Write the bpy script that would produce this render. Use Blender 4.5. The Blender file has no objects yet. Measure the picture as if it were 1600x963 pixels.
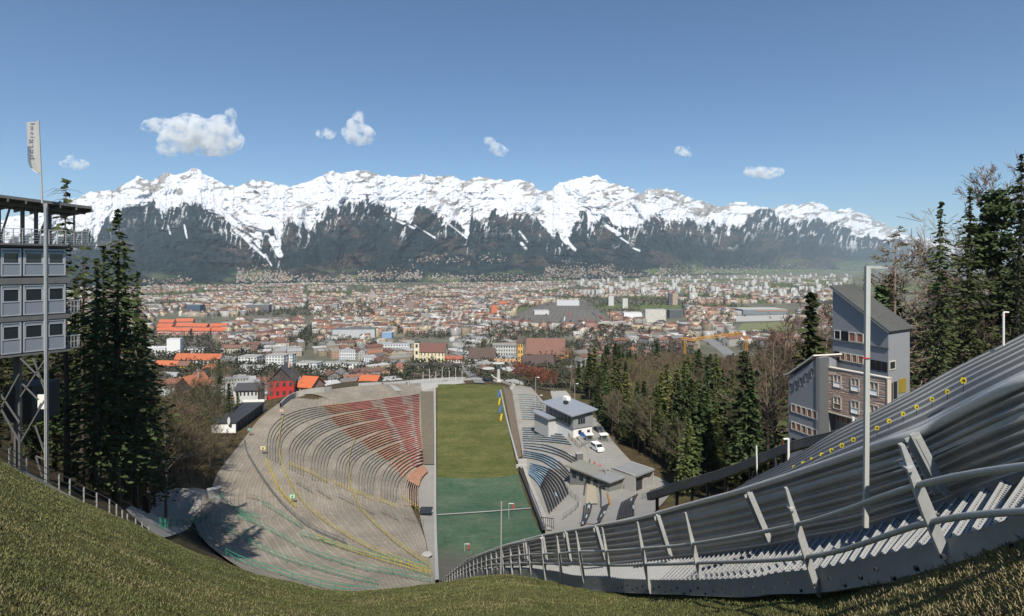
import bpy, math, random
import numpy as np
from mathutils import Vector, Matrix
rnd = random.Random(7); NR = np.random.RandomState(5)
F = 889.0; HY = 412.0; ZC = 170.0; PI = math.pi
sc = bpy.context.scene
col = sc.collection
def S(r, g, b):
    f = lambda c: (c/255/12.92 if c/255 <= .04045 else ((c/255+.055)/1.055)**2.4)
    return (f(r), f(g), f(b), 1)
# ------------------------------------------------------------ materials
def new_mat(name):
    m = bpy.data.materials.new(name); m.use_nodes = True
    nt = m.node_tree; b = nt.nodes['Principled BSDF']
    return m, nt, b
def N(nt, t, **kw):
    n = nt.nodes.new(t)
    for k, v in kw.items():
        if k.startswith('i_'): n.inputs[k[2:].replace('_', ' ')].default_value = v
        else: setattr(n, k, v)
    return n
def pos_vec(nt, scale=(1, 1, 1), coord='pos'):
    if coord == 'pos':
        g = N(nt, 'ShaderNodeNewGeometry').outputs['Position']
    elif coord == 'uv': g = N(nt, 'ShaderNodeTexCoord').outputs['UV']
    else: g = N(nt, 'ShaderNodeTexCoord').outputs['Object']
    mp = N(nt, 'ShaderNodeMapping'); mp.inputs['Scale'].default_value = scale
    nt.links.new(g, mp.inputs['Vector']); return mp.outputs['Vector']
def mixc(nt, fac, a, b, mode='MIX'):
    n = N(nt, 'ShaderNodeMix', data_type='RGBA', blend_type=mode)
    for s, v in ((n.inputs[0], fac), (n.inputs[6], a), (n.inputs[7], b)):
        if isinstance(v, (int, float, tuple)): s.default_value = v
        else: nt.links.new(v, s)
    return n.outputs[2]
def mth(nt, op, a, b=0.0, c=None):
    n = N(nt, 'ShaderNodeMath', operation=op)
    for s, v in zip(n.inputs, (a, b, c)):
        if v is None: continue
        if isinstance(v, (int, float)): s.default_value = v
        else: nt.links.new(v, s)
    return n.outputs[0]
def noise(nt, vec, scale, detail=4, rough=.6):
    n = N(nt, 'ShaderNodeTexNoise'); n.inputs['Scale'].default_value = scale
    n.inputs['Detail'].default_value = detail; n.inputs['Roughness'].default_value = rough
    nt.links.new(vec, n.inputs['Vector']); return n.outputs['Fac']
def ramp(nt, fac, lo, hi, c0=(0, 0, 0, 1), c1=(1, 1, 1, 1)):
    r = N(nt, 'ShaderNodeValToRGB'); e = r.color_ramp.elements
    e[0].position = lo; e[1].position = hi; e[0].color = c0; e[1].color = c1
    nt.links.new(fac, r.inputs['Fac']); return r.outputs['Color']
def bump(nt, b, h, dist=.05, st=.6):
    n = N(nt, 'ShaderNodeBump'); n.inputs['Distance'].default_value = dist; n.inputs['Strength'].default_value = st
    nt.links.new(h, n.inputs['Height']); nt.links.new(n.outputs[0], b.inputs['Normal'])
def src_col(nt, src):
    if src == 'attr': return N(nt, 'ShaderNodeAttribute', attribute_name='col').outputs['Color']
    if src == 'obj': return N(nt, 'ShaderNodeObjectInfo').outputs['Color']
    return src
def M(name, c, rough=.8, metal=0, var=.25, sc1=1.0, sc2=8.0, bmp=0, coord='pos', stretch=(1, 1, 1), spec=.5):
    """general worn surface: base colour broken up by two scales of noise"""
    m, nt, b = new_mat(name)
    v = pos_vec(nt, stretch, coord)
    n1 = noise(nt, v, sc1, 5); n2 = noise(nt, v, sc2, 3)
    s = mth(nt, 'ADD', mth(nt, 'MULTIPLY', n1, 1.2), mth(nt, 'MULTIPLY', n2, .8))
    k = mth(nt, 'ADD', 1 - var, mth(nt, 'MULTIPLY', s, var))
    base = src_col(nt, c)
    g = N(nt, 'ShaderNodeCombineColor')
    for i in range(3): nt.links.new(k, g.inputs[i])
    nt.links.new(mixc(nt, 1.0, base, g.outputs[0], 'MULTIPLY'), b.inputs['Base Color'])
    b.inputs['Roughness'].default_value = rough; b.inputs['Metallic'].default_value = metal
    b.inputs['Specular IOR Level'].default_value = spec
    if bmp: bump(nt, b, n2, bmp, .7)
    return m
MT = {}
def mat(key):
    return MT[key]
# ------------------------------------------------------------ mesh collecting
class MB:
    def __init__(s): s.v = []; s.f = []; s.c = []; s.uv = []; s.mi = []
    def face(s, pts, c=(1, 1, 1), uv=None, mi=0):
        k = len(s.v); s.v.extend([tuple(p) for p in pts]); s.f.append(tuple(range(k, k+len(pts))))
        s.c.append(c); s.uv.append(uv); s.mi.append(mi)
    def box(s, c, size, rz=0, col=(1, 1, 1), axes=None, mi=0):
        c = Vector(c); hx, hy, hz = [q/2 for q in size]
        if axes: ax, ay, az = axes
        else: ax = Vector((math.cos(rz), math.sin(rz), 0)); ay = Vector((-math.sin(rz), math.cos(rz), 0)); az = Vector((0, 0, 1))
        P = [c+ax*hx*i+ay*hy*j+az*hz*k for i in (-1, 1) for j in (-1, 1) for k in (-1, 1)]
        for q, (w, h) in (((0, 1, 3, 2), (hy, hz)), ((4, 6, 7, 5), (hy, hz)), ((0, 4, 5, 1), (hx, hz)), ((2, 3, 7, 6), (hx, hz)), ((0, 2, 6, 4), (hx, hy)), ((1, 5, 7, 3), (hx, hy))):
            s.face([P[i] for i in q], col, None, mi)
        return s
    def beam(s, p, q, w, h=None, up=None, col=(1, 1, 1), mi=0):
        p = Vector(p); q = Vector(q); d = q-p; L = d.length
        if L < 1e-6: return s
        d /= L; up = Vector(up or (0, 0, 1))
        if abs(d.dot(up)) > .98: up = Vector((0, 1, 0))
        ay = up.cross(d).normalized(); az = d.cross(ay)
        return s.box((p+q)/2, (L, w, h or w), axes=(d, ay, az), col=col, mi=mi)
    def tube(s, pts, r, n=6, col=(1, 1, 1), cap=True, mi=0):
        pts = [Vector(p) for p in pts]; m = len(pts)
        rr = r if isinstance(r, (list, tuple)) else [r]*m
        k = len(s.v); prev = None
        for i, p in enumerate(pts):
            d = (pts[min(i+1, m-1)]-pts[max(i-1, 0)]).normalized()
            a = prev if prev is not None else (Vector((0, 0, 1)) if abs(d.z) < .9 else Vector((1, 0, 0)))
            a = (a-d*a.dot(d)).normalized(); b = d.cross(a); prev = a
            for j in range(n):
                t = 2*PI*j/n; s.v.append(tuple(p+(a*math.cos(t)+b*math.sin(t))*rr[i]))
        for i in range(m-1):
            for j in range(n):
                j2 = (j+1) % n
                s.f.append((k+i*n+j, k+i*n+j2, k+(i+1)*n+j2, k+(i+1)*n+j)); s.c.append(col); s.uv.append(None); s.mi.append(mi)
        if cap:
            for q in (tuple(k+j for j in reversed(range(n))), tuple(k+(m-1)*n+j for j in range(n))):
                s.f.append(q); s.c.append(col); s.uv.append(None); s.mi.append(mi)
        return s
    def prism(s, poly, z0, z1, col=(1, 1, 1), mi=0):
        """poly: xy points counter-clockwise"""
        n = len(poly)
        s.face([(x, y, z1) for x, y in poly], col, None, mi); s.face([(x, y, z0) for x, y in reversed(poly)], col, None, mi)
        u = 0
        for i in range(n):
            a, b = poly[i], poly[(i+1) % n]; L = math.dist(a, b)
            s.face([(a[0], a[1], z0), (b[0], b[1], z0), (b[0], b[1], z1), (a[0], a[1], z1)], col, [(u, 0), (u+L, 0), (u+L, z1-z0), (u, z1-z0)], mi); u += L
        return s
    def grid(s, P, col=(1, 1, 1), uv=None, mi=0):
        """P[i][j] rows of points"""
        n = len(P); m = len(P[0]); k = len(s.v)
        for r in P: s.v.extend([tuple(p) for p in r])
        for i in range(n-1):
            for j in range(m-1):
                s.f.append((k+i*m+j, k+(i+1)*m+j, k+(i+1)*m+j+1, k+i*m+j+1))
                s.c.append(col(i, j) if callable(col) else col)
                s.uv.append([uv(i, j), uv(i+1, j), uv(i+1, j+1), uv(i, j+1)] if uv else None); s.mi.append(mi)
        return s
    def mesh(s, name, mats, smooth=False, origin=None):
        me = bpy.data.meshes.new(name)
        v = s.v if origin is None else [(a-origin[0], b-origin[1], c-origin[2]) for a, b, c in s.v]
        me.from_pydata(v, [], s.f)
        n = len(me.loops)
        ca = me.color_attributes.new('col', 'FLOAT_COLOR', 'CORNER')
        arr = np.ones((n, 4), dtype=np.float32); uv = np.zeros((n, 2), dtype=np.float32); k = 0
        hasuv = any(q is not None for q in s.uv)
        for f, c, q in zip(s.f, s.c, s.uv):
            L = len(f); arr[k:k+L, :3] = c[:3]
            if q is not None: uv[k:k+L] = q
            k += L
        ca.data.foreach_set('color', arr.ravel())
        if hasuv:
            ul = me.uv_layers.new(name='UVMap'); ul.data.foreach_set('uv', uv.ravel())
        for m in (mats if isinstance(mats, (list, tuple)) else [mats]): me.materials.append(m)
        if len(me.materials) > 1: me.polygons.foreach_set('material_index', s.mi)
        if smooth: me.polygons.foreach_set('use_smooth', [True]*len(me.polygons))
        me.update(); return me
    def build(s, name, mats, parent=None, smooth=False, origin=None, recenter=False):
        """links the collected faces as ONE object; world coordinates, origin moved to `origin`"""
        if parent is not None and origin is None: origin = parent.matrix_world.translation.copy() if False else parent['_o'] if '_o' in parent else (0, 0, 0)
        if parent is None and origin is None and s.v:
            a = np.array(s.v); origin = (float(a[:, 0].mean()), float(a[:, 1].mean()), float(a[:, 2].min()))
        o = bpy.data.objects.new(name, s.mesh(name, mats, smooth, origin)); col.objects.link(o)
        if parent is not None: o.parent = parent
        else: o.location = origin; o['_o'] = tuple(origin)
        if parent is not None: o['_o'] = tuple(origin)
        return o
def np_mesh(name, V, Fq, mats, colr=None, smooth=True, uv=None):
    """fast mesh from numpy: V (n,3), Fq (m,k) indices, colr (n,3) per vertex"""
    me = bpy.data.meshes.new(name); k = Fq.shape[1]
    me.vertices.add(len(V)); me.vertices.foreach_set('co', V.astype(np.float32).ravel())
    me.loops.add(Fq.size); me.loops.foreach_set('vertex_index', Fq.astype(np.int32).ravel())
    me.polygons.add(len(Fq)); me.polygons.foreach_set('loop_start', np.arange(0, Fq.size, k, dtype=np.int32))
    try: me.polygons.foreach_set('loop_total', np.full(len(Fq), k, dtype=np.int32))
    except Exception: pass
    if smooth: me.polygons.foreach_set('use_smooth', np.ones(len(Fq), dtype=bool))
    if colr is not None:
        ca = me.color_attributes.new('col', 'FLOAT_COLOR', 'POINT')
        ca.data.foreach_set('color', np.hstack([colr, np.ones((len(V), 1))]).astype(np.float32).ravel())
    if uv is not None:
        ul = me.uv_layers.new(name='UVMap'); ul.data.foreach_set('uv', uv[Fq.ravel()].astype(np.float32).ravel())
    for m in (mats if isinstance(mats, (list, tuple)) else [mats]): me.materials.append(m)
    me.update(calc_edges=True); me.validate(); return me
def link(name, me, loc=(0, 0, 0), parent=None):
    o = bpy.data.objects.new(name, me); col.objects.link(o); o.location = loc; o['_o'] = tuple(loc)
    if parent is not None: o.parent = parent; o['_o'] = parent['_o']
    return o
def tag(o, label=None, cat=None, group=None, kind=None):
    if label: o['label'] = label
    if cat: o['category'] = cat
    if group: o['group'] = group
    if kind: o['kind'] = kind
    return o
def thing(name, loc, label, cat, group=None):
    o = bpy.data.objects.new(name, None); col.objects.link(o); o.location = loc; o['_o'] = tuple(loc)
    o.empty_display_size = .2
    return tag(o, label, cat, group)
def dup(root, loc, rz=0, s=1.0, label=None, group=None, color=None, kids=None):
    r = root.copy(); col.objects.link(r); r.location = loc; r.rotation_euler = (0, 0, rz)
    r.scale = (s, s, s) if isinstance(s, (int, float)) else s
    r['_o'] = tuple(loc)
    if label: r['label'] = label
    if group: r['group'] = group
    if color: r.color = color
    for ch in (kids or root.children):
        c = ch.copy(); c.parent = r; col.objects.link(c)
        for g in ch.children:
            d = g.copy(); d.parent = c; col.objects.link(d)
    return r
# ------------------------------------------------------------ pixel <-> world
def pt(px, py, Y): return Vector(((px-800)/F*Y, Y, ZC-(py-HY)/F*Y))
def poly_at(xs, pts, x):
    return float(np.interp(x, xs, pts))
def smooth(a, b, x): 
    t = np.clip((x-a)/(b-a), 0, 1); return t*t*(3-2*t)
# value noise fbm in numpy
_T = NR.rand(256, 256)
def vnoise(x, y, seed=0):
    x = np.asarray(x, float)+seed*17.3; y = np.asarray(y, float)+seed*9.1
    xi = np.floor(x).astype(int); yi = np.floor(y).astype(int); fx = x-xi; fy = y-yi
    fx = fx*fx*(3-2*fx); fy = fy*fy*(3-2*fy)
    g = lambda a, b: _T[a & 255, b & 255]
    return (g(xi, yi)*(1-fx)+g(xi+1, yi)*fx)*(1-fy)+(g(xi, yi+1)*(1-fx)+g(xi+1, yi+1)*fx)*fy
def fbm(x, y, o=4, seed=0, gain=.5):
    s = 0; a = 1; t = 0
    for i in range(o):
        s = s+a*vnoise(x*2**i, y*2**i, seed+i); t += a; a *= gain
    return s/t
def ridged(x, y, o=4, seed=0, gain=.55):
    s = 0; a = 1; t = 0
    for i in range(o):
        s = s+a*(1-np.abs(2*vnoise(x*2**i, y*2**i, seed+i*3)-1)); t += a; a *= gain
    return s/t
# ------------------------------------------------------------ the lie of the land
AX = [-400, 0, 100, 200, 300, 400, 500, 560, 680, 740, 800, 850, 957, 1017, 1103, 1280, 1480, 1600, 1900]
AY = [.10, .24, .302, .347, .40, .442, .467, .472, .459, .447, .442, .448, .456, .445, .419, .341, .16, .031, -.1]
K2 = .00178
def near_y(px, Y): return HY+F*(1.6/Y+np.interp(px, AX, AY)+K2*Y)
CP = [ # px, py, Y
 (683,600,280),(683,680,200),(683,745,160),(683,800,130),(683,860,98),(683,912,76),(735,600,281),(740,700,187),(740,800,127),(740,880,93),
 (790,602,280),(797,680,200),(808,745,160),(825,790,135),(845,832,105),(657,615,268),(660,700,190),
 (440,632,194),(385,680,159),(340,740,128),(330,772,119),(297,832,96),(350,868,85),(430,900,80),(540,922,75),(660,914,76),
 (420,700,153),(450,760,130),(500,830,106),(600,885,86),(550,700,170),(600,760,143),(600,820,113),(640,860,96),(560,640,211),(500,637,201.5),(600,612,242),
 (600,600,248),(500,611,220),(700,597,284),(790,597,288),(660,750,157),(640,680,200),
 (810,615,262),(865,640,225),(905,700,167),(925,760,136),(900,800,120),(870,830,107),(820,720,172),(850,760,147),(855,800,122),
 (935,700,167),(985,770,133),(1040,762,135),(900,660,196),(940,680,180),(1010,790,118),
 (1050,752,138),(1000,680,185),(1100,700,165),(1000,620,260),(1000,590,380),(1150,610,330),(1200,730,152),(1250,690,172),(1400,690,150),(1600,680,130),(1600,560,210),(1500,560,240),(1380,570,300),(1500,500,420),(1800,600,150),(1800,450,400),(2100,500,300),(2100,650,100),
 (1600,600,70),(1400,690,62),(1250,742,60),(1100,808,60),(980,842,62),(900,870,60),(845,884,58),(800,905,58),(740,925,58),(1420,730,40),(1600,660,40),(1800,560,60),(1200,845,36),
 (250,812,76),(200,797,60),(100,765,55),(0,705,58),(0,640,150),(150,722,110),(300,762,105),(330,722,128),(250,682,160),(100,652,200),(0,605,220),(-200,640,80),(-200,560,200),(-400,560,100),(-400,520,300),(400,920,58),(300,870,58),(560,945,56),(680,942,56),
 (300,640,300),(440,622,330),(600,607,400),(740,604,400),(900,606,380),(870,622,290),(360,645,240),(420,640,230),(150,628,320),(0,560,400),(-300,520,500),
 (300,624,500),(600,624,500),(900,618,500),(1100,600,480),(1250,560,520),(1500,470,600),(100,610,500),
 (0,602,700),(300,603,700),(700,603,700),(1000,601,700),(1250,570,700),(1400,540,750),(1800,470,800),(-300,580,700),
 (-300,580,900),(0,580,900),(500,580,900),(1000,580,900),(1250,575,900),(1600,560,900)]
for _px in range(-400, 2000, 150):
    for _Y in (24, 32, 40): CP.append((_px, float(near_y(_px, _Y)), _Y))
    CP.append((_px, HY+170*F/1150, 1150))
    CP.append((_px, HY+170*F/1500, 1500))
_A = np.array(CP, float); _XY = np.stack([(_A[:, 0]-800)/F*2.2, np.log(_A[:, 2])*1.6], 1); _n = len(_A)
def _U(r2): return np.where(r2 > 1e-12, .5*r2*np.log(np.maximum(r2, 1e-12)), 0)
_r2 = ((_XY[:, None]-_XY[None])**2).sum(2)
_K = np.zeros((_n+3, _n+3)); _K[:_n, :_n] = _U(_r2)+np.eye(_n)*.002
_K[:_n, _n] = 1; _K[:_n, _n+1:] = _XY; _K[_n:, :_n] = _K[:_n, _n:].T
_W = np.linalg.solve(_K, np.concatenate([_A[:, 1], [0, 0, 0]]))
GU = np.linspace(-1.75, 1.75, 420); GL = np.linspace(math.log(20), math.log(1600), 320)
_gu, _gl = np.meshgrid(GU, GL, indexing='ij'); _q = np.stack([_gu.ravel()*2.2, _gl.ravel()*1.6], 1)
_G = np.empty(len(_q))
for i in range(0, len(_q), 20000):
    q = _q[i:i+20000]; _G[i:i+20000] = _U(((q[:, None]-_XY[None])**2).sum(2))@_W[:_n]+_W[_n]+q@_W[_n+1:]
_G = _G.reshape(_gu.shape)
def ypix(u, Y):
    u = np.asarray(u, float); Y = np.asarray(Y, float)
    px = 800+u*F
    a = near_y(px, Y)
    fu = np.clip((u-GU[0])/(GU[1]-GU[0]), 0, len(GU)-1.001); fl = np.clip((np.log(Y)-GL[0])/(GL[1]-GL[0]), 0, len(GL)-1.001)
    i = fu.astype(int); j = fl.astype(int); fu = fu-i; fl = fl-j
    m = (_G[i, j]*(1-fu)+_G[i+1, j]*fu)*(1-fl)+(_G[i, j+1]*(1-fu)+_G[i+1, j+1]*fu)*fl
    far = HY+170*F/Y
    y = a+(m-a)*smooth(26, 42, Y)
    return y+(far-y)*smooth(900, 1150, Y)
def gz(x, y):
    """ground height at world x, y"""
    y = np.maximum(y, 1.5); return ZC-(ypix(np.asarray(x)/y, y)-HY)/F*y
def hit(px, py, y0=45, y1=1500, dz=0.0):
    """where the sight line through a photo point meets the ground beyond y0"""
    Ys = np.exp(np.linspace(math.log(y0), math.log(y1), 1400)); u = (px-800)/F
    g = ypix(np.full_like(Ys, u), Ys)-dz*F/Ys
    ok = np.nonzero(g <= py)[0]
    if len(ok) == 0: Y = y1
    elif ok[0] == 0: Y = y0
    else:
        k = ok[0]; a, b = g[k-1]-py, py-g[k]; Y = Ys[k-1]+(Ys[k]-Ys[k-1])*a/(a+b+1e-9)
    return Vector((u*Y, Y, float(gz(u*Y, Y))+dz))
def onground(x, y, dz=0): return Vector((x, y, float(gz(x, y))+dz))
def spl(pts, n):
    """resample a polyline smoothly (Catmull-Rom) to n points; pts any dimension"""
    P = np.array(pts, float); d = np.r_[0, np.cumsum(np.sqrt(((P[1:]-P[:-1])**2).sum(1)))]
    t = np.linspace(0, d[-1], n); out = []
    for x in t:
        i = min(max(int(np.searchsorted(d, x))-1, 0), len(P)-2); f = (x-d[i])/(d[i+1]-d[i]+1e-9)
        p0 = P[max(i-1, 0)]; p1 = P[i]; p2 = P[i+1]; p3 = P[min(i+2, len(P)-1)]
        out.append(.5*((2*p1)+(-p0+p2)*f+(2*p0-5*p1+4*p2-p3)*f*f+(-p0+3*p1-3*p2+p3)*f**3))
    return np.array(out)
# ------------------------------------------------------------ camera, sky, sun
cd = bpy.data.cameras.new('camera'); cam = bpy.data.objects.new('camera', cd); col.objects.link(cam); sc.camera = cam
cam.location = (0, 0, ZC); cam.rotation_euler = (PI/2, 0, 0); cd.sensor_width = 36; cd.lens = 36*F/1600
cd.shift_y = -69.5/1600; cd.clip_start = .05; cd.clip_end = 120000
SUN_AZ = math.radians(175); SUN_EL = math.radians(51)
w = bpy.data.worlds.new('World'); sc.world = w; w.use_nodes = True; nt = w.node_tree
sky = nt.nodes.new('ShaderNodeTexSky'); sky.sky_type = 'NISHITA'; sky.sun_disc = False
sky.sun_elevation = SUN_EL; sky.sun_rotation = SUN_AZ; sky.altitude = 600; sky.air_density = 1.0; sky.dust_density = .35; sky.ozone_density = 3.5
nt.links.new(mixc(nt, 1.0, sky.outputs[0], (.80, 1.0, 1.12, 1), 'MULTIPLY'), nt.nodes['Background'].inputs[0]); nt.nodes['Background'].inputs[1].default_value = .070
sl = bpy.data.lights.new('sun', 'SUN'); so = bpy.data.objects.new('sun', sl); col.objects.link(so)
sl.energy = 4.9; sl.angle = math.radians(.5); sl.color = (1, .945, .85)
sd = Vector((math.sin(SUN_AZ)*math.cos(SUN_EL), math.cos(SUN_AZ)*math.cos(SUN_EL), math.sin(SUN_EL)))
so.rotation_euler = sd.to_track_quat('Z', 'Y').to_euler(); so.location = (50, -50, 300)
sc.view_settings.view_transform = 'Standard'; sc.view_settings.look = 'None'; sc.view_settings.gamma = 1; sc.view_settings.exposure = .45
sc.render.engine = 'CYCLES'; cy = sc.cycles
cy.use_denoising = True; cy.max_bounces = 4; cy.diffuse_bounces = 2; cy.glossy_bounces = 2; cy.transmission_bounces = 2; cy.volume_bounces = 2
cy.transparent_max_bounces = 8; cy.caustics_reflective = False; cy.caustics_refractive = False
cy.volume_max_steps = 128; cy.sample_clamp_indirect = 4
# ------------------------------------------------------------ ground sheet
m, nt, b = new_mat('ground_earth_and_grass')
a = N(nt, 'ShaderNodeAttribute', attribute_name='col').outputs['Color']
v = pos_vec(nt)
n1 = noise(nt, v, 1.3, 6, .7); n2 = noise(nt, v, .02, 6, .65)
c = mixc(nt, 1.0, a, ramp(nt, n1, .3, .75, (.55, .55, .5, 1), (1.35, 1.3, 1.2, 1)), 'MULTIPLY')
nearm = ramp(nt, mth(nt, 'DIVIDE', N(nt, 'ShaderNodeCameraData').outputs['View Distance'], 100), .38, .5, (1, 1, 1, 1), (0, 0, 0, 1)) if False else None
c = mixc(nt, 1.0, c, ramp(nt, n2, .3, .7, (.75, .8, .75, 1), (1.2, 1.15, 1.1, 1)), 'MULTIPLY')
nt.links.new(c, b.inputs['Base Color']); b.inputs['Roughness'].default_value = .95; b.inputs['Specular IOR Level'].default_value = .1
bump(nt, b, noise(nt, v, 6, 5, .7), .06, .8)
MT['ground'] = m
U = np.r_[np.linspace(-1.9, -1.02, 60), np.linspace(-1.01, 1.01, 760), np.linspace(1.02, 1.9, 60)]
L = np.r_[np.linspace(math.log(1.6), math.log(60), 200), np.linspace(math.log(60), math.log(420), 330)[1:], np.linspace(math.log(420), math.log(34000), 160)[1:]]
uu, ll = np.meshgrid(U, L, indexing='ij'); YY = np.exp(ll); XX = uu*YY
ZZ = ZC-(ypix(uu, YY)-HY)/F*YY
px = 800+uu*F
lump = (fbm(XX*1.1, YY*1.1, 4, 3)-.5)*.16*(1-smooth(30, 60, YY))*smooth(2, 5, YY)
lump += (fbm(XX*.2, YY*.2, 3, 8)-.5)*.25*(1-smooth(25, 45, YY))*smooth(3, 9, YY)
ZZ = ZZ+lump
V = np.stack([XX, YY, ZZ], 2).reshape(-1, 3)
cols = np.zeros(YY.shape+(3,))
def C(*c): return np.array(c)
gr = C(.088, .098, .034); gr2 = C(.17, .14, .065)
t = fbm(XX*.9, YY*.9, 4, 11)[..., None]
grass = gr+(gr2-gr)*.35+t*0
isg = (1-smooth(38, 50, YY))
forest = C(.075, .058, .035)*(.6+.9*fbm(XX*.15, YY*.15, 4, 21)[..., None])
f2 = fbm(XX*.02, YY*.02, 3, 31)[..., None]
city = C(.13, .13, .11)*(.55+.9*f2)
field = C(.10, .13, .05)
fg = smooth(.56, .64, fbm(XX*.0035, YY*.0035, 3, 41))[..., None]*smooth(1500, 2500, YY)[..., None]
city = city*(1-fg)+field*fg
wf = smooth(38, 50, YY)[..., None]; wc = smooth(290, 420, YY)[..., None]
cols = grass*(1-wf)+forest*wf
# meadow patches within the wood on the left and the embankment near the rim
mead = (smooth(.5, .62, fbm(XX*.03, YY*.03, 3, 51))*smooth(840, 960, px)*smooth(60,110,YY))[..., None]*.5
cols = cols*(1-mead)+C(.12, .12, .05)*mead
cols = cols*(1-wc)+city*wc
nU, nL = YY.shape; I = np.arange(nU*nL).reshape(nU, nL)
Fq = np.stack([I[:-1, :-1], I[1:, :-1], I[1:, 1:], I[:-1, 1:]], 2).reshape(-1, 4)
g = link('ground', np_mesh('ground', V, Fq, MT['ground'], cols.reshape(-1, 3))); tag(g, kind='structure')
# ------------------------------------------------------------ mountain range (real depth: 4 to 20 km)
RX=[-600,-300,0,60,100,141,178,194,217,237,258,275,287,305,319,344,359,378,391,409,428,453,491,519,537,555,575,594,616,637,659,681,703,728,750,775,797,812,831,847,859,875,906,934,953,969,983,1000,1013,1051,1079,1106,1127,1154,1175,1203,1230,1247,1268,1288,1300,1330,1357,1388,1409,1433,1500,1600,1900,2300]
RY=[300,330,345,330,316,301,296,288,277,284,269,273,268,263,273,285,292,290,282,281,288,290,281,269,271,268,267,275,275,278,272,278,276,281,277,281,284,279,288,299,297,287,279,274,284,292,293,302,295,298,310,317,324,314,322,326,318,321,316,321,331,326,340,353,364,371,384,392,398,404]
BX=[-600,0,100,147,194,234,246,253,262,284,300,319,350,375,395,405,412,420,428,437,440,446,469,480,506,553,581,603,625,640,647,652,675,690,700,706,731,737,756,766,797,834,853,870,885,890,895,916,919,941,950,965,975,989,1000,1027,1061,1082,1141,1171,1199,1230,1271,1299,1340,1381,1500,2300]
BY=[380,372,360,363,324,312,322,338,326,315,317,324,346,365,372,380,372,368,366,396,364,346,352,362,334,315,313,321,343,352,340,323,331,345,349,334,366,327,352,334,337,343,359,368,380,372,352,327,356,340,334,365,350,352,346,340,353,343,359,340,333,347,347,350,364,374,392,420]
FXx=[-600,0,200,420,640,800,900,1000,1100,1200,1300,1400,1500,2300]; FYy=[452,451,449,443,441,441,438,434,430,427,424,422,421,420]
pxs = np.r_[np.arange(-600, 60, 4.), np.arange(60, 1460, .9), np.arange(1460, 2300, 5.)]; nS = 250
ss = np.linspace(0, 1, nS)
PX, SS = np.meshgrid(pxs, ss, indexing='ij')
yr = np.interp(pxs, RX, RY)+(fbm(pxs*.15, pxs*0+3, 4, 3)-.5)*7+(ridged(pxs*.06, pxs*0+8, 3, 9)-.6)*-5
yf = np.interp(pxs, FXx, FYy); Yf = 170*F/(yf-HY)
Yr = np.interp(pxs, [-600, 200, 640, 1000, 1200, 1400, 2300], [8000, 8200, 8800, 10500, 14000, 20000, 24000])
PY = yf[:, None]+(yr-yf)[:, None]*SS
D = Yf[:, None]+(Yr-Yf)[:, None]*SS**.85
# spurs: fall lines lean with a domain warp, relief in depth
wx = PX*.018+(PY-300)*.012*np.sin(PX*.011+.5)+fbm(PX*.02, PY*.02, 3, 61)*.9
r1 = ridged(wx*1.1, PY*.006, 2, 5); r2 = ridged(wx*2.6+fbm(PX*.03, PY*.05, 3, 3)*1.6, PY*.04, 5, 15); r3 = ridged(PX*.13+wx+fbm(PX*.06, PY*.06, 2, 13), PY*.12, 4, 25)
amp = np.interp(PX, [0, 1000, 1400], [1, 1.15, 1.5])*smooth(0, .25, SS)*(1-.6*smooth(.9, 1, SS))
D2 = D-amp*(640*(r1-.5)+300*(r2-.6)+95*(r3-.6))
D2 = np.where(SS < .02, D-60, D2)
MXp = (PX-800)/F*D2; MZ = ZC-(PY-HY)/F*D2
V = np.stack([MXp, D2, MZ], 2).reshape(-1, 3)
# surface kinds
bnd = np.interp(PX, BX, BY)
n_a = fbm(wx*7, PY*.06, 4, 71)-.5; n_b = ridged(wx*5+PX*.03, PY*.035, 4, 81)
sn = (bnd-PY)+n_a*26+(.62-n_b)*26*smooth(-30, 10, bnd-PY+12)
snow = smooth(-2, 2, sn)
streak = ridged(PX*.22+PY*.05, PY*.045, 3, 91)*.7+fbm(PX*.05, PY*.05, 3, 93)*.3
snow = np.maximum(snow, smooth(.70, .76, streak)*smooth(-42, -6, bnd-PY)*.85)
for tx0, ty0, tx1, ty1, wd in ((375,365,414,402,2.0),(414,398,424,415,1.2),(425,375,437,398,5),(620,345,648,357,1.6),(700,349,729,372,1.3),(812,362,824,378,1.5),(815,380,822,389,2),(887,378,898,390,2.6),(942,350,968,366,2.4),(970,372,982,380,1.4),(990,388,999,392,1.2),(288,352,292,372,1),(262,352,266,366,.8),(648,352,680,372,1)):
    t = np.clip(((PX-tx0)*(tx1-tx0)+(PY-ty0)*(ty1-ty0))/((tx1-tx0)**2+(ty1-ty0)**2), 0, 1)
    dd = np.hypot(PX-(tx0+t*(tx1-tx0)), PY-(ty0+t*(ty1-ty0)))+(n_a)*2
    snow = np.maximum(snow, smooth(wd+.8, wd-.6, dd) if False else 1-smooth(wd-.6, wd+.8, dd))
rk = ridged(PX*.055+PY*.08, PY*.11-PX*.02, 5, 33); rk2 = fbm(PX*.02, PY*.03, 3, 35)
prox = np.exp(-((PY-yr[:, None])/16)**2)
for cx_, w_ in ((575, 45), (405, 28), (300, 25), (217, 28), (255, 28), (934, 45), (820, 25), (860, 16), (1080, 60)):
    prox = np.maximum(prox*.999, 1.15*np.exp(-((PX-cx_)/w_)**2)*np.exp(-((PY-yr[:, None]-8)/17)**2))
rock = smooth(.655, .74, rk*.62+rk2*.28+.13*prox+.05*smooth(-40, 0, PY-bnd))
rock = np.maximum(rock, (1-smooth(5, 7, np.hypot((PX-280)*1.0, (PY-300)*1.1)+n_a*4))*.95)
snowC = C(.62, .64, .68); rockC = C(.23, .215, .20)*(.6+.8*fbm(PX*.2, PY*.2, 3, 44))[..., None]
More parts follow.
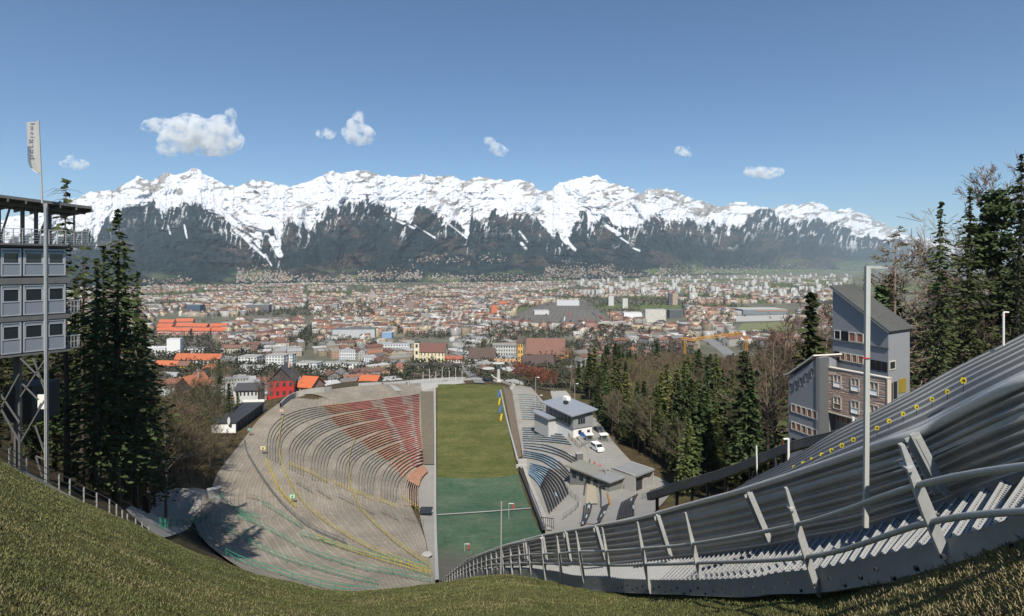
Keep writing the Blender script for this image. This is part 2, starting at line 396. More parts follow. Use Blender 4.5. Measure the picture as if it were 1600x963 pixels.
forC = C(.011, .020, .022)*(.35+1.1*ridged(PX*.05+wx, PY*.09, 3, 47)[..., None])*(.5+1.1*fbm(PX*.35, PY*.5, 3, 46))[..., None]
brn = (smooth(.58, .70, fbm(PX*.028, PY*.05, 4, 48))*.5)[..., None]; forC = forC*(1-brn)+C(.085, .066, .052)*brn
k = np.clip(smooth(430, 395, 430-(PY-395)), 0, 1)
low = .6*(smooth(.56, .66, fbm(PX*.02, PY*.07, 3, 58))*smooth(0, 12, PY-(yf[:, None]-26)))[..., None]
for cx_, cy_, wx_, wy_ in ((290, 447, 50, 5), (405, 430, 26, 8), (1060, 424, 60, 6), (1200, 424, 150, 4), (560, 433, 40, 4), (700, 438, 30, 3)):
    low = np.maximum(low, (1-smooth(.7, 1.1, np.hypot((PX-cx_)/wx_, (PY-cy_)/wy_)))[..., None])
forC = forC*(1-low)+C(.085, .115, .05)*low
snk = (snow*(1-rock*.9))[..., None]; base = forC*(1-snow[..., None])+rockC*snow[..., None]
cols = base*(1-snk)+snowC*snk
m, nt, b = new_mat('mountain_snow_rock_forest')
a = N(nt, 'ShaderNodeAttribute', attribute_name='col').outputs['Color']
v = pos_vec(nt, (1, .3, 1)); n1 = noise(nt, v, .02, 6, .75)
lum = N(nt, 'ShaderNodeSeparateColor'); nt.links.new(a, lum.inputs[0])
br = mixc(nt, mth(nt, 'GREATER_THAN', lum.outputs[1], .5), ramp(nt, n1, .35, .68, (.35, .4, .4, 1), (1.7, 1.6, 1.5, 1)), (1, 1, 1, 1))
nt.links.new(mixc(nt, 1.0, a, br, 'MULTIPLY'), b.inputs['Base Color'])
b.inputs['Roughness'].default_value = .9; b.inputs['Specular IOR Level'].default_value = .05
bump(nt, b, n1, 40, .7)
nU, nL = PX.shape; I = np.arange(nU*nL).reshape(nU, nL)
Fq = np.stack([I[:-1, :-1], I[1:, :-1], I[1:, 1:], I[:-1, 1:]], 2).reshape(-1, 4)
# a back slope so that the range has thickness
top = V.reshape(nU, nL, 3)[:, -1]; back = top.copy(); back[:, 1] += 2500; back[:, 0] *= back[:, 1]/top[:, 1]; back[:, 2] = 0
V = np.vstack([V, back]); J = nU*nL+np.arange(nU); cols = np.vstack([cols.reshape(-1, 3), np.tile(C(.6, .62, .66), (nU, 1))])
Fb = np.stack([I[:-1, -1], I[1:, -1], J[1:], J[:-1]], 1); Fq = np.vstack([Fq, Fb])
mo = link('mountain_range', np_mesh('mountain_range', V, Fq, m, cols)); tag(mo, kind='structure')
MPX, MPY, MD = PX, PY, D2
# ------------------------------------------------------------ haze: one closed box of even air
hz = MB(); hz.box((0, 17000, 899), (150000, 37000, 1800)); m = bpy.data.materials.new('haze_air'); m.use_nodes = True
nt = m.node_tree; nt.nodes.clear(); out = nt.nodes.new('ShaderNodeOutputMaterial'); pv = nt.nodes.new('ShaderNodeVolumePrincipled')
pv.inputs['Color'].default_value = (.72, .86, 1, 1); pv.inputs['Density'].default_value = 2.7e-5; pv.inputs['Anisotropy'].default_value = .1
nt.links.new(pv.outputs[0], out.inputs['Volume'])
o = hz.build('haze', m); tag(o, kind='stuff')
# ------------------------------------------------------------ shared materials
MT['concrete'] = M('worn_concrete', (.26, .242, .21, 1), .9, var=.5, sc1=.12, sc2=1.6, bmp=.02)
MT['concrete_light'] = M('pale_concrete', (.33, .32, .295, 1), .9, var=.3, sc1=.3, sc2=3)
MT['paintattr'] = M('painted_surface', 'attr', .65, var=.3, sc1=.8, sc2=6)
MT['paintobj'] = M('painted_object', 'obj', .65, var=.2, sc1=.8, sc2=6)
MT['galv'] = M('galvanised_steel', (.40, .40, .385, 1), .55, .25, var=.45, sc1=3, sc2=30, coord='obj')
MT['galv_dark'] = M('weathered_dark_steel', (.13, .13, .125, 1), .6, .2, var=.4, sc1=2, sc2=20, coord='obj')
MT['green_rail'] = M('green_rail_paint', (.02, .22, .13, 1), .5, var=.2)
MT['yellow_rail'] = M('yellow_rail_paint', (.42, .33, .03, 1), .5, var=.3)
MT['grey_rail'] = M('grey_rail_paint', (.12, .125, .12, 1), .5, var=.2)
MT['white'] = M('white_plaster', (.72, .71, .68, 1), .8, var=.15)
MT['dark'] = M('dark_metal', (.025, .027, .03, 1), .6, var=.2)
MT['black'] = M('black_opening', (.008, .008, .009, 1), .7, var=.1)
MT['glass'] = M('dark_window_glass', (.02, .028, .034, 1), .08, 0, var=.1, spec=.8)
MT['roofgrey'] = M('grey_sheet_roof', (.30, .32, .35, 1), .5, .3, var=.2, sc1=.5, sc2=4)
MT['brownroof'] = M('brown_tiles', (.085, .05, .038, 1), .85, var=.35, sc1=.2, sc2=2)
MT['redroof'] = M('red_clay_tiles', (.33, .10, .045, 1), .85, var=.35, sc1=.2, sc2=3)
MT['bark'] = M('tree_bark', (.085, .065, .05, 1), .95, var=.5, sc1=1, sc2=8, coord='obj')
MT['barkpine'] = M('pine_bark', (.17, .095, .055, 1), .95, var=.5, sc1=1, sc2=8, coord='obj')
MT['barkbare'] = M('grey_brown_bark', (.16, .125, .095, 1), .95, var=.5, sc1=1, sc2=8, coord='obj')
MT['leaf'] = M('leaf_by_tree', 'attr', .75, var=.35, sc1=.3, sc2=2, spec=.2)
m, nt, b = new_mat('needles'); oi = N(nt, 'ShaderNodeObjectInfo').outputs['Color']
a = N(nt, 'ShaderNodeAttribute', attribute_name='col').outputs['Color']
nt.links.new(mixc(nt, 1., oi, a, 'MULTIPLY'), b.inputs['Base Color']); b.inputs['Roughness'].default_value = .8; b.inputs['Specular IOR Level'].default_value = .15
MT['needles'] = m
# ------------------------------------------------------------ draped sheets
def drape(name, left, right, n, k, dz, m, colf=None, y0=45, y1=20000, kind='structure', step=0):
    """sheet on the ground between two photo polylines"""
    a = spl(left, n); b = spl(right, n); P = []
    for i in range(n):
        A = hit(a[i][0], a[i][1], y0, y1); B = hit(b[i][0], b[i][1], y0, y1); row = []
        for j in range(k):
            p = A.lerp(B, j/(k-1)); q = onground(p.x, p.y, dz+(step(i, j) if step else 0)); row.append(q)
        P.append(row)
    mb = MB(); mb.grid(P, (1, 1, 1), uv=lambda i, j: (i, j*1.0))
    o = mb.build(name, m, smooth=not step)
    return tag(o, kind=kind), P
# concrete with terrace lines running along the bowl
m, nt, b = new_mat('terraced_concrete'); v = pos_vec(nt)
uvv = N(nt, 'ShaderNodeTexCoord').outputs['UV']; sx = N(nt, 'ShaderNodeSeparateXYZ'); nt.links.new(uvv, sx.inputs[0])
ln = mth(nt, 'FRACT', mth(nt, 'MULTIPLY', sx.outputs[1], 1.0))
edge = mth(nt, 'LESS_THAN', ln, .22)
n1 = noise(nt, v, .09, 6, .7); n2 = noise(nt, v, 1.2, 4, .7)
c = mixc(nt, 1.0, (.285, .255, .21, 1), ramp(nt, n1, .3, .72, (.62, .6, .56, 1), (1.15, 1.13, 1.1, 1)), 'MULTIPLY')
c = mixc(nt, 1.0, c, ramp(nt, n2, .3, .7, (.8, .8, .78, 1), (1.12, 1.1, 1.08, 1)), 'MULTIPLY')
stn = noise(nt, pos_vec(nt, (.5, .05, .5)), .5, 4, .6)
c = mixc(nt, ramp(nt, stn, .50, .68, (0, 0, 0, 1), (.6, .6, .6, 1)), c, (.17, .15, .12, 1))
c = mixc(nt, mth(nt, 'MULTIPLY', edge, .42), c, (.10, .092, .078, 1))  # stained step edges, painted dark in place of the risers' faint shading
nt.links.new(c, b.inputs['Base Color']); b.inputs['Roughness'].default_value = .92; bump(nt, b, n2, .05, .6)
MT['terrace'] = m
RIM = [(657,600),(600,602),(540,607),(480,617),(440,630),(405,657),(385,683),(360,715),(340,742),(328,772),(296,824),(285,838)]
RIMB = [(657,600),(600,602),(540,607),(480,617),(440,630),(405,657),(385,683),(360,715),(340,742),(328,772),(305,815),(320,850),(380,895),(450,922),(560,938),(670,930)]
INN = [(668,640),(664,690),(655,715),(650,735),(645,742),(640,752),(638,765),(640,785),(645,800),(650,812),(655,822),(660,835),(665,850),(668,868),(672,882),(678,905)]
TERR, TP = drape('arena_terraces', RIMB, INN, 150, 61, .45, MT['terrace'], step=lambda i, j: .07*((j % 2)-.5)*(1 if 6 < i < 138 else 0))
tag(TERR, kind='structure')
# ground between the terraces and the run, rim road, right stand, yard
drape('arena_floor_slab', [(657,596),(664,650),(668,700),(655,750),(655,800),(668,860),(674,925)], [(681,596),(681,650),(681,700),(681,750),(681,800),(682,860),(683,925)], 60, 6, .2, MT['concrete'])
drape('embankment', [(657,613),(658,660),(660,700),(662,728)], [(677,613),(678,660),(679,700),(679,728)], 30, 6, .5, M('dry_embankment', (.13, .11, .075, 1), .95, var=.7, sc1=.8, sc2=4, bmp=.2))
drape('rim_road', [(560,600),(620,597),(680,592),(740,590),(785,593),(806,602)], [(560,612),(620,612),(657,612),(700,603),(740,600),(790,606),(800,612)], 60, 8, .3, MT['concrete_light'])
m, nt, b = new_mat('outrun_grass'); v = pos_vec(nt)
n1 = noise(nt, v, .12, 6, .7); n2 = noise(nt, v, 1.1, 5, .7); n3 = noise(nt, pos_vec(nt, (.15, 1.2, 1)), .35, 4)
c = mixc(nt, ramp(nt, n1, .35, .65), (.068, .082, .024, 1), (.125, .125, .05, 1)); c = mixc(nt, 1., c, ramp(nt, n2, .3, .7, (.65, .65, .6, 1), (1.3, 1.25, 1.1, 1)), 'MULTIPLY')
c = mixc(nt, ramp(nt, n3, .5, .75), c, (.06, .075, .022, 1)); nt.links.new(c, b.inputs['Base Color']); b.inputs['Roughness'].default_value = .95; b.inputs['Specular IOR Level'].default_value = .1; bump(nt, b, n2, .15, .7)
drape('outrun_grass', [(684,602),(683,650),(683,700),(683,748)], [(786,604),(792,650),(800,700),(810,743)], 50, 16, .35, m)
m, nt, b = new_mat('green_landing_mats')
n1 = noise(nt, v := pos_vec(nt), .1, 6, .72); n2 = noise(nt, v, 1.3, 4, .7)
c = mixc(nt, ramp(nt, n1, .38, .66), (.028, .078, .036, 1), (.085, .118, .072, 1)); c = mixc(nt, 1., c, ramp(nt, n2, .3, .7, (.6, .6, .6, 1), (1.35, 1.35, 1.3, 1)), 'MULTIPLY')
sx = N(nt, 'ShaderNodeSeparateXYZ'); nt.links.new(N(nt, 'ShaderNodeNewGeometry').outputs['Position'], sx.inputs[0])
n4 = noise(nt, v, .045, 5, .7); yy = mth(nt, 'ADD', sx.outputs[1], mth(nt, 'MULTIPLY', n4, 26))
c = mixc(nt, ramp(nt, mth(nt, 'DIVIDE', yy, 200), .52, .57, (1, 1, 1, 1), (0, 0, 0, 1)), c, (.085, .08, .06, 1))
seam = mth(nt, 'LESS_THAN', mth(nt, 'FRACT', mth(nt, 'DIVIDE', sx.outputs[1], 3.4)), .07); c = mixc(nt, mth(nt, 'MULTIPLY', seam, .3), c, (.015, .03, .02, 1)); c = mixc(nt, ramp(nt, noise(nt, pos_vec(nt, (.3, .9, 1)), .25, 6, .75), .58, .68, (0, 0, 0, 1), (.55, .55, .55, 1)), c, (.13, .12, .085, 1))
nt.links.new(c, b.inputs['Base Color']); b.inputs['Roughness'].default_value = .85; bump(nt, b, n2, .08, .6)
drape('landing_mats', [(683,748),(683,800),(684,860),(685,935)], [(810,743),(824,785),(846,836),(900,900)], 60, 18, .35, m)
drape('landing_line_marking', [(683,807.5),(760,802.5),(829,797)], [(683,809),(760,804),(829,798.5)], 20, 2, .55, MT['concrete_light'])
drape('stand_slab', [(797,606),(804,640),(811,680),(818,720),(826,760),(838,800),(850,840)], [(830,606),(868,650),(905,690),(940,705),(975,770),(985,800),(975,850)], 70, 26, .25, MT['concrete'])
drape('yard_paving', [(872,650),(905,690),(918,710),(914,760),(905,820)], [(930,655),(965,700),(1000,735),(1050,765),(1010,815)], 50, 14, .4, M('yard_asphalt', (.235, .225, .205, 1), .9, var=.35, sc1=.15, sc2=1.5))
drape('right_embankment', [(786,606),(794,650),(803,700),(806,722)], [(800,612),(806,650),(812,690),(815,716)], 40, 5, .55, M('brown_bank', (.13, .10, .07, 1), .95, var=.7, sc1=.8, sc2=4, bmp=.2))
drape('plaza_gravel', [(860,612),(862,622),(868,634)], [(884,612),(892,622),(890,634)], 10, 6, .5, MT['concrete_light'], y0=240)
drape('forest_path', [(222,745),(250,724),(280,712),(300,708)], [(226,758),(254,734),(284,720),(303,714)], 30, 5, .3, MT['concrete_light'])
drape('courtyard', [(196,800),(240,772),(290,765),(332,768)], [(250,845),(270,840),(296,826),(320,790)], 24, 8, .25, MT['concrete'])
# ------------------------------------------------------------ walls and low guards beside the run
def wall_line(name, pts, n, w, h, m, label, cat='wall', y0=45, base=0, group=None):
    P = [hit(a[0], a[1], y0) for a in spl(pts, n)]; mb = MB()
    for a, b in zip(P, P[1:]):
        d = (b-a); L = d.length; d.normalize(); s = Vector((-d.y, d.x, 0)).normalized()*w/2
        A0, A1, B0, B1 = a-s, a+s, b-s, b+s; up = Vector((0, 0, h)); dn = Vector((0, 0, -.6+base))
        for q in ((A0+dn, B0+dn, B0+up, A0+up), (B1+dn, A1+dn, A1+up, B1+up), (A0+up, B0+up, B1+up, A1+up)): mb.face(q)
    a, b = P[0], P[-1]
    o = mb.build(name, m); return tag(o, label, cat, group)
wall_line('run_guard', [(679,603),(680,660),(680,720),(680,800),(681,860),(683,918)], 60, .5, 1.0, MT['galv'], 'long grey metal guard along the left edge of the grass and green outrun', 'barrier')
wall_line('run_guard', [(782,612),(790,650),(800,690),(812,735)], 40, .5, 1.0, MT['galv'], 'grey metal guard along the right edge of the brown-green grass outrun', 'barrier')
wall_line('run_guard', [(812,738),(824,768),(836,800),(850,838)], 30, .5, 1.1, MT['dark'], 'black low guard along the right edge of the green landing mats', 'barrier')
wall_line('parapet', [(438,640),(452,627),(476,618),(518,613)], 20, .4, 2.2, MT['concrete_light'], 'grey metal clad parapet at the upper left end of the arena rim', 'wall')
wall_line('parapet', [(690,598),(740,594),(780,597),(800,604)], 24, .35, 1.0, MT['concrete_light'], 'pale concrete parapet along the far rim behind the grass outrun', 'wall')
wall_line('retaining_wall', [(816,722),(826,752),(842,790),(858,832)], 20, .9, .5, MT['concrete_light'], 'pale concrete kerb wall between the black guard and the right stand', 'wall')
# coloured advert blocks on the guard: blue and yellow
for k, (x, y, c) in enumerate([(780.5, 618, (.03, .13, .35)), (781.5, 630, (.5, .32, .02)), (783, 643, (.03, .13, .35)), (784.5, 655, (.5, .32, .02))]):
    p = hit(x, y+4, 100); q = hit(x+1.6, y-5, 100); mb = MB()
    mb.beam(p+Vector((-.5, 0, .5)), q+Vector((-.5, 0, .5)), .7, .7); m = MT['paintobj']
    o = mb.build('guard_pad', m); o.color = (*c, 1); tag(o, ['blue pad nearest the far rim on the right outrun guard', 'yellow pad just below the first blue pad on the right outrun guard', 'blue pad between the two yellow pads on the right outrun guard', 'yellow pad lowest of the four on the right outrun guard'][k], 'pad', 'guard pads')
# ------------------------------------------------------------ bench rows
G = {1: [(655,616),(555,629),(476,639),(437,655),(419,679),(417,714)], 2: [(655,631),(570,642),(510,655),(475,672),(453,697),(452,733)],
     3: [(655,646),(580,660),(530,674),(500,692),(487,718),(488,750)], 4: [(655,663),(600,674),(556,694),(531,711),(525,732),(525,755)],
     5: [(657,681),(615,695),(580,712),(565,727),(561,747),(561,770)], 6: [(658,699),(632,711),(612,724),(600,739),(596,758),(596,778)],
     7: [(661,728),(650,734),(640,744),(634,757),(632,768),(632,790)], 8: [(669,738),(664,743),(659,751),(656,762),(655,772),(656,792)]}
HK = {1: 5, 2: 6, 3: 6, 4: 6, 5: 6, 6: 6, 7: 6}
ORD = ['first', 'second', 'third', 'fourth', 'fifth', 'sixth', 'seventh', 'eighth', 'ninth', 'tenth', 'eleventh', 'twelfth', 'thirteenth', 'fourteenth', 'fifteenth', 'sixteenth']
def bench(P, w, h, colf, name, label, group, tk=.13):
    """a plank row on short legs following ground points P"""
    mb = MB(); n = len(P)
    for i in range(n-1):
        a, b = P[i], P[i+1]; c = colf(i/(n-1)); mb.beam(a+Vector((0, 0, h)), b+Vector((0, 0, h)), w, tk, col=c)
    th = thing(name, P[0], label, 'bench', group)
    o = mb.build('seat_plank', MT['paintattr'], th)
    lg = MB(); lg.grid([[p+Vector((0, 0, -.35)), p+Vector((0, 0, h-.06))] for p in P]); lg.build('riser', MT['concrete'], th)
    return th
red = (.36, .14, .11); org = (.38, .19, .11); pale = (.38, .27, .22); gry = (.20, .19, .175); drk = (.17, .16, .145)
for g in range(1, 8):
    A = spl(G[g], 34); B = spl(G[g+1], 34); nr = 6 if g < 7 else 7
    for r in range(nr):
        t = r/nr; P = []
        for i in range(34):
            s = i/33; f = t*(1-.28*s if g < 7 else 1)
            x, y = A[i]*(1-f)+B[i]*f
            P.append(hit(x, y+1.2, 70, dz=.5))
        cut = (.38, .52, .66) if g == 1 else (.40-.03*g+.02*r/nr, .60-.02*g, .76)
        parts = [(0, cut[0], red, 'red'), (cut[0], cut[1], org, 'orange'), (cut[1], 1.0, gry, 'grey')]
        if g == 7: parts = [(0, .45, org, 'orange'), (.45, 1, pale, 'weathered pale')]
        for a0, a1, c, nm in parts:
            i0, i1 = int(round(a0*33)), int(round(a1*33)); seg = P[i0:i1+1]
            if len(seg) < 3: continue
            def cf(q, c=c, a0=a0, a1=a1):
                s = a0+(a1-a0)*q
                if c is red and (.05 < s-.0 < .09 or .2 < s < .235): c2 = pale
                elif c is gry: c2 = drk
                else: c2 = c
                k = rnd.uniform(.8, 1.15); return tuple(v*k for v in c2)
            bench(seg, .72 if c is red else (.55 if c is org else .16), .32 if c is not gry else .22, cf, 'bench_row', f'{nm} bench row {ORD[r]} from the outside of the {ORD[g-1]} block of the left stand', 'bench rows of the left stand', tk=.2 if c is red or c is org else .11)
blu = (.19, .28, .35); paleb = (.32, .38, .42)
def stand(quad, n, nm, blk, cA, cB, cut, npt=14, w=.30):
    A = spl(quad[0], npt); B = spl(quad[1], npt)
    for r in range(n):
        f = r/max(n-1, 1); P = [hit(*(A[i]*(1-f)+B[i]*f), 70, dz=.3) for i in range(npt)]
        def cf(q):
            k = rnd.uniform(.8, 1.2); c = cA if q < cut(f) else cB
            if rnd.random() < .08: c = paleb
            return tuple(v*k for v in c)
        bench(P, w, .45, cf, 'bench_row', f'{nm} bench row, {ORD[r]} from the far end of {blk}', 'bench rows of the right stand')
stand(([(809,618),(822,618),(836,619)], [(816,656),(838,657),(860,661)]), 12, 'pale blue', 'the top block', blu, blu, lambda f: 2)
stand(([(816,670),(845,671),(872,673)], [(817,690),(860,692),(893,696)]), 7, 'blue', 'the block below the aisle', blu, blu, lambda f: 2)
stand(([(818,694),(852,697),(884,709),(905,722)], [(818,701),(850,706),(876,714),(899,727)]), 3, 'blue and grey curved', 'right stand block three', blu, drk, lambda f: .6)
stand(([(818,706),(852,713),(876,726),(898,750)], [(818,716),(845,721),(870,737),(893,757)]), 4, 'blue and black curved', 'right stand block four', blu, drk, lambda f: .55)
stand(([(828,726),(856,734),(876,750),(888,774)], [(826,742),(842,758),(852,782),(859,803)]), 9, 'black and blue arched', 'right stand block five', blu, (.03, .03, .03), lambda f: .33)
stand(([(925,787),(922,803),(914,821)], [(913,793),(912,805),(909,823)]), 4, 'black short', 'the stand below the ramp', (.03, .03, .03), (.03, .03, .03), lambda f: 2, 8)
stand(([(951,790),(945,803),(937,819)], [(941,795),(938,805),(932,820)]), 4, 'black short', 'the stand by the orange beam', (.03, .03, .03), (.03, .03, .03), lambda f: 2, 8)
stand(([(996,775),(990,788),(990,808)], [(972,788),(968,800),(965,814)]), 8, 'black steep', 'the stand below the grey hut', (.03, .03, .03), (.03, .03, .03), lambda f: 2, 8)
# ------------------------------------------------------------ railings
def railing(pts, n, m, label, h=1.05, rails=(1.0, .5), r=.04, cat='railing', y0=60, bars=0, group='arena railings', step=1):
    P = [hit(a[0], a[1], y0, dz=.42) for a in spl(pts, n)]
    th = thing('railing', P[0], label, cat, group)
    for f in rails:
        mb = MB(); mb.tube([p+Vector((0, 0, h*f)) for p in P], r, 5); mb.build('rail', m, th)
    for p in P[::step]:
        mb = MB(); mb.tube([p-Vector((0, 0, .3)), p+Vector((0, 0, h))], r*.9, 5); mb.build('post', m, th)
    if bars:
        mb = MB()
        for a, b in zip(P, P[1:]):
            for k in range(bars): q = a.lerp(b, (k+.5)/bars); mb.beam(q, q+Vector((0, 0, h)), r*.9)
        mb.build('balusters', m, th)
    return th
gm = MT['green_rail']
railing([(297,832),(340,861),(380,883),(430,898),(470,912),(530,926),(590,933)], 15, gm, 'long green railing nearest the grass slope at the foot of the left stand', r=.045)
railing([(337,822),(365,838),(405,860),(450,880),(530,903),(590,920)], 14, gm, 'green railing second from the grass slope, crossing the lower terraces')
railing([(370,812),(395,820),(440,843),(480,865),(520,880),(560,892),(620,903),(672,912)], 17, gm, 'green railing third from the grass slope, ending beside the run')
railing([(369,803),(385,808),(404,812)], 4, gm, 'short green railing left of the long third green railing')
railing([(340,772),(355,790),(375,806),(396,820)], 7, gm, 'green handrail running down from the grey box at the arena edge')
railing([(410,790),(430,802),(450,815),(471,828)], 7, gm, 'green stair handrail in the middle of the lower left terraces')
railing([(470,840),(520,855),(560,867),(610,880),(670,892)], 12, gm, 'thin green railing above the third long green railing')
railing([(386,780),(400,783),(419,790)], 5, MT['grey_rail'], 'short grey crush barrier near the top of the green stair handrail')
railing([(250,828),(262,824),(280,822),(300,818),(316,816),(328,806)], 10, gm, 'green and grey stair railing beside the shaded courtyard', bars=4)
railing([(381,688),(385,708),(400,735),(420,765),(445,795),(480,824),(510,840),(541,852)], 34, MT['grey_rail'], 'long dark grey barrier sweeping down the bare upper terraces', bars=3, r=.05, step=2)
railing([(415,722),(424,742),(436,768),(450,785),(462,795)], 14, MT['yellow_rail'], 'orange and yellow railing left of the bench hooks', r=.06)
railing([(442,655),(437,680),(437,712),(447,745),(470,785),(510,820),(560,852),(620,880),(672,900)], 40, MT['yellow_rail'], 'long yellow railing sweeping between the outer benches to the run')
railing([(555,690),(546,715),(546,750),(556,785),(575,812),(610,845),(640,868),(672,890)], 30, MT['yellow_rail'], 'second long yellow railing through the middle of the left stand')
railing([(495,845),(540,862),(590,878),(640,893),(672,903)], 20, MT['yellow_rail'], 'yellow green railing just above the green railings near the run')
for k, (a, b) in enumerate([((451,728),(485,742)), ((485,742),(512,757)), ((522,758),(552,772)), ((556,772),(584,784)), ((592,784),(620,796)), ((628,780),(655,800))]):
    railing([a, b], 5, MT['yellow_rail'], f'short yellow crush barrier below the bench hooks, {ORD[k]} from the left', group='yellow crush barriers')
for k, (a, b) in enumerate([((463,757),(487,772)), ((494,768),(517,783)), ((529,779),(558,794)), ((561,794),(584,806)), ((597,803),(622,816)), ((632,812),(662,822))]):
    railing([a, b], 5, MT['grey_rail'], f'short grey crush barrier in the lower row, {ORD[k]} from the left', group='grey crush barriers')
railing([(640,605),(660,600),(690,597),(740,592),(790,597)], 26, MT['grey_rail'], 'thin grey railing along the far rim road', r=.035, y0=120)
railing([(480,612),(520,607),(560,603),(600,600),(640,597)], 22, MT['grey_rail'], 'thin grey railing along the upper left rim of the arena', r=.035, y0=120)
railing([(838,622),(850,640),(862,655),(880,672),(893,688),(903,698)], 16, M('brown_rail', (.16, .09, .06, 1)), 'brown railing along the right side of the right stand near the white building', y0=120, r=.06)
railing([(876,748),(888,770),(905,790),(880,812)], 12, MT['grey_rail'], 'grey railing around the arched block of the right stand', y0=100)
railing([(922,724),(917,745),(913,775)], 14, MT['dark'], 'dark bar fence beside the ramp, left of the red barrier', bars=4, h=1.3, y0=100)
railing([(936,758),(939,775),(940,795)], 12, MT['dark'], 'dark bar fence right of the yellow concrete ramp', bars=4, h=1.3, y0=100)
railing([(955,738),(968,748),(975,765)], 5, MT['dark'], 'dark handrail frame in the yard left of the grey hut', y0=100)
railing([(1003,780),(1030,773),(1060,766),(1090,762),(1120,756)], 16, MT['grey_rail'], 'wire mesh fence behind the grey hut beside the dark beam', bars=3, y0=90)
railing([(905,700),(925,692),(960,690)], 10, MT['grey_rail'], 'grey gate fence at the yard entrance behind the white van', bars=4, y0=120)
# ------------------------------------------------------------ tree kinds (real metres, base at 0,0,0)
def quads(cen, ax, bx, colr):
    """leaf faces: centres (n,3) with half axes"""
    n = len(cen); V = np.stack([cen-ax-bx*.5, cen+ax-bx*.5, cen+ax*.6+bx, cen-ax*.6+bx], 1).reshape(-1, 3)
    return V, np.arange(4*n).reshape(n, 4), np.repeat(colr, 4, 0)
def unit(v): return v/(np.linalg.norm(v, axis=-1, keepdims=True)+1e-9)
def spruce_crown(seed, H, R, lo, levels, per, leaf, droop=.35, dens=1.0, ragged=.3):
    r = np.random.RandomState(seed); cen = []; A = []; B = []; Cc = []
    for k in range(levels):
        f = (k+r.rand()*.6)/levels; z = H*(lo+(1-lo)*f**.92)
        rad = R*((1-f)**.8)*(.80+.20*math.sin(k*2.3+seed)+(.18*math.sin(k*.37+seed*2) if levels > 50 else 0))*min(1, .45+f*4)+.12
        for j in range(per if f < .85 else max(4, per-3)):
            if r.rand() > dens: continue
            an = r.rand()*2*PI; L = rad*(1-ragged*r.rand()*1.3)
            ns = max(2, int(L/leaf*1.15)); t = (np.arange(ns)+r.rand(ns)*.7)/ns
            d = np.array([math.cos(an), math.sin(an), 0]); sd_ = np.array([-d[1], d[0], 0])
            P = d*L*t[:, None]+sd_*(r.rand(ns)-.5)[:, None]*L*.42*t[:, None]
            zz = z-droop*L*t**1.3+.22*L*np.maximum(t-.75, 0)+(r.rand(ns)-.5)*leaf*.7
            P[:, 2] = zz; cen.append(P)
            for _ in range(ns):
                a = d*.7+sd_*(r.rand()-.5)*1.4+np.array([0, 0, -.25+r.rand()*.2]); a = a/np.linalg.norm(a)
                b = np.cross(a, r.randn(3)); b /= np.linalg.norm(b)+1e-9
                s = leaf*(.55+.7*r.rand()); A.append(a*s*.8); B.append(b*s*.36)
                g = .6+.75*r.rand(); Cc.append((g, g*(.95+.1*r.rand()), g*.9))
    return quads(np.concatenate(cen), np.array(A), np.array(B), np.array(Cc))
def cone_trunk(H, r0, wob=0, n=7, seg=8, seed=0):
    r = random.Random(seed); mb = MB()
    pts = [(wob*math.sin(i*1.1+seed)*i/seg, wob*math.cos(i*.9+seed)*i/seg, H*i/seg) for i in range(seg+1)]
    mb.tube(pts, [r0*(1-.93*i/seg)+.01 for i in range(seg+1)], n); return mb
def make_tree(name, crown, trunk_mb, bark, label, cat, color, crown_mat=None):
    root = bpy.data.objects.new(name, None); tag(root, label, cat); root['_o'] = (0, 0, 0)
    tr = bpy.data.objects.new('trunk', trunk_mb.mesh('trunk', bark, True)); tr.parent = root
    V, Fq, Cc = crown
    cr = bpy.data.objects.new('crown', np_mesh('crown', V, Fq, crown_mat or MT['needles'], Cc, smooth=False)); cr.parent = root; cr.color = (*color, 1)
    return (root, tr, cr)
def snags(mb, H, lo, hi, n, L, seed):
    r = random.Random(seed)
    for i in range(n):
        z = H*(lo+(hi-lo)*r.random()); a = r.random()*6.3; l = L*r.uniform(.4, 1)
        mb.tube([(0, 0, z), (math.cos(a)*l*.5, math.sin(a)*l*.5, z-.05*l), (math.cos(a)*l, math.sin(a)*l, z-.3*l)], [.035, .02, .008], 3, cap=False)
KIND = {}
def reg(key, *a): KIND[key] = make_tree(*a)
sg = (.045, .062, .026)
for i, (H, R, lo) in enumerate([(20, 4.6, .12), (20, 4.0, .22), (20, 5.2, .08), (20, 3.7, .28)]):
    t = cone_trunk(19.5, .26, .05, seed=i); snags(t, 20, .02, .3, 18, 1.4, i)
    reg(f'spruce{i}', 'spruce_tree', spruce_crown(10+i, H, R, lo, 34, 10, .75, .38+.06*i), t, MT['bark'], 'dark green spruce', 'spruce tree', sg)
for i, (H, R, lo) in enumerate([(31, 8.2, .14), (31, 7.4, .07)]):   # close by: finer foliage
    t = cone_trunk(30.5, .40, .1, 9, seed=i); snags(t, 31, .02, .55, 90, 2.4, i)
    reg(f'big{i}', 'spruce_tree', spruce_crown(30+i, H, R, lo, 56, 10, .44, .5, .85, .6), t, MT['bark'], 'tall spruce', 'spruce tree', sg)
t = cone_trunk(30.5, .34, .1, 9, seed=5); snags(t, 31, .1, .97, 150, 2.6, 7)
reg('sparse', 'spruce_tree', spruce_crown(50, 31, 6.0, .45, 30, 7, .55, .25, .5, .6), t, MT['bark'], 'thin spruce with gappy crown', 'spruce tree', (.04, .055, .022))
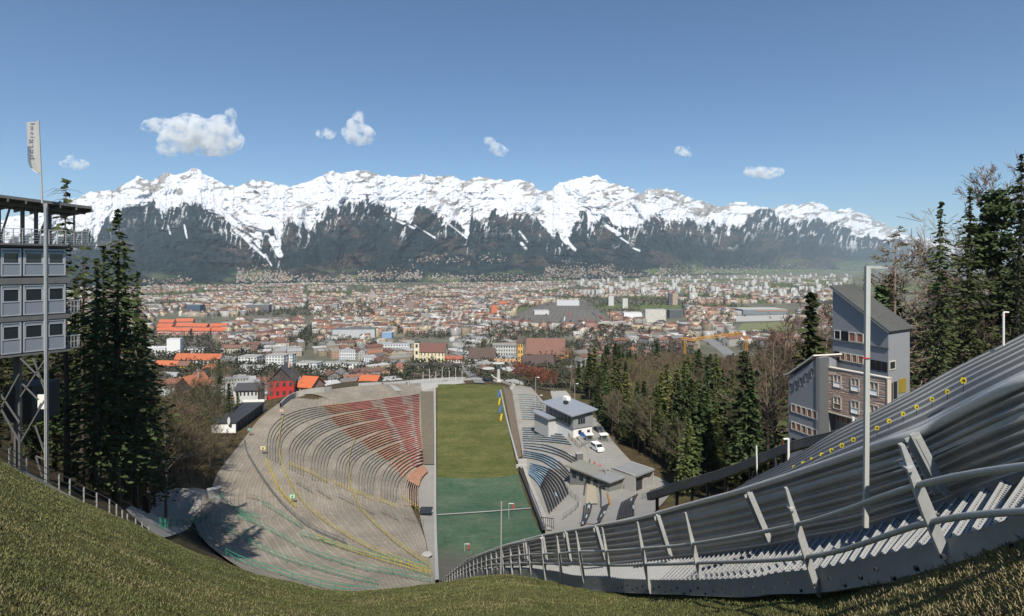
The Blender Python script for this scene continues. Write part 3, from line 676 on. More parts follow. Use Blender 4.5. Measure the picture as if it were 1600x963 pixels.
def pine(seed, H, key):
    r = np.random.RandomState(seed); t = cone_trunk(H*.97, .3, .25, 8, seed=seed); cen = []; A = []; B = []; Cc = []
    for k in range(38):
        f = .38+.62*(k+r.rand())/38; z = H*f; an = r.rand()*6.3; L = (4.4*(1-(f-.38)/.62)**.95+.5)*(.4+.65*r.rand())
        e = np.array([math.cos(an)*L, math.sin(an)*L, z+L*(.12+.25*(f-.5))]); b0 = np.array([0, 0, z-.3])
        t.tube([tuple(b0), tuple((b0+e)/2+[0, 0, -.1]), tuple(e)], [.07, .05, .02], 4, cap=False)
        for c_ in range(5):
            q = b0+(e-b0)*(.45+.6*r.rand())+r.randn(3)*[.45, .45, .2]; n = 20
            P = q+unit(r.randn(n, 3))*(r.rand(n, 1)**.4)*[.85, .85, .38]
            cen.append(P); a = unit(r.randn(n, 3)); b = unit(np.cross(a, r.randn(n, 3))); s = .30*(.6+.8*r.rand(n, 1))
            A.append(a*s); B.append(b*s*.5); g = .55+.8*r.rand(n, 1); Cc.append(np.hstack([g, g, g*.9]))
    KIND[key] = make_tree('pine_tree', quads(np.concatenate(cen), np.concatenate(A), np.concatenate(B), np.concatenate(Cc)), t, MT['barkpine'], 'pine', 'pine tree', (.04, .062, .026))
pine(3, 24, 'pine0'); pine(8, 24, 'pine1')
def bare(seed, H, key, spread=.5, col_=(.15, .115, .085), larch=False, twig=1.0, name='bare_tree'):
    r = random.Random(seed); t = MB(); tw = []
    R_ = Vector
    def branch(p, d, L, rad, lv):
        q = p+d*L*.55+R_((r.uniform(-1, 1), r.uniform(-1, 1), r.uniform(-.3, .6)))*L*.08; e = q+(d+R_((0, 0, .12 if not larch else .05))).normalized()*L*.5
        if lv < 3: t.tube([p, q, e], [rad, rad*.7, rad*.3], 3 if lv > 0 else 5, cap=False)
        else: tw.append((p, e))
        if lv >= 4: return
        n = {0: 6, 1: 6, 2: 6, 3: 3}[lv]
        for i in range(n):
            f = r.uniform(.25, 1); b = p.lerp(q, f/.55) if f < .55 else q.lerp(e, (f-.55)/.45)
            nd = (d+R_((r.gauss(0, 1), r.gauss(0, 1), r.gauss(0, .55)+.25))*.62).normalized()
            if lv == 3: tw.append((b, b+nd*L*.55)); continue
            branch(b, nd, L*r.uniform(.38, .6), rad*.5, lv+1)
    t.tube([(0, 0, 0), (.15, .05, H*.3), (.0, .2, H*.6), (.1, .0, H*.97)], [H*.012, H*.010, H*.006, .02], 6)
    n = 26 if not larch else 60
    for i in range(n):
        f = .28+.7*(i+r.random())/n if not larch else .12+.87*(i+r.random())/n
        a = r.random()*6.3; el = (.35+.75*f) if not larch else .05
        L = (H*spread*(1-f)**.75*.8+H*.05)*r.uniform(.7, 1.1) if not larch else H*.17*(1-f)**.7+.3
        branch(R_((.08, .1, H*f)), R_((math.cos(a)*math.cos(el), math.sin(a)*math.cos(el), math.sin(el))), L, H*.0035*(1.3-f), 1 if not larch else 1)
    P0 = np.array([tuple(a) for a, b in tw]); P1 = np.array([tuple(b) for a, b in tw]); d = P1-P0
    rr = np.random.RandomState(seed); sd_ = unit(np.cross(d, rr.randn(len(d), 3)))*.022*twig
    g = .6+.7*rr.rand(len(d), 1)
    cr = quads((P0+P1)/2, d*.5, sd_, np.hstack([g, g, g]))
    KIND[key] = make_tree(name, cr, t, MT['barkbare'], 'bare tree', 'bare tree' if not larch else 'larch tree', col_)
bare(1, 18, 'bare0'); bare(2, 18, 'bare1', .42); bare(3, 18, 'bare2', .36, (.17, .12, .08)); bare(4, 18, 'bare3', .5, (.12, .12, .06))
bare(9, 22, 'larch', larch=True, col_=(.26, .21, .15), name='larch_tree', twig=1.6)
bare(11, 6, 'bush0', .8, (.13, .105, .07), name='bush'); bare(12, 5, 'blossom', .7, (.45, .38, .38), twig=2.0, name='blossom_tree')
H0 = {'big': 31, 'sparse': 31, 'pine': 24, 'bare': 18, 'larch': 22, 'bush': 6, 'blossom': 5, 'spruce': 20}
NM = {'spruce': 'dark green spruce', 'big': 'tall dark spruce', 'sparse': 'thin gappy spruce', 'pine': 'dark green pine', 'bare': 'leafless brown tree', 'larch': 'pale leafless larch', 'bush': 'leafless brown bush', 'blossom': 'pale pink blossoming tree'}
def base_kind(k): return k.rstrip('0123456789')
def plant(key, p, H, where, group=None, color=None, label=None, wide=1.0):
    root, tr, cr = KIND[key]; k = base_kind(key); s = H/H0[k]; r = root.copy(); col.objects.link(r)
    r.location = (p[0], p[1], p[2]-.2); r.rotation_euler = (rnd.uniform(-.02, .02), rnd.uniform(-.02, .02), rnd.random()*6.3); r.scale = (s*wide*rnd.uniform(.9, 1.15),)*2+(s,)
    r['label'] = label or f'{NM[k]} {where}'; r['group'] = group or f'{NM[k]}s {where}'
    for ch in (tr, cr):
        c = ch.copy(); c.parent = r; col.objects.link(c)
        if ch is cr:
            b = color or tuple(ch.color[:3]); f = rnd.uniform(.75, 1.3); c.color = (b[0]*f*rnd.uniform(.9, 1.15), b[1]*f, b[2]*f, 1)
    return r
def top_h(p, ytop): return p[2] and (ZC-(ytop-HY)/F*p[1])-p[2]
def plant_at(key, px, ytop, Y, label, **kw):
    """trunk at photo column px and depth Y, crown top at photo row ytop"""
    p = onground((px-800)/F*Y, Y); H = top_h(p, ytop)
    return plant(key, p, H, '', label=label, group=kw.pop('group', 'trees singled out near the hill'), **kw)
# wood to the right of the arena
bx = [(745, 1060), (720, 1022), (700, 985), (680, 952), (650, 938), (635, 930), (618, 905), (600, 850), (590, 835), (560, 835)]
def right_edge(gy): return np.interp(gy, [b[0] for b in reversed(bx)], [b[1] for b in reversed(bx)])
cnt = 0; tries = 0; placed = []
for i in range(34):
    gy = 636+i*3.25; px_ = right_edge(gy)+rnd.uniform(1, 9); p = hit(px_, gy, 100); placed.append((p.x, p.y)); con = rnd.random() < .55
    plant(rnd.choice(['spruce0', 'spruce1', 'spruce2', 'spruce3']) if con else rnd.choice(['bare0', 'bare1', 'bare2']), p, rnd.uniform(11, 17), 'along the outer edge of the arena yard', color=rnd.choice([(.045, .066, .026), (.06, .078, .03)]) if con else (.13, .11, .065))

while cnt < 400 and tries < 20000:
    tries += 1; Y = 124+230*rnd.random()**1.3; px_ = rnd.uniform(850, 1310) if cnt % 3 else rnd.uniform(900, 1100); gy = float(ypix((px_-800)/F, Y))
    if px_ < right_edge(gy)+4 or (Y < 130 and px_ < 1070) : continue
    if 855 < px_ < 895 and 606 < gy < 640: continue
    if Y > 300 and px_ < 990 and rnd.random() < .3: continue
    x = (px_-800)/F*Y
    if any((x-a)**2+(Y-b)**2 < (9 if Y < 260 else 16) for a, b in placed): continue
    placed.append((x, Y)); p = onground(x, Y)
    con = (fbm(x*.02+5, Y*.02, 3, 77) > .47) if px_ > 985 else (rnd.random() < .55)
    zone = 'in the front edge of the wood' if Y < 175 else ('in the middle of the wood' if Y < 270 else 'at the back of the wood')
    side = 'beside the arena yard' if px_ < 1090 else 'left of the judges tower'
    if Y > 270: side = 'above the city' if px_ > 960 else 'behind the right stand'
    if con:
        H = rnd.uniform(15, 25) if Y < 280 else rnd.uniform(14, 22)
        plant(rnd.choice(['spruce0', 'spruce1', 'spruce2', 'spruce3']), p, H, zone+' '+side, color=rnd.choice([(.045, .066, .026), (.036, .052, .024), (.06, .078, .03), (.08, .09, .034)]))
    else:
        plant(rnd.choice(['bare0', 'bare1', 'bare2', 'bare3']), p, rnd.uniform(12, 20), zone+' '+side, color=rnd.choice([(.14, .11, .07), (.12, .11, .06), (.155, .115, .075), (.105, .105, .045), (.13, .13, .055)]))
    cnt += 1
for key, px_, yt, Y, lab in [
    ('spruce2', 1262, 452, 92, 'tall dark green spruce standing directly left of the upper judges tower'),
    ('spruce0', 1158, 545, 112, 'tall spruce left of the stepped wing with bare trees on both sides'),
    ('spruce3', 1172, 580, 100, 'dark spruce beside the tall spruce left of the stepped wing'),
    ('bare1', 1212, 528, 105, 'leafless tree between the tall spruce and the stepped wing'),
    ('bare0', 1200, 560, 120, 'leafless tree with spreading branches left of the stepped wing'),
    ('bare2', 1228, 500, 125, 'slim leafless tree just left of the tall spruce by the tower'),
    ('bare1', 1292, 488, 100, 'leafless tree between the tall spruce and the upper tower'),
    ('bare0', 1310, 500, 115, 'leafless tree showing behind the left side of the upper tower'),
    ('spruce2', 1026, 535, 300, 'pointed spruce rising above the wood left of the yellow crane'),
    ('spruce1', 985, 545, 320, 'narrow spruce rising behind the brown tiled abbey'),
    ('spruce2', 1085, 548, 250, 'broad spruce at the upper edge of the wood under the crane jib'),
    ('spruce0', 1110, 552, 240, 'broad spruce at the upper edge of the wood right of the crane jib middle'),
    ('bare3', 893, 540, 330, 'pale leafless tree standing over the plaza behind the right stand'),
    # right hill: pines, larch and a dark mass behind
    ('big1', 1466, 312, 78, 'leftmost of the tall conifers right of the judges tower'),
    ('big0', 1512, 290, 84, 'second tall conifer from the judges tower'),
    ('big1', 1588, 238, 82, 'tallest conifer at the right edge of the picture'),
    ('pine1', 1556, 300, 95, 'pine between the second conifer and the tallest one at the edge'),
    ('pine1', 1635, 260, 90, 'pine half cut off by the right edge of the picture'),
    ('larch', 1405, 350, 88, 'pale leafless larch behind the pole with the short arm'),
    ('bare1', 1432, 392, 92, 'leafless tree between the larch and the leftmost tall conifer'),
    ('bare0', 1548, 280, 110, 'bare branches rising between the tall conifers'),
    ('spruce2', 1375, 440, 84, 'broad dark spruce behind the roof of the upper tower'),
    ('spruce0', 1398, 425, 96, 'dark spruce behind the foot of the pale larch')]:
    plant_at(key, px_, yt, Y, lab)
for i in range(64):
    px_ = rnd.uniform(1415, 1760); Y = rnd.uniform(90, 190); yt = np.interp(px_, [1415, 1450, 1500, 1600, 1760], [490, 455, 430, 400, 350])+rnd.uniform(0, 90)
    p = onground((px_-800)/F*Y, Y); H = min(max(top_h(p, yt), 8), 30)
    key = rnd.choice(['spruce0', 'spruce1', 'pine0', 'pine1', 'bare0', 'bare1', 'spruce2', 'big1'])
    plant(key, p, H, 'in the dark wood on the right hill behind the tower and pines')
# left: tall spruces beside the start house and shrubs down to the arena
for key, px_, yt, Y, lab in [
    ('big0', 182, 322, 60, 'tallest spruce left of the arena with a long pale bare trunk line'),
    ('big1', 212, 420, 66, 'spruce leaning against the right side of the tallest left spruce'),
    ('big1', 150, 400, 57, 'spruce just left of the tallest left spruce'),
    ('big0', 165, 380, 70, 'spruce standing behind the tallest left spruce'),
    ('big1', 200, 372, 75, 'dark spruce filling the gap behind the tallest left spruce'),
    ('big0', 118, 430, 72, 'dark spruce behind the right balconies of the steel start house'),
    ('big1', 228, 500, 80, 'lower dark spruce right of the tallest left spruce'),
    ('sparse', 105, 272, 58, 'thin spruce with a gappy top rising behind the steel start house'),
    ('sparse', 128, 395, 64, 'thin spruce between the steel start house and the tallest spruce'),
    ('big1', 60, 480, 66, 'dark spruce seen behind the legs of the steel start house'),
    ('big0', 20, 420, 72, 'dark spruce behind the left bays of the steel start house'),
    ('big0', -18, 292, 60, 'dark spruce top showing above the left end of the flat roof'),
    ('sparse', 232, 560, 75, 'thin low spruce at the right foot of the tallest left spruce'),
    ('spruce2', 358, 598, 172, 'round dark green spruce above the black roofed hut'),
    ('spruce1', 372, 612, 180, 'small dark spruce right of the round one above the black roofed hut'),
    ('bare0', 408, 590, 225, 'leafless tree in front of the bright red house'),
    ('bare1', 425, 580, 240, 'slim leafless tree left of the bright red house'),
    ('bare0', 460, 575, 270, 'leafless tree standing by the right wall of the bright red house'),
    ('bare3', 330, 562, 300, 'greenish leafless tree right of the yellow building'),
    ('spruce0', 342, 560, 330, 'spruce standing behind the pink house and right of it'),
    ('bare3', 350, 566, 360, 'round greenish tree beside the white school')]:
    plant_at(key, px_, yt, Y, lab)
for i in range(44):
    px_ = rnd.uniform(-40, 235); Y = rnd.uniform(66, 150)
    p = onground((px_-800)/F*Y, Y)
    plant(rnd.choice(['big1', 'sparse', 'spruce1', 'bare1', 'bare0', 'spruce3']), p, rnd.uniform(14, 24) if px_ < 200 else rnd.uniform(10, 15), 'in the dark wood behind the steel start house')
for i in range(75):
    px_ = rnd.uniform(215, 362); Y = rnd.uniform(92, 150); gy = float(ypix((px_-800)/F, Y))
    if px_ > np.interp(gy, [680, 720, 745, 775], [372, 345, 325, 262]): continue
    yt = np.interp(px_, [222, 300, 350, 372], [600, 640, 648, 668])+rnd.uniform(0, 40); p = onground((px_-800)/F*Y, Y)
    plant(rnd.choice(['bare0', 'bare1', 'bare2', 'bare3']), p, max(top_h(p, yt), 4), 'in the thicket left of the arena edge', color=rnd.choice([(.13, .10, .07), (.10, .095, .045), (.15, .11, .075)]))

def mass(name, items, frac, seed=3):
    """many far trees as one object: thinned crowns at real places"""
    r = np.random.RandomState(seed); VV = []; CC = []
    for key, p, H, c in items:
        root, tr, cr = KIND[key]; me = cr.data; n = len(me.polygons); v = np.empty(len(me.vertices)*3, np.float32); me.vertices.foreach_get('co', v); v = v.reshape(-1, 4, 3)
        sel = r.rand(len(v)) < frac; v = v[sel]; s = H/H0[base_kind(key)]; a = r.rand()*6.3; ca, sa2 = math.cos(a), math.sin(a); v = v*s*np.array([1.1, 1.1, 1]); m_ = v.mean(1, keepdims=True); v = m_+(v-m_)*(1/frac)**.5
        v = np.stack([v[..., 0]*ca-v[..., 1]*sa2, v[..., 0]*sa2+v[..., 1]*ca, v[..., 2]], -1)+np.array([p[0], p[1], p[2]]); VV.append(v.reshape(-1, 3)); CC.append(np.repeat(np.array([c])*r.uniform(.6, 1.3, (len(v), 1)), 4, 0))
    V = np.concatenate(VV); o = link(name, np_mesh(name, V, np.arange(len(V)).reshape(-1, 4), MT['leaf'], np.concatenate(CC), smooth=False)); return tag(o, kind='stuff')
items = []
for i in range(2400):
    Y = 128+350*rnd.random(); px_ = rnd.uniform(800, 1300); gy = float(ypix((px_-800)/F, Y)); x = (px_-800)/F*Y
    if px_ < right_edge(gy)+6 or (855 < px_ < 900 and 600 < gy < 642) or len(items) > 420: continue
    if any((x-a)**2+(Y-b)**2 < 12 for a, b in placed): continue
    placed.append((x, Y)); con = fbm(x*.02+5, Y*.02, 3, 77) > (.50 if px_ > 960 else .60)
    items.append((rnd.choice(['spruce0', 'spruce2']) if con else rnd.choice(['bare0', 'bare1', 'bare2']), onground(x, Y), rnd.uniform(12, 19), (.042, .060, .024) if con else rnd.choice([(.14, .105, .075), (.12, .10, .065), (.16, .11, .08)])))
mass('background_wood', items, .33)
items = []
for i in range(900):
    px_ = rnd.uniform(-60, 360); Y = rnd.uniform(95, 240); gy = float(ypix((px_-800)/F, Y))
    if px_ > np.interp(gy, [600, 680, 720, 745, 775], [330, 350, 330, 310, 240]): continue
    items.append((rnd.choice(['bare0', 'bare1', 'spruce0', 'spruce3']) if px_ < 230 else rnd.choice(['bare0', 'bare2']), onground((px_-800)/F*Y, Y), rnd.uniform(9, 15) if px_ > 230 else rnd.uniform(12, 20), (.05, .055, .028) if rnd.random() < .4 else (.12, .095, .065)))
    if len(items) > 240: break
mass('left_background_wood', items, .33)
items = []
for i in range(190):
    px_ = rnd.uniform(1405, 1850); Y = rnd.uniform(95, 260); items.append((rnd.choice(['spruce0', 'spruce2', 'bare0']), onground((px_-800)/F*Y, Y), rnd.uniform(16, 24), (.035, .048, .022)))
mass('right_hill_wood', items, .33)
# ------------------------------------------------------------ the near hill structure: stair, corrugated guard, slope
PXo = [1720, 1600, 1518, 1411, 1358, 1282, 1215, 1150, 1014, 904, 850, 800, 764, 735, 706, 685]
YOo = [794, 802, 831, 859, 871, 888, 895, 904, 906, 900, 891, 890, 890, 894, 904, 915]
DPo = [3.0, 3.6, 4.1, 5.0, 5.7, 6.8, 7.9, 9.3, 13.8, 20, 25, 31, 37, 46, 60, 76]
PXi = [1830, 1676, 1566, 1476, 1397, 1324, 1260, 1190, 1050, 930, 868, 810, 772, 740, 709, 687]
YOi = [690, 715, 752, 785, 810, 831, 842, 856, 873, 884, 882, 884, 886, 891, 902, 914]
YOo[0] = 765; YOi[0] = 655
def dense(P, n): return [Vector(q) for q in spl([tuple(p) for p in P], n)]
o_pts = []; i_pts = []
for a, b, d, c, e in zip(PXo, YOo, DPo, PXi, YOi):
    o_ = pt(a, b, d); Yi = d*(b-HY)/(e-HY); i_pts.append(pt(c, e, Yi)); o_pts.append(o_)
NS = 300
def by_len(P, n):
    return dense(P, n)
t_ = np.linspace(0, 1, len(o_pts))
def interp3(P, t):
    """Catmull-Rom through control points, shared parameter"""
    x = t*(len(P)-1); i = min(int(x), len(P)-2); f = x-i
    p0, p1, p2, p3 = P[max(i-1, 0)], P[i], P[i+1], P[min(i+2, len(P)-1)]
    return .5*((2*p1)+(-p0+p2)*f+(2*p0-5*p1+4*p2-p3)*f*f+(-p0+3*p1-3*p2+p3)*f**3)
ts = np.linspace(0, 1, 400)
OO = [interp3(o_pts, t) for t in ts]; II = [interp3(i_pts, t) for t in ts]
# resample by metres along the outer line
cum = [0]
for a, b in zip(OO, OO[1:]): cum.append(cum[-1]+(b-a).length)
def at_m(P, m_):
    k = np.interp(m_, cum, np.arange(len(cum))); i = min(int(k), len(P)-2); return P[i].lerp(P[i+1], k-i)
RAILX = [1760, 1600, 1442, 1356, 1226, 1150, 1066, 995, 900, 848, 785, 732, 696, 683]
RAILY = [545, 601, 680, 708, 750, 773, 794, 813, 829, 838, 854, 874, 902, 912]
def rail_top(p):
    px_ = 800+p.x/p.y*F; py = float(np.interp(px_, RAILX[::-1], RAILY[::-1])); z = ZC-(py-HY)/F*p.y
    return Vector((p.x, p.y, max(z, p.z+.35)))
TT = [rail_top(p) for p in II]
# smooth the rail line
for _ in range(12): TT = [TT[0]]+[(TT[i-1]+TT[i]*2+TT[i+1])/4 for i in range(1, len(TT)-1)]+[TT[-1]]
def side(i, P): 
    d = P[min(i+1, len(P)-1)]-P[max(i-1, 0)]; return Vector((d.y, -d.x, 0)).normalized()*-1
guard = thing('corrugated_guard', tuple(II[60]), 'long guard of corrugated galvanised steel beside the stair with a round top rail', 'guard wall')
P = []
for i in range(len(II)):
    n_ = side(i, II); row = []; M_ = 49
    for j in range(M_):
        f = j/(M_-1); q = II[i].lerp(TT[i], f); row.append(q+n_*(.035*math.sin(f*7*2*PI)))
    P.append(row)
mb = MB(); mb.grid(P); cg = mb.build('corrugated_sheet', M('corrugated_zinc', (.27, .27, .26, 1), .42, .45, var=.5, sc1=1.5, sc2=12, coord='obj', stretch=(1, 1, .4)), guard, smooth=True)
mb = MB(); rad = [min(.055, .03+.004*p.y) for p in TT]; mb.tube([p+Vector((0, 0, .04)) for p in TT], rad, 10); mb.build('top_rail', M('pale_zinc_tube', (.52, .51, .48, 1), .45, .2, var=.3, sc1=4, sc2=20, coord='obj'), guard, smooth=True)
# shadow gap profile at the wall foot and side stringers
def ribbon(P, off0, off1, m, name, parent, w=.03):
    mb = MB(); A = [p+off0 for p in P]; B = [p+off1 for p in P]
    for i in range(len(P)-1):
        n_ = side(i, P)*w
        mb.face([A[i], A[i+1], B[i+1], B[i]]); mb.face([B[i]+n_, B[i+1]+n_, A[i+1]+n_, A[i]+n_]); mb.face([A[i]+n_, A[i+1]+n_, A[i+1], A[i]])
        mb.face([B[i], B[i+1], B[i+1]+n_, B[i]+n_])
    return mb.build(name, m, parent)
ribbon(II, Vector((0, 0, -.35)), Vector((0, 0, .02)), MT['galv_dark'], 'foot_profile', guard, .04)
stair = thing('steel_stairway', tuple(OO[60]), 'long galvanised steel grating stairway sweeping down beside the corrugated guard', 'stairway')
SK = [-.30 if p.y < 12 else -.30-.02*(p.y-12) for p in OO]
mb = MB()
for i in range(len(OO)-1):
    n_ = side(i, OO)*.012; a, b = OO[i], OO[i+1]; sa, sb = Vector((0, 0, SK[i])), Vector((0, 0, SK[i+1]))
    mb.face([a+sa, b+sb, b, a]); mb.face([a-n_*5, b-n_*5, b, a]); mb.face([a+sa+n_*5, b+sb+n_*5, b+sb, a+sa]); mb.face([b+sb-n_, a+sa-n_, a-n_, b-n_])
mb.build('side_stringer', M('dull_steel_channel', (.25, .25, .235, 1), .7, .1, var=.5, sc1=2, sc2=14, coord='obj'), stair)
mb = MB()
for m_ in np.arange(.3, 19, .42):
    p = at_m(OO, m_); q = at_m(OO, m_+.05); d = (q-p).normalized(); s = Vector((-d.y, d.x, 0)).normalized()
    if s.x > 0: s = -s
    mb = MB(); mb.box(p+Vector((0, 0, -.16-.05*(int(m_/.42) % 3)))+s*.085, (.03, .03, .03)); mb.build('bolt', MT['dark'], stair)
# treads: open grating of crossed bars, near ones modelled bar by bar
m_ = 0.0; k = 0; nd = 0
far_mb = MB(); MT['grating'] = M('pale_grating', (.38, .38, .37, 1), .5, .15, var=.3, sc1=4, sc2=30, coord='obj')
while m_ < cum[-1]-.3:
    a0, b0 = at_m(OO, m_), at_m(II, m_); a1, b1 = at_m(OO, m_+.245), at_m(II, m_+.245)
    z = a1.z; a0 = a0.lerp(b0, .03); a1 = a1.lerp(b1, .03); tread = MB(); 
    A0, A1 = Vector((a0.x, a0.y, z)), Vector((a1.x, a1.y, z)); B0, B1 = Vector((b0.x, b0.y, z)), Vector((b1.x, b1.y, z))
    tgt = tread if nd < 90 else far_mb
    if a0.y < 13:
        tgt.beam(A0, B0, .012, .03); tgt.beam(A1, B1, .022, .03); tgt.beam(A0, A1, .01, .035); tgt.beam(B0, B1, .01, .035)
        nb = 5 if a0.y < 9 else 4; nc = 24 if a0.y < 7 else (16 if a0.y < 9 else 10)
        for i in range(1, nb): tgt.beam(A0.lerp(A1, i/nb), B0.lerp(B1, i/nb), .014, .012)
        for j in range(1, nc): tgt.beam(A0.lerp(B0, j/nc), A1.lerp(B1, j/nc), .016, .010)
    else:
        for i in range(0, 5): tgt.beam(A0.lerp(A1, i/4.2), B0.lerp(B1, i/4.2), .028, .03)
    if nd < 90: tread.build('tread', MT['grating'], stair)
    nd += 1; m_ += .27
far_mb.build('tread', MT['galv'], stair); stair.children[-1]['kind'] = 'stuff'
# posts: flat tapering steel blades leaning with the slope
POSTS = [(1702, 885, 1610, 640), (1482, 884, 1408, 694), (1280, 932, 1228, 762), (1103, 937, 1071, 801), (1017, 931, 996, 816), (957, 926, 941, 825), (914, 917, 900, 831), (879, 913, 870, 838), (853, 909, 846, 841), (831, 905, 826, 845), (815, 903, 810, 848), (801, 902, 797, 851), (788, 901, 785, 855), (778, 899, 775, 859), (770, 898, 767, 861), (762, 899, 759.5, 864), (755, 900, 752.5, 867), (748, 901, 746, 870), (742, 902, 740, 873), (736, 903, 734, 876), (730.5, 905, 729, 879), (725.5, 906, 724, 882), (721, 907, 719.5, 885), (716.5, 908, 715, 888), (712, 909, 711, 891), (708, 911, 707, 894), (704, 912, 703, 898), (700, 914, 699, 901), (696, 916, 695.5, 905)]
POSTS += [(692, 918, 692, 908), (688, 920, 688, 912)]
hand = thing('stair_railing', tuple(OO[60]), 'outer handrail of the steel stairway on leaning pointed flat steel posts', 'railing')
pt_top = []; pt_mid1 = []; pt_mid2 = []
for k, (fx, fy, tx, ty) in enumerate(POSTS):
    Y = float(np.interp(fx, PXo[::-1], DPo[::-1])); a = pt(fx, fy, Y); b = pt(tx, ty, Y*1.0)
    d = (b-a); L = d.length; dn = d.normalized(); i = int(np.argmin([(p-a).length for p in OO])); tg = (OO[min(i+1, len(OO)-1)]-OO[max(i-1, 0)]).normalized()
    nrm = tg.cross(dn).normalized(); fl = nrm.cross(dn).normalized()   # flat side looks along the path
    wd = .07*(1 if Y < 12 else 1+(Y-12)*.035); th_ = .024 if Y < 12 else .024+(Y-12)*.004
    wn = Vector((-tg.y, tg.x, 0)).normalized(); ax = (wn-dn*wn.dot(dn)).normalized(); ay = dn.cross(ax)
    prof = [(0, .35), (.12, .8), (.45, 1.0), (.62, .9), (1.0, .35)]
    mb = MB(); ring = []
    for f, w_ in prof:
        c = a+d*f; ww = wd*w_*.62; ring.append([c+ax*ww+ay*th_, c-ax*ww+ay*th_, c-ax*ww-ay*th_, c+ax*ww-ay*th_])
    for r0, r1 in zip(ring, ring[1:]):
        for j in range(4): mb.face([r0[j], r0[(j+1) % 4], r1[(j+1) % 4], r1[j]])
    mb.face(ring[0][::-1]); mb.face(ring[-1])
    if Y < 8: mb.box(a+d*.82+ax*.02, (.03, .12, .05), axes=(dn, ay, ax)); mb.box(a+d*.08, (.02, .06, .02), axes=(dn, ay, ax))
    mb.build('post', MT['galv'], hand)
    pt_mid1.append(a+d*(.66 if k < 3 else .64)-ax*0); pt_mid2.append(a+d*(.36 if k < 3 else .42)); pt_top.append(b)
for P_ in (pt_mid1, pt_mid2):
    pts = [interp3(P_, t) for t in np.linspace(0, 1, 160)]
    mb = MB(); mb.tube(pts, [min(.021+.0009*p.y, .06) for p in pts], 8); mb.build('handrail', MT['galv'], hand, smooth=True)
pts = [interp3(pt_top[8:], t) for t in np.linspace(0, 1, 80)]
mb = MB(); mb.tube(pts, [.05 for p in pts], 6); mb.build('handrail', MT['galv'], hand)
# wall frames: channel posts bolted to the sheet
for (fx, fy, tx, ty) in [(1484, 770, 1438, 681), (1208, 846, 1176, 771), (1050, 866, 1031, 806), (948, 874, 934, 824), (1692, 700, 1640, 600), (893, 874, 886, 832), (855, 872, 850, 839), (825, 873, 822, 846)]:
    i = int(np.argmin([abs(800+p.x/p.y*F-fx) for p in II])); Y = II[i].y*.985; a = pt(fx, fy, Y); b = pt(tx, ty, Y)
    s = side(i, II); s = s if s.x < 0 else -s
    mb = MB(); a += s*.05; b += s*.05; d = (II[min(i+2, 399)]-II[max(i-2, 0)]).normalized(); w_ = .13*max(1, Y/9)
    mb.beam(a, b, .05, w_, up=tuple(s)) if False else mb.beam(a, b, w_, .05, up=tuple(s)); mb.beam(a+d*w_*.5+s*.03, b+d*w_*.5+s*.03, .014, .09, up=tuple(s)); mb.beam(a-d*w_*.5+s*.03, b-d*w_*.5+s*.03, .014, .09, up=tuple(s))
    mb.build('wall_post', MT['galv'], guard)
# landing slope beyond the guard: stepped metal rails running with the slope
fx_ = [1760, 1600, 1500, 1400, 1300, 1237, 1186, 1120, 1040, 960]; fy_ = [462, 545, 592, 645, 695, 733, 757, 792, 828, 850]; fd_ = [10, 11, 11.8, 12.7, 14, 15.5, 17.5, 21, 29, 42]
far_e = [interp3([pt(a, b, c) for a, b, c in zip(fx_, fy_, fd_)], t) for t in np.linspace(0, 1, 120)]
near_i = [TT[int(k)]+Vector((0, 0, -.16)) for k in np.linspace(8, 240, 120)]
# pair by photo column so the slats run parallel to the guard
nearx = np.array([800+p.x/p.y*F for p in near_i]); P = []
for q in far_e:
    px_ = 800+q.x/q.y*F; k = float(np.interp(-px_, -nearx, np.arange(120))); i = min(int(k), 118); P.append((near_i[i].lerp(near_i[i+1], k-i), q))
slope = thing('landing_slope', tuple(P[30][1]), 'slope of stepped grey metal slats behind the guard rising to the right edge', 'slope cladding')
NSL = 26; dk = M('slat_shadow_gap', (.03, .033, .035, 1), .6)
for s in range(NSL):
    mb = MB(); f0, f1 = s/NSL, (s+.55)/NSL; rows = []
    for a, b in P:
        w0 = f0; w1 = f1; p0 = a.lerp(b, w0)+Vector((0, 0, .0)); p1 = a.lerp(b, w1)+Vector((0, 0, .05+.01*s)); rows.append([p0+Vector((0, 0, -.12)), p0, p1, p1+Vector((0, 0, -.14))])
    mb.grid(rows); mb.build('slat', MT['galv_dark'] if s % 3 else MT['galv'], slope)
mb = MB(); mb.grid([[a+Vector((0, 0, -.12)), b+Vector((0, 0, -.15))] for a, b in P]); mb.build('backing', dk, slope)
mb = MB(); mb.tube([b+Vector((0, 0, .10)) for a, b in P], .035, 6); mb.build('edge_rail', MT['galv'], slope)
ym = M('yellow_marker', (.52, .42, .02, 1), .6, var=.1); mk = thing('distance_marker', (0, 0, 0), 'x', 'marker')
MK = [(1505, 605), (1480, 617), (1456, 629), (1432, 641), (1411, 652), (1389, 663), (1370, 674), (1333, 692), (1315, 701), (1299, 709), (1284, 716), (1269, 723), (1255, 729.5), (1241, 736)]
mb = MB(); mb.beam((0, 0, 0), (0, 0, .17), .008); mb.build('stem', MT['dark'], mk)
mb = MB(); 
for q in range(6):
    a0 = q*PI/3; mb.box((math.cos(a0)*.028, 0, .19+math.sin(a0)*.028), (.045, .012, .045))
mb.build('plate', ym, mk)
mb = MB(); mb.box((-.012, -.012, .19), (.008, .006, .04)); mb.box((.014, -.012, .19), (.02, .006, .04)); mb.box((.014, -.014, .19), (.008, .006, .02)); mb.build('digits', MT['dark'], mk)
base_kids = list(mk.children)
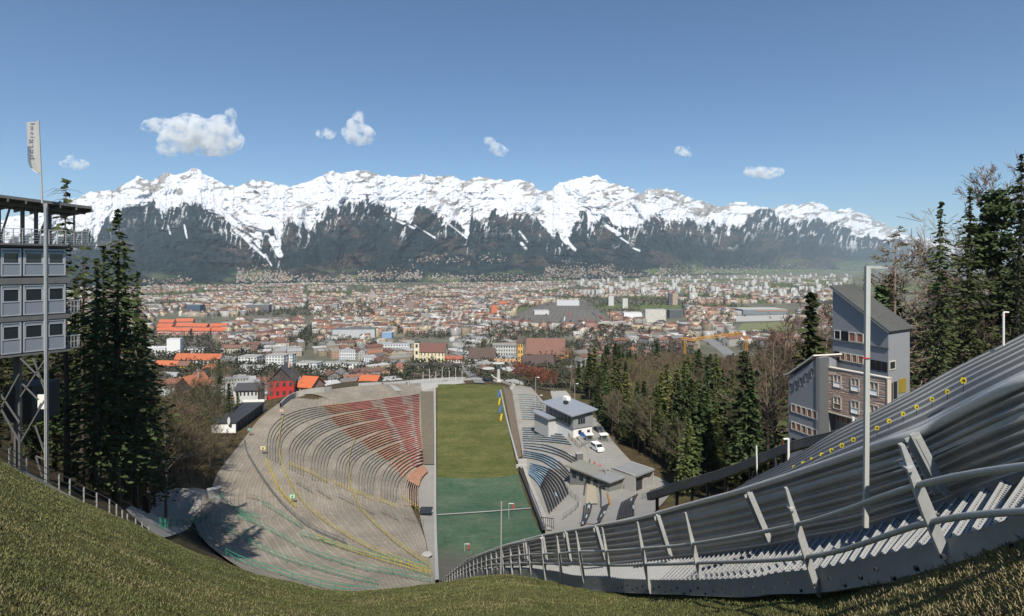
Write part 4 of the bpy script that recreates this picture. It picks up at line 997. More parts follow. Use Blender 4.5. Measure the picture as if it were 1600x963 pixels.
for k, (x, y) in enumerate(MK):
    Y = float(np.interp(x, [1241, 1300, 1400, 1505], [12.5, 10.5, 8.4, 7.4])); p = pt(x, y+8, Y); L = 'yellow distance marker on a thin stem, '+(['topmost of its row']+[f'{o} from the top of its row' for o in ORD[1:]])[k]
    if k == 0: mk.location = p; mk['label'] = L; mk['group'] = 'yellow distance markers'; mk.scale = (.8,)*3
    else: dup(mk, p, 0, Y/13, L, 'yellow distance markers', kids=base_kids)
# far dark guard beam on posts
BP = [(1383, 650, 13.5), (1347, 669, 15), (1302, 684, 18), (1231, 702, 23), (1150, 735, 30), (1100, 751, 36), (1060, 762, 43), (1015, 776, 52)]
bpn = [interp3([pt(*q) for q in BP], t) for t in np.linspace(0, 1, 60)]
fg_ = thing('dark_guard_beam', tuple(bpn[30]), 'dark beam on short posts running down in front of the judges tower', 'guard beam')
mb = MB()
for a, b in zip(bpn, bpn[1:]): mb.beam(a, b, .25*a.y/25, .32*a.y/25)
mb.build('beam', MT['galv_dark'], fg_)
mb = MB(); mb.tube([p+Vector((0, 0, .25*p.y/25)) for p in bpn], .04, 5); mb.build('top_rail', MT['galv_dark'], fg_)
for i in range(16, 60, 5):
    p = bpn[i]; mb = MB(); mb.beam(p, Vector((p.x, p.y, p.z-.032*p.y)), .12*p.y/25); mb.build('post', MT['dark'], fg_)
for i, (x, yb, yt, Y, lab) in enumerate([(1183, 742, 697, 26, 'thin pale pole left of the wind flag at the dark beam'), (1213, 742, 715, 24, 'short thin pole between the thin pale pole and the wind flag pole'), (1334, 690, 652, 16, 'short pale pole in front of the wood panelled tower')]):
    mb = MB(); mb.tube([pt(x, yb, Y), pt(x-1, yt, Y)], .035, 6); o = mb.build('thin_pole', MT['white']); tag(o, lab, 'pole')
def wind_flag(x, yb, yt, Y, lab, arm=-1, red_=True, r=.045):
    a, b = pt(x, yb, Y), pt(x, yt, Y); th = thing('wind_flag_pole', tuple(a), lab, 'flag pole', 'wind flag poles')
    mb = MB(); mb.tube([a, b], r, 8); mb.build('pole', MT['white'] if Y < 50 else MT['galv'], th)
    c = b+Vector((arm*8/F*Y, 0, -.2/F*Y)); mb = MB(); mb.tube([b, c], r*.8, 6); mb.build('arm', MT['white'], th)
    if red_:
        mb = MB(); n = 6; rows = []
        for i in range(n): 
            f = i/(n-1); q = b.lerp(c, .95-.1*f)+Vector((-arm*f*2/F*Y, f*.1, -f*7/F*Y)); rows.append([q+Vector((0, 0, 0)), q+Vector((arm*1.3/F*Y*(1-f*.3), .03*math.sin(i*2), -3/F*Y))])
        mb.grid(rows); mb.build('streamer', M('red_cloth', (.45, .03, .03, 1), .8), th)
wind_flag(1232, 740, 686, 22, 'white wind flag pole with red streamer left of the judges tower')
wind_flag(1568, 556, 488, 10.8, 'white wind flag pole with short arm at the right edge above the slats', arm=1, r=.018)
wind_flag(795, 842, 787, 118, 'grey wind flag pole with red streamer on the green mats', arm=1, r=.07)
wind_flag(726, 880, 850, 98, 'low wind flag pole with red streamer at the foot of the mats', arm=1, r=.05)
mb = MB(); mb.tube([pt(782.5, 905, 30), pt(783.5, 784, 30)], .035, 8); o = mb.build('floodlight_mast', MT['galv']); tag(o, 'slim grey mast standing at the railing left of the wind flag on the mats', 'mast')
# tall pale pole with a short arm standing on the stair
a = pt(1352.5, 824, 6.55); b = pt(1355.5, 416, 6.55); th = thing('camera_mast', tuple(a), 'tall square pale steel mast with a short arm standing on the stairway', 'mast')
m = M('pale_painted_steel', (.44, .44, .40, 1), .45, .1, var=.15)
mb = MB(); mb.beam(a, b, .05, .04); mb.build('mast_tube', m, th)
mb = MB(); mb.beam(b+Vector((0, 0, -.012)), b+Vector((.25, .15, -.015)), .035, .03); mb.beam(b+Vector((.2, .12, -.02)), b+Vector((.36, .2, -.02)), .02, .012); mb.build('arm', m, th)
mb = MB(); mb.box(a+Vector((0, 0, 1.95)), (.07, .06, .012)); mb.build('red_band', M('red_band', (.4, .03, .03, 1)), th)
# ------------------------------------------------------------ faces of buildings laid out on a vertical wall plane
class Face:
    def __init__(s, x0, Y0, x1, Y1):
        s.a = Vector(((x0-800)/F*Y0, Y0, 0)); s.b = Vector(((x1-800)/F*Y1, Y1, 0)); s.d = (s.b-s.a); s.L = s.d.length; s.d.normalize()
        s.n = Vector((s.d.y, -s.d.x, 0)); s.n = s.n if s.n.y < 0 else -s.n
    def hit(s, px, py):
        u = (px-800)/F; # a+d*t: x = u*y
        t = (u*s.a.y-s.a.x)/(s.d.x-u*s.d.y); p = s.a+s.d*t; return t, ZC-(py-HY)/F*p.y
    def P(s, t, z, out=0): p = s.a+s.d*t+s.n*out; return Vector((p.x, p.y, z))
    def poly(s, mb, pts, out=0, depth=.3, c=(1, 1, 1)):
        """extruded plate from photo points"""
        Q = [s.P(*s.hit(x, y), out) for x, y in pts]; R = [q-s.n*depth for q in Q]; mb.face(Q, c); mb.face(R[::-1], c)
        for i in range(len(Q)): j = (i+1) % len(Q); mb.face([Q[i], R[i], R[j], Q[j]], c)
    def slab(s, mb, t0, t1, z0, z1, out=.05, depth=.2, c=(1, 1, 1)):
        Q = [s.P(t0, z0, out), s.P(t1, z0, out), s.P(t1, z1, out), s.P(t0, z1, out)]; R = [q-s.n*depth for q in Q]; mb.face(Q, c); mb.face(R[::-1], c)
        for i in range(4): j = (i+1) % 4; mb.face([Q[i], R[i], R[j], Q[j]], c)
# judges tower
clad = M('grey_blue_cladding', (.26, .27, .285, 1), .6, .0, var=.12, sc1=.4, sc2=3, stretch=(1, 1, 2)); cladd = M('dark_grey_cladding', (.12, .125, .135, 1), .6, var=.15)
wood = M('wood_panel', (.56, .45, .38, 1), .8, var=.15); strm = M('cream_window_frame', (.55, .52, .46, 1), .6, var=.1); terra = M('terracotta_infill', (.35, .14, .075, 1), .8, var=.3)
jt = thing('judges_tower', pt(1340, 700, 56), 'tall grey clad judges tower with slanted ribbed roof and wooden window panel', 'tower')
FL = Face(1301, 57.7, 1388, 52.0); FRr = Face(1388, 52.0, 1420, 54.3)
def block(face, face2, tops, zb, name, m, parent, deep=7.0):
    pass
mb = MB(); t0, z0 = FL.hit(1301, 449); t1, z1 = FL.hit(1388, 516); zb = 148.0
A = FL.P(0, z0); B = FL.P(FL.L, z1); Cc = FRr.P(FRr.L, z1-.15); Dd = A+(Cc-B); Dd.z = z0
wing = (Cc-B)*1.05; wing.z = 0; Cc = B+wing; Dd = A+wing
lo = lambda p: Vector((p.x, p.y, zb))
for q in ((lo(A), lo(B), B, A), (lo(B), lo(Cc), Cc, B), (lo(Cc), lo(Dd), Dd, Cc), (lo(Dd), lo(A), A, Dd), (A, B, Cc, Dd)): mb.face(q)
mb.build('wall', clad, jt)
mb = MB(); nrm = (B-A).cross(wing).normalized(); nrm = nrm if nrm.z > 0 else -nrm
ov = (B-A).normalized()*.25; wv = wing.normalized()*.25
R0, R1, R2, R3 = A-ov-wv+nrm*.05, B+ov-wv+nrm*.05, Cc+ov+wv+nrm*.05, Dd-ov+wv+nrm*.05
mb.face([R0, R1, R2, R3]); mb.face([R0-nrm*.22, R3-nrm*.22, R2-nrm*.22, R1-nrm*.22])
for p, q in ((R0, R1), (R1, R2), (R2, R3), (R3, R0)): mb.face([p-nrm*.22, q-nrm*.22, q, p])
for i in range(15): f = i/14; mb.beam(R0.lerp(R3, f)+nrm*.04, R1.lerp(R2, f)+nrm*.04, .05, .08)
rf = mb.build('roof', M('ribbed_zinc_roof', (.20, .20, .185, 1), .45, .3, var=.4, sc1=.4, sc2=3), jt)
def strip(face, parent, x0, x1, yt0, yb0, yt1, yb1, n, kinds, out=.06):
    """a window band between two photo columns; kinds: d dark opening, g glass, t terracotta infill"""
    ta, za = face.hit(x0, yt0); _, zc = face.hit(x0, yb0); tb, zd = face.hit(x1, yt1); _, ze = face.hit(x1, yb1)
    zt, zb_ = (za+zd)/2, (zc+ze)/2
    for i in range(n):
        q0, q1 = ta+(tb-ta)*i/n, ta+(tb-ta)*(i+1)/n; k = kinds[i % len(kinds)]
        if k == 'x': continue
        w = MB(); fr = .08
        if k == 'd': face.slab(w, q0+.03, q1-.03, zb_, zt, out*.5, .3); w.build('window_opening', MT['black'], parent); continue
        face.slab(w, q0+.04, q1-.04, zt-fr, zt, out, .15); face.slab(w, q0+.04, q1-.04, zb_, zb_+fr, out, .15); face.slab(w, q0+.04, q0+.04+fr, zb_+fr, zt-fr, out, .15); face.slab(w, q1-.04-fr, q1-.04, zb_+fr, zt-fr, out, .15)
        o = w.build('window', strm, parent)
        w = MB(); face.slab(w, q0+.13, q1-.13, zb_+fr, zt-fr, out*.4, .1); w.build('pane', MT['glass'] if k == 'g' else terra, o)
strip(FL, jt, 1303, 1350, 516, 531, 521, 536, 4, 'gdtt')
strip(FL, jt, 1303, 1350, 547, 560, 558, 571, 5, 'dtttt'); strip(FL, jt, 1359, 1387, 561, 575, 567, 583, 3, 'ddd'); strip(FRr, jt, 1389, 1399, 565, 579, 563, 577, 1, 'g')
for (xa, ya, xb, yb, yw) in ((1299, 531, 1390, 544.5, 1), (1299, 575, 1390, 596, 1)):
    t0, z0 = FL.hit(xa, ya); t1, z1 = FL.hit(xb, yb); mb = MB(); FL.slab(mb, -.1, FL.L+.08, (z0+z1)/2-.05, (z0+z1)/2+.06, .10, .1); mb.build('cornice', cladd, jt)
FP = Face(1291, 56.2, 1387, 50.6); t0, z0 = FP.hit(1291, 574); _, z1 = FP.hit(1291, 642)
mb = MB(); FP.slab(mb, 0, FP.L, z1, z0, 0, .5); pn = mb.build('window_panel', wood, jt); n_ = FP.L
mb = MB(); FP.slab(mb, -.06, n_+.06, z0, z0+.08, .08, .6); FP.slab(mb, -.06, n_+.06, z1-.08, z1, .08, .6); FP.slab(mb, -.06, .02, z1, z0, .08, .12); FP.slab(mb, n_-.03, n_+.05, z1, z0, .08, .12); mb.build('panel_frame', strm, pn)
mb = MB(); r2 = random.Random(4)
hz_ = z0-z1
for i in range(420):
    t = r2.uniform(.05, n_-.6); z = r2.uniform(z1+.05, z0-.1); c = r2.choice([(.56, .34, .26), (.62, .52, .44), (.64, .57, .49), (.52, .42, .34), (.58, .40, .31)]); l = r2.uniform(.5, 1.5); FP.slab(mb, t, min(t+l, n_-.06), z, z+.022, .03, .05, c)
mb.build('panel_slats', MT['paintattr'], pn)
for cx_ in (.20, .50, .80):
    for cz in (.72, .23):
        mb = MB(); t = n_*cx_-.42; z = z1+hz_*cz-.55
        for (a0, a1, b0, b1) in ((0, .06, 0, 1.25), (.78, .84, 0, 1.25), (.39, .45, .55, 1.25), (0, .84, 0, .06), (0, .84, .5, .56), (0, .84, 1.19, 1.25)): FP.slab(mb, t+a0, t+a1, z+b0, z+b1, .09, .06)
        w = mb.build('window', strm, jt); mb = MB(); FP.slab(mb, t+.03, t+.8, z+.03, z+.53, .055, .06); mb.build('pane', M('dark_wood_pane', (.16, .12, .08, 1), .5) if cz < .5 and cx_ == .2 else MT['paintattr'], w)
        for p_ in [w.children[-1]]:
            pass
for k, (x0, x1, ya, yb, mm) in enumerate([(1404, 1415, 593, 612, M('yellow_panel', (.26, .19, .02, 1))), (1404, 1415, 628, 641, M('orange_panel', (.45, .12, .03, 1))), (1387, 1394, 600, 630, MT['glass']), (1396, 1401, 597, 622, MT['glass'])]):
    t0, z0 = FRr.hit(x0, ya); t1, z1 = FRr.hit(x1, yb); mb = MB(); FRr.slab(mb, t0, t1, z1, z0, .05, .1); mb.build('side_panel', mm, jt)
# stepped wing
sw = thing('stair_wing', pt(1256, 720, 57), 'lower grey wing of the judges tower with stepped small windows and slanted roofline', 'building wing')
FW = Face(1232, 58.8, 1280, 55.0); wdir = wing.normalized()*3.2
ptsA = [(1232, 588), (1240, 586), (1280, 558), (1280, 800), (1232, 800)]; Q = [FW.P(*FW.hit(x, y)) for x, y in ptsA]; R = [q+wdir for q in Q]; mb = MB(); mb.face(Q)
for i in range(5): j = (i+1) % 5; mb.face([Q[i], R[i], R[j], Q[j]])
mb.face(R[::-1]); mb.build('wall', clad, sw)
mb = MB(); up = Vector((0, 0, .08))
for i in (0, 1): a, b = Q[i]-wdir*.05+up, Q[i+1]-wdir*.05+up; mb.beam((a+a+wdir*1.1)/2, (b+b+wdir*1.1)/2, 3.5, .14)
mb.build('roof', strm, sw)
mb = MB(); FD = Face(1280.5, 55.0, 1302, 56.6); t0, z0 = FD.hit(1281, 558); FD.slab(mb, 0, FD.L, 130, z0-.1, .05, .4); mb.build('dark_side_wall', cladd, sw)
for (x, y) in ((1238, 606), (1246, 602), (1254, 597), (1262.5, 590), (1272, 583)):
    mb = MB(); t, z = FW.hit(x, y); FW.slab(mb, t-.24, t+.26, z-.38, z+.38, .02, .1); w = mb.build('window', M('pale_pane', (.36, .34, .30, 1), .4), sw); mb = MB(); FW.slab(mb, t-.32, t+.34, z+.38, z+.46, .12, .2); FW.slab(mb, t-.34, t-.25, z-.45, z+.38, .12, .2); mb.build('hood', cladd, w)
strip(FW, sw, 1236, 1278, 629, 642, 644.5, 658, 5, 'ttttt'); strip(FW, sw, 1236, 1278, 657, 670, 673, 686, 5, 'ttttt'); strip(FW, sw, 1237, 1278, 685, 691, 698, 710, 4, 'dtgt')
mb = MB(); FQ = Face(1303, 56.5, 1390, 51.2); t0, z0 = FQ.hit(1303, 650); FQ.slab(mb, 0, FQ.L, 138, z0, 0, 3); lw = mb.build('lower_wall', clad, jt)
strip(FQ, lw, 1306, 1330, 648, 658, 654, 666, 3, 'ttt', .05)
# ------------------------------------------------------------ steel start house on the left
st = thing('start_house', pt(72, 750, 45.5), 'steel framed house on tall legs with three storeys of grey panels under a flat roof', 'building')
FS = Face(-45, 43.0, 104, 48.0); grey = M('grey_blue_panel', (.20, .225, .26, 1), .5, .1, var=.12); fr = M('pale_alu_frame', (.46, .48, .50, 1), .4, .4, var=.15)
rows = [((387, 434), (391, 436)), ((445, 497), (445, 493)), ((504, 557), (500, 549))]
cols_ = [(-38, -4), (1, 33), (36, 69), (73, 102)]
side_d = -FS.n
mb = MB()
for (ya, yb), (yc, yd) in rows:
    _, z0 = FS.hit(0, ya); _, z1 = FS.hit(0, yb); FS.slab(mb, -.2, FS.L, z1, z0, -.15, 5.0)
mb.build('core_wall', cladd, st)
for ri, ((ya, yb), (yc, yd)) in enumerate(rows):
    _, zt = FS.hit(0, ya); _, zb_ = FS.hit(0, yb)
    for (xa, xb) in cols_:
        ta, _ = FS.hit(xa, 400); tb, _ = FS.hit(xb, 400); mb = MB(); f = .09
        FS.slab(mb, ta, tb, zt-.16, zt-.06, .06, .1); FS.slab(mb, ta, tb, zb_+.1, zb_+.18, .06, .1); FS.slab(mb, ta, ta+f, zb_+.1, zt-.06, .07, .1); FS.slab(mb, tb-f, tb, zb_+.1, zt-.06, .07, .1)
        zm = zb_+(zt-zb_)*.45; FS.slab(mb, ta+f, tb-f, zm, zm+.09, .06, .1); FS.slab(mb, ta+f, tb-f, zt-.42, zt-.36, .05, .1); FS.slab(mb, ta+f, ta+f*2, zm, zt-.36, .05, .1); FS.slab(mb, tb-2*f, tb-f, zm, zt-.36, .05, .1)
        w = mb.build('window', fr, st); mb = MB(); FS.slab(mb, ta+f, tb-f, zb_+.18, zm, .02, .1); mb.build('infill_panel', grey, w)
        mb = MB(); FS.slab(mb, ta+2*f, tb-2*f, zm+.09, zt-.42, .0, .1); mb.build('pane', MT['glass'], w)
        mb = MB(); FS.slab(mb, ta+f, tb-f, zt-.36, zt-.16, .02, .1); mb.build('blind_box', grey, w)
    # side balconies stepping out right
    mb = MB(); tL = FS.L; z = zb_+.1
    if ri: 
        FS.slab(mb, tL, tL+1.1, z-.12, z, -.3, 2.2); o = mb.build('balcony', MT['galv_dark'], st); mb = MB()
        for j in range(9): q = FS.P(tL+1.1, z, -.3-2.0*j/8); mb.beam(q, q+Vector((0, 0, 1)), .04)
        for j in range(5): q = FS.P(tL+.2+.9*j/4, z, -.3); mb.beam(q, q+Vector((0, 0, 1)), .04)
        for hh in (.5, 1): mb.beam(FS.P(tL, z+hh, -.3), FS.P(tL+1.1, z+hh, -.3), .05); mb.beam(FS.P(tL+1.1, z+hh, -.3), FS.P(tL+1.1, z+hh, -2.3), .05)
        mb.build('railing', MT['galv'], o)
for (ya, yb) in ((434, 446), (496, 505), (556, 561), (380, 387)):
    mb = MB(); _, z0 = FS.hit(0, ya+1); _, z1 = FS.hit(0, yb-1); FS.slab(mb, -.3, FS.L+.2, z1, z0, .12, 5.0); mb.build('floor_beam', MT['galv_dark'], st)
# terrace, railing and roof
_, zf = FS.hit(0, 380); mb = MB(); FS.slab(mb, -.5, FS.L+1.5, zf-.15, zf, .55, 6.0); te = mb.build('terrace', MT['galv_dark'], st)
mb = MB()
for j in range(15):
    q = FS.P(-.5+(FS.L+2)*j/14, zf, .5); mb.beam(q, q+Vector((0, 0, 1.15)), .05)
for j in range(6): q = FS.P(FS.L+1.5, zf, .5-5*j/5); mb.beam(q, q+Vector((0, 0, 1.15)), .05)
for hh in (.25, .45, .65, .85, 1.15): mb.beam(FS.P(-.5, zf+hh, .5), FS.P(FS.L+1.5, zf+hh, .5), .03 if hh < 1 else .06); mb.beam(FS.P(FS.L+1.5, zf+hh, .5), FS.P(FS.L+1.5, zf+hh, -4.5), .03 if hh < 1 else .06)
mb.build('railing', MT['galv'], te)
_, zr = FS.hit(0, 318); mb = MB()
Q = [FS.P(-1.5, zr+.55, 1.2), FS.P(FS.L+1.4, zr-.05, 1.2), FS.P(FS.L+1.4, zr-.25, -5.5), FS.P(-1.5, zr+.35, -5.5)]; up = Vector((0, 0, .22))
mb.face([q+up for q in Q]); mb.face([q for q in reversed(Q)])
for i in range(4): j = (i+1) % 4; mb.face([Q[i], Q[j], Q[j]+up, Q[i]+up])
rf = mb.build('roof', MT['galv_dark'], st); mb = MB()
for j in range(9): f = j/8; mb.beam(Q[0].lerp(Q[1], f)+Vector((0, 0, -.12)), Q[3].lerp(Q[2], f)+Vector((0, 0, -.12)), .1, .25)
mb.beam(Q[0].lerp(Q[3], .2)-up, Q[1].lerp(Q[2], .2)-up, .15, .3); mb.build('rafters', MT['galv_dark'], rf)
for tx in (1.9, 3.4, FS.L-1.7, 5.2):
    mb = MB(); mb.beam(FS.P(tx, zf, -1.2), FS.P(tx, zr+.2, -1.2), .22, .18); mb.build('column', MT['galv_dark'], st)
mb = MB(); mb.beam(FS.P(1.9, zf, -1.2), FS.P(2.7, zr+.2, -1.2), .12); mb.beam(FS.P(4.3, zf, -1.2), FS.P(5.3, zr+.2, -1.2), .14); mb.beam(FS.P(FS.L+.7, zf, -.5), FS.P(FS.L+.7, zr, -.5), .1); mb.build('brace', MT['galv_dark'], st)
# legs
def leg(x, yb, yt, Y, w, nm='leg'):
    mb = MB(); mb.beam(pt(x, yb, Y), pt(x-1, yt, Y), w, w*.7); mb.build(nm, MT['galv_dark'] if w > .2 else MT['galv'], st)
leg(73.5, 757, 318, 44.6, .17); leg(70.5, 757, 318, 44.3, .08); leg(30, 735, 556, 47, .35); leg(27, 740, 556, 52, .4); leg(-20, 720, 556, 44, .3)
mb = MB()
for (a, b) in [((74, 620), (52, 560)), ((32, 620), (72, 560)), ((33, 690), (70, 625)), ((74, 720), (55, 665)), ((32, 560), (72, 600)), ((56, 713), (73, 719)), ((0, 640), (30, 585)), ((30, 690), (2, 640)), ((66, 745), (56, 713)), ((35, 600), (60, 625)), ((-10, 600), (30, 660))]:
    mb.beam(pt(*a, 45.2), pt(*b, 45.2), .09)
mb.build('brace', MT['galv_dark'], st)
mb = MB(); mb.box(pt(51, 626, 50), (2.4, 3, 3.1)); mb.build('service_cabin', MT['dark'], st)
mb = MB(); mb.box(pt(66, 628, 47.6), (.7, .1, 1.2)); mb.build('notice_board', MT['white'], st)
# banner flag on the roof
a = pt(66, 318, 44.6); b = pt(60, 188, 44.6); fg2 = thing('banner_flag', tuple(a), 'tall white banner flag with blue lettering on a silver pole above the start house', 'flag')
mb = MB(); mb.tube([a, b], .07, 8); mb.build('pole', MT['galv'], fg2)
rows = []; nr = 22
for i in range(nr):
    f = i/(nr-1); q = pt(59.8+3.2*f*.9, 190+80*f, 44.55); w_ = (18.5*(1-.02*f) if f < .72 else 18.5*math.sqrt(max(1-((f-.72)/.29)**2, .0))*1.0)
    rows.append([pt(59.8+2.9*f-w_*g_, 190+80*f+.8*g_, 44.55+.04*math.sin(g_*5+f*4)-.12*g_) for g_ in np.linspace(0, 1, 9)])
mb = MB(); mb.grid(rows, lambda i, j: (.62, .62, .60) if not (i > 14 and j > 6-(i-14)*.0 and False) else (.1, .2, .3)); cl = mb.build('cloth', M('banner_cloth', (.36, .355, .34, 1), .8, var=.15), fg2)
mb = MB(); mb.grid([[p+Vector((0, -.02, 0)) for p in r[-3:]] for r in rows[10:20]]); mb.build('dark_edge_stripe', M('banner_grey_blue', (.12, .15, .19, 1)), cl)
tc = bpy.data.curves.new('letters', 'FONT'); tc.body = 'bergisel'; tc.size = .62; tc.extrude = .004; tc.space_character = 1.12
to = bpy.data.objects.new('lettering', tc); col.objects.link(to); dg = bpy.context.evaluated_depsgraph_get(); me = bpy.data.meshes.new_from_object(to.evaluated_get(dg)); bpy.data.objects.remove(to)
# the photograph shows the lettering from behind: mirrored, reading upwards
Mx = Matrix(((0, 1, 0, 0), (0, 0, 1, 0), (1, 0, 0, 0), (0, 0, 0, 1)))
for v_ in me.vertices:
    x, y, z = v_.co; v_.co = (y*1.0, z, x)
xs = [v_.co.x for v_ in me.vertices]; zs = [v_.co.z for v_ in me.vertices]; sc_ = 3.05/(max(zs)-min(zs))
p0 = pt(47.5, 248, 44.3)
NEWCO = []
for v_ in me.vertices:
    px__ = 45.5+(v_.co.x-min(xs))/(max(xs)-min(xs))*8.5; py__ = 249-(v_.co.z-min(zs))/(max(zs)-min(zs))*56
    f__ = (py__-190)/80; g__ = (59.8+2.9*f__-px__)/18.5
    NEWCO.append(pt(px__, py__, 44.55+.04*math.sin(g__*5+f__*4)-.12*g__-.015+v_.co.y*.3))
for v_, c_ in zip(me.vertices, NEWCO): v_.co = c_
me.materials.append(M('banner_blue', (.07, .09, .15, 1))); lt = link('lettering', me, (0, 0, 0)); lt.parent = cl
lt.location = -Vector(cl['_o'])
# fence along the grass edge on the left
fpx = [(-8, 713, 686), (15, 728, 700), (41, 740, 716), (92, 766, 741), (109, 774, 748), (131, 782, 761), (151, 793, 770), (171, 805, 780), (182, 809, 788), (191, 813, 797), (199, 815, 803), (212, 824, 810), (222, 829, 816), (232, 834, 822)]
fn = thing('slope_fence', pt(92, 770, 31), 'thin wire fence on grey posts along the upper left edge of the grass slope', 'fence')
tp = []
for x, yb, yt in fpx:
    Y = float(np.interp(x, [-8, 240], [29, 40])); mb = MB(); mb.tube([pt(x, yb+6, Y), pt(x, yt, Y)], .045, 6); mb.build('post', MT['galv'], fn); tp.append(pt(x, yt, Y))
for f in (0, .35, .7):
    mb = MB(); mb.tube([p+Vector((0, 0, -f)) for p in tp], .022, 5); mb.build('wire', MT['galv_dark'], fn)
mb = MB(); q = [(-30, 712), (14, 730), (60, 752), (90, 768), (140, 793), (200, 822), (245, 840)]
q = spl([pt(x, y, np.interp(x, [-30, 245], [28.5, 39])) for x, y in q], 40)
for a, b in zip(q, q[1:]): mb.beam(Vector(a), Vector(b), .35, .16)
o = mb.build('kerb_edge', MT['concrete_light']); tag(o, 'pale concrete kerb along the upper left edge of the grass slope', 'kerb')
# ------------------------------------------------------------ city
def facade_mat(name, src):
    m, nt, b = new_mat(name); a = src_col(nt, src); uvn = N(nt, 'ShaderNodeTexCoord').outputs['UV']; sx = N(nt, 'ShaderNodeSeparateXYZ'); nt.links.new(uvn, sx.inputs[0])
    fu = mth(nt, 'FRACT', mth(nt, 'DIVIDE', sx.outputs[0], 2.9)); fv = mth(nt, 'FRACT', mth(nt, 'DIVIDE', sx.outputs[1], 3.1))
    w1 = mth(nt, 'MULTIPLY', mth(nt, 'GREATER_THAN', fu, .30), mth(nt, 'LESS_THAN', fu, .70)); w2 = mth(nt, 'MULTIPLY', mth(nt, 'GREATER_THAN', fv, .32), mth(nt, 'LESS_THAN', fv, .80))
    wm = mth(nt, 'MULTIPLY', w1, w2); v = pos_vec(nt); n1 = noise(nt, v, .25, 4, .7)
    c = mixc(nt, 1., a, ramp(nt, n1, .3, .7, (.75, .74, .72, 1), (1.1, 1.1, 1.08, 1)), 'MULTIPLY')
    nt.links.new(mixc(nt, wm, c, (.035, .04, .045, 1)), b.inputs['Base Color'])
    nt.links.new(mth(nt, 'SUBTRACT', .85, mth(nt, 'MULTIPLY', wm, .6)), b.inputs['Roughness']); return m
MT['facade'] = facade_mat('facade_with_windows', 'attr'); MT['roofattr'] = M('roof_tiles', 'attr', .85, var=.3, sc1=.15, sc2=1.2)
WALLS = [(.62, .58, .48), (.66, .64, .60), (.60, .50, .33), (.62, .60, .55), (.55, .36, .26), (.50, .40, .26), (.68, .67, .65), (.45, .43, .40), (.55, .47, .36), (.5, .3, .24)]
ROOFS = [(.18, .085, .06), (.21, .095, .06), (.15, .08, .06), (.13, .075, .06), (.10, .085, .08), (.14, .135, .13), (.24, .11, .065)]
FLATS = [(.30, .30, .29), (.42, .42, .41), (.20, .20, .20), (.26, .25, .22)]
def bld_arrays(cx, cy, cz, w, d, h, rh, ang, wc, rc, flat):
    n = len(cx); s = np.array([[-1, -1], [1, -1], [1, 1], [-1, 1]])*.5
    lx = s[None, :, 0]*w[:, None]; ly = s[None, :, 1]*d[:, None]; ca, sa = np.cos(ang)[:, None], np.sin(ang)[:, None]
    X = cx[:, None]+lx*ca-ly*sa; Yv = cy[:, None]+lx*sa+ly*ca
    V = np.zeros((n, 10, 3)); V[:, :4, 0] = X; V[:, :4, 1] = Yv; V[:, :4, 2] = (cz-3)[:, None]; V[:, 4:8, 0] = X; V[:, 4:8, 1] = Yv; V[:, 4:8, 2] = (cz+h)[:, None]
    for k, sg_ in ((8, -.5), (9, .5)):
        V[:, k, 0] = cx+sg_*w*ca[:, 0]; V[:, k, 1] = cy+sg_*w*sa[:, 0]; V[:, k, 2] = cz+h+rh
    T = [(0, 1, 5), (0, 5, 4), (1, 2, 6), (1, 6, 5), (2, 3, 7), (2, 7, 6), (3, 0, 4), (3, 4, 7), (5, 6, 9), (7, 4, 8), (4, 5, 9), (4, 9, 8), (6, 7, 8), (6, 8, 9)]
    Fq = (np.array(T)[None]+np.arange(n)[:, None, None]*10)
    U_ = np.zeros((n, 14, 3, 2)); H_ = (h+3)
    for k, (a, L) in enumerate(((0, w), (1, d), (2, w), (3, d))):
        U_[:, 2*k, 1, 0] = L; U_[:, 2*k, 2, 0] = L; U_[:, 2*k, 2, 1] = H_; U_[:, 2*k+1, 1, 0] = L; U_[:, 2*k+1, 1, 1] = H_; U_[:, 2*k+1, 2, 1] = H_
    Cc = np.zeros((n, 14, 3, 3)); Cc[:, :10] = wc[:, None, None]; Cc[:, 10:] = rc[:, None, None]
    mi = np.zeros((n, 14), int); mi[:, 10:] = 1
    return V.reshape(-1, 3), Fq.reshape(-1, 3), Cc.reshape(-1, 3), U_.reshape(-1, 2), mi.ravel()
def tri_mesh(name, V, Fq, Cc, U_, mi, mats):
    me = np_mesh(name, V, Fq, mats, smooth=False); 
    ca = me.color_attributes.new('col', 'FLOAT_COLOR', 'CORNER'); ca.data.foreach_set('color', np.hstack([Cc, np.ones((len(Cc), 1))]).astype(np.float32).ravel())
    ul = me.uv_layers.new(name='UVMap'); ul.data.foreach_set('uv', U_.astype(np.float32).ravel()); me.polygons.foreach_set('material_index', mi.astype(np.int32)); me.update(); return me
def inpoly(px_, py_, P):
    c = np.zeros(np.shape(px_), bool); j = len(P)-1
    for i in range(len(P)):
        (xi, yi), (xj, yj) = P[i], P[j]
        with np.errstate(divide='ignore', invalid='ignore'): c ^= ((yi > py_) != (yj > py_)) & (px_ < (xj-xi)*(py_-yi)/((yj-yi) if yj != yi else 1e-9)+xi)
        j = i
    return c
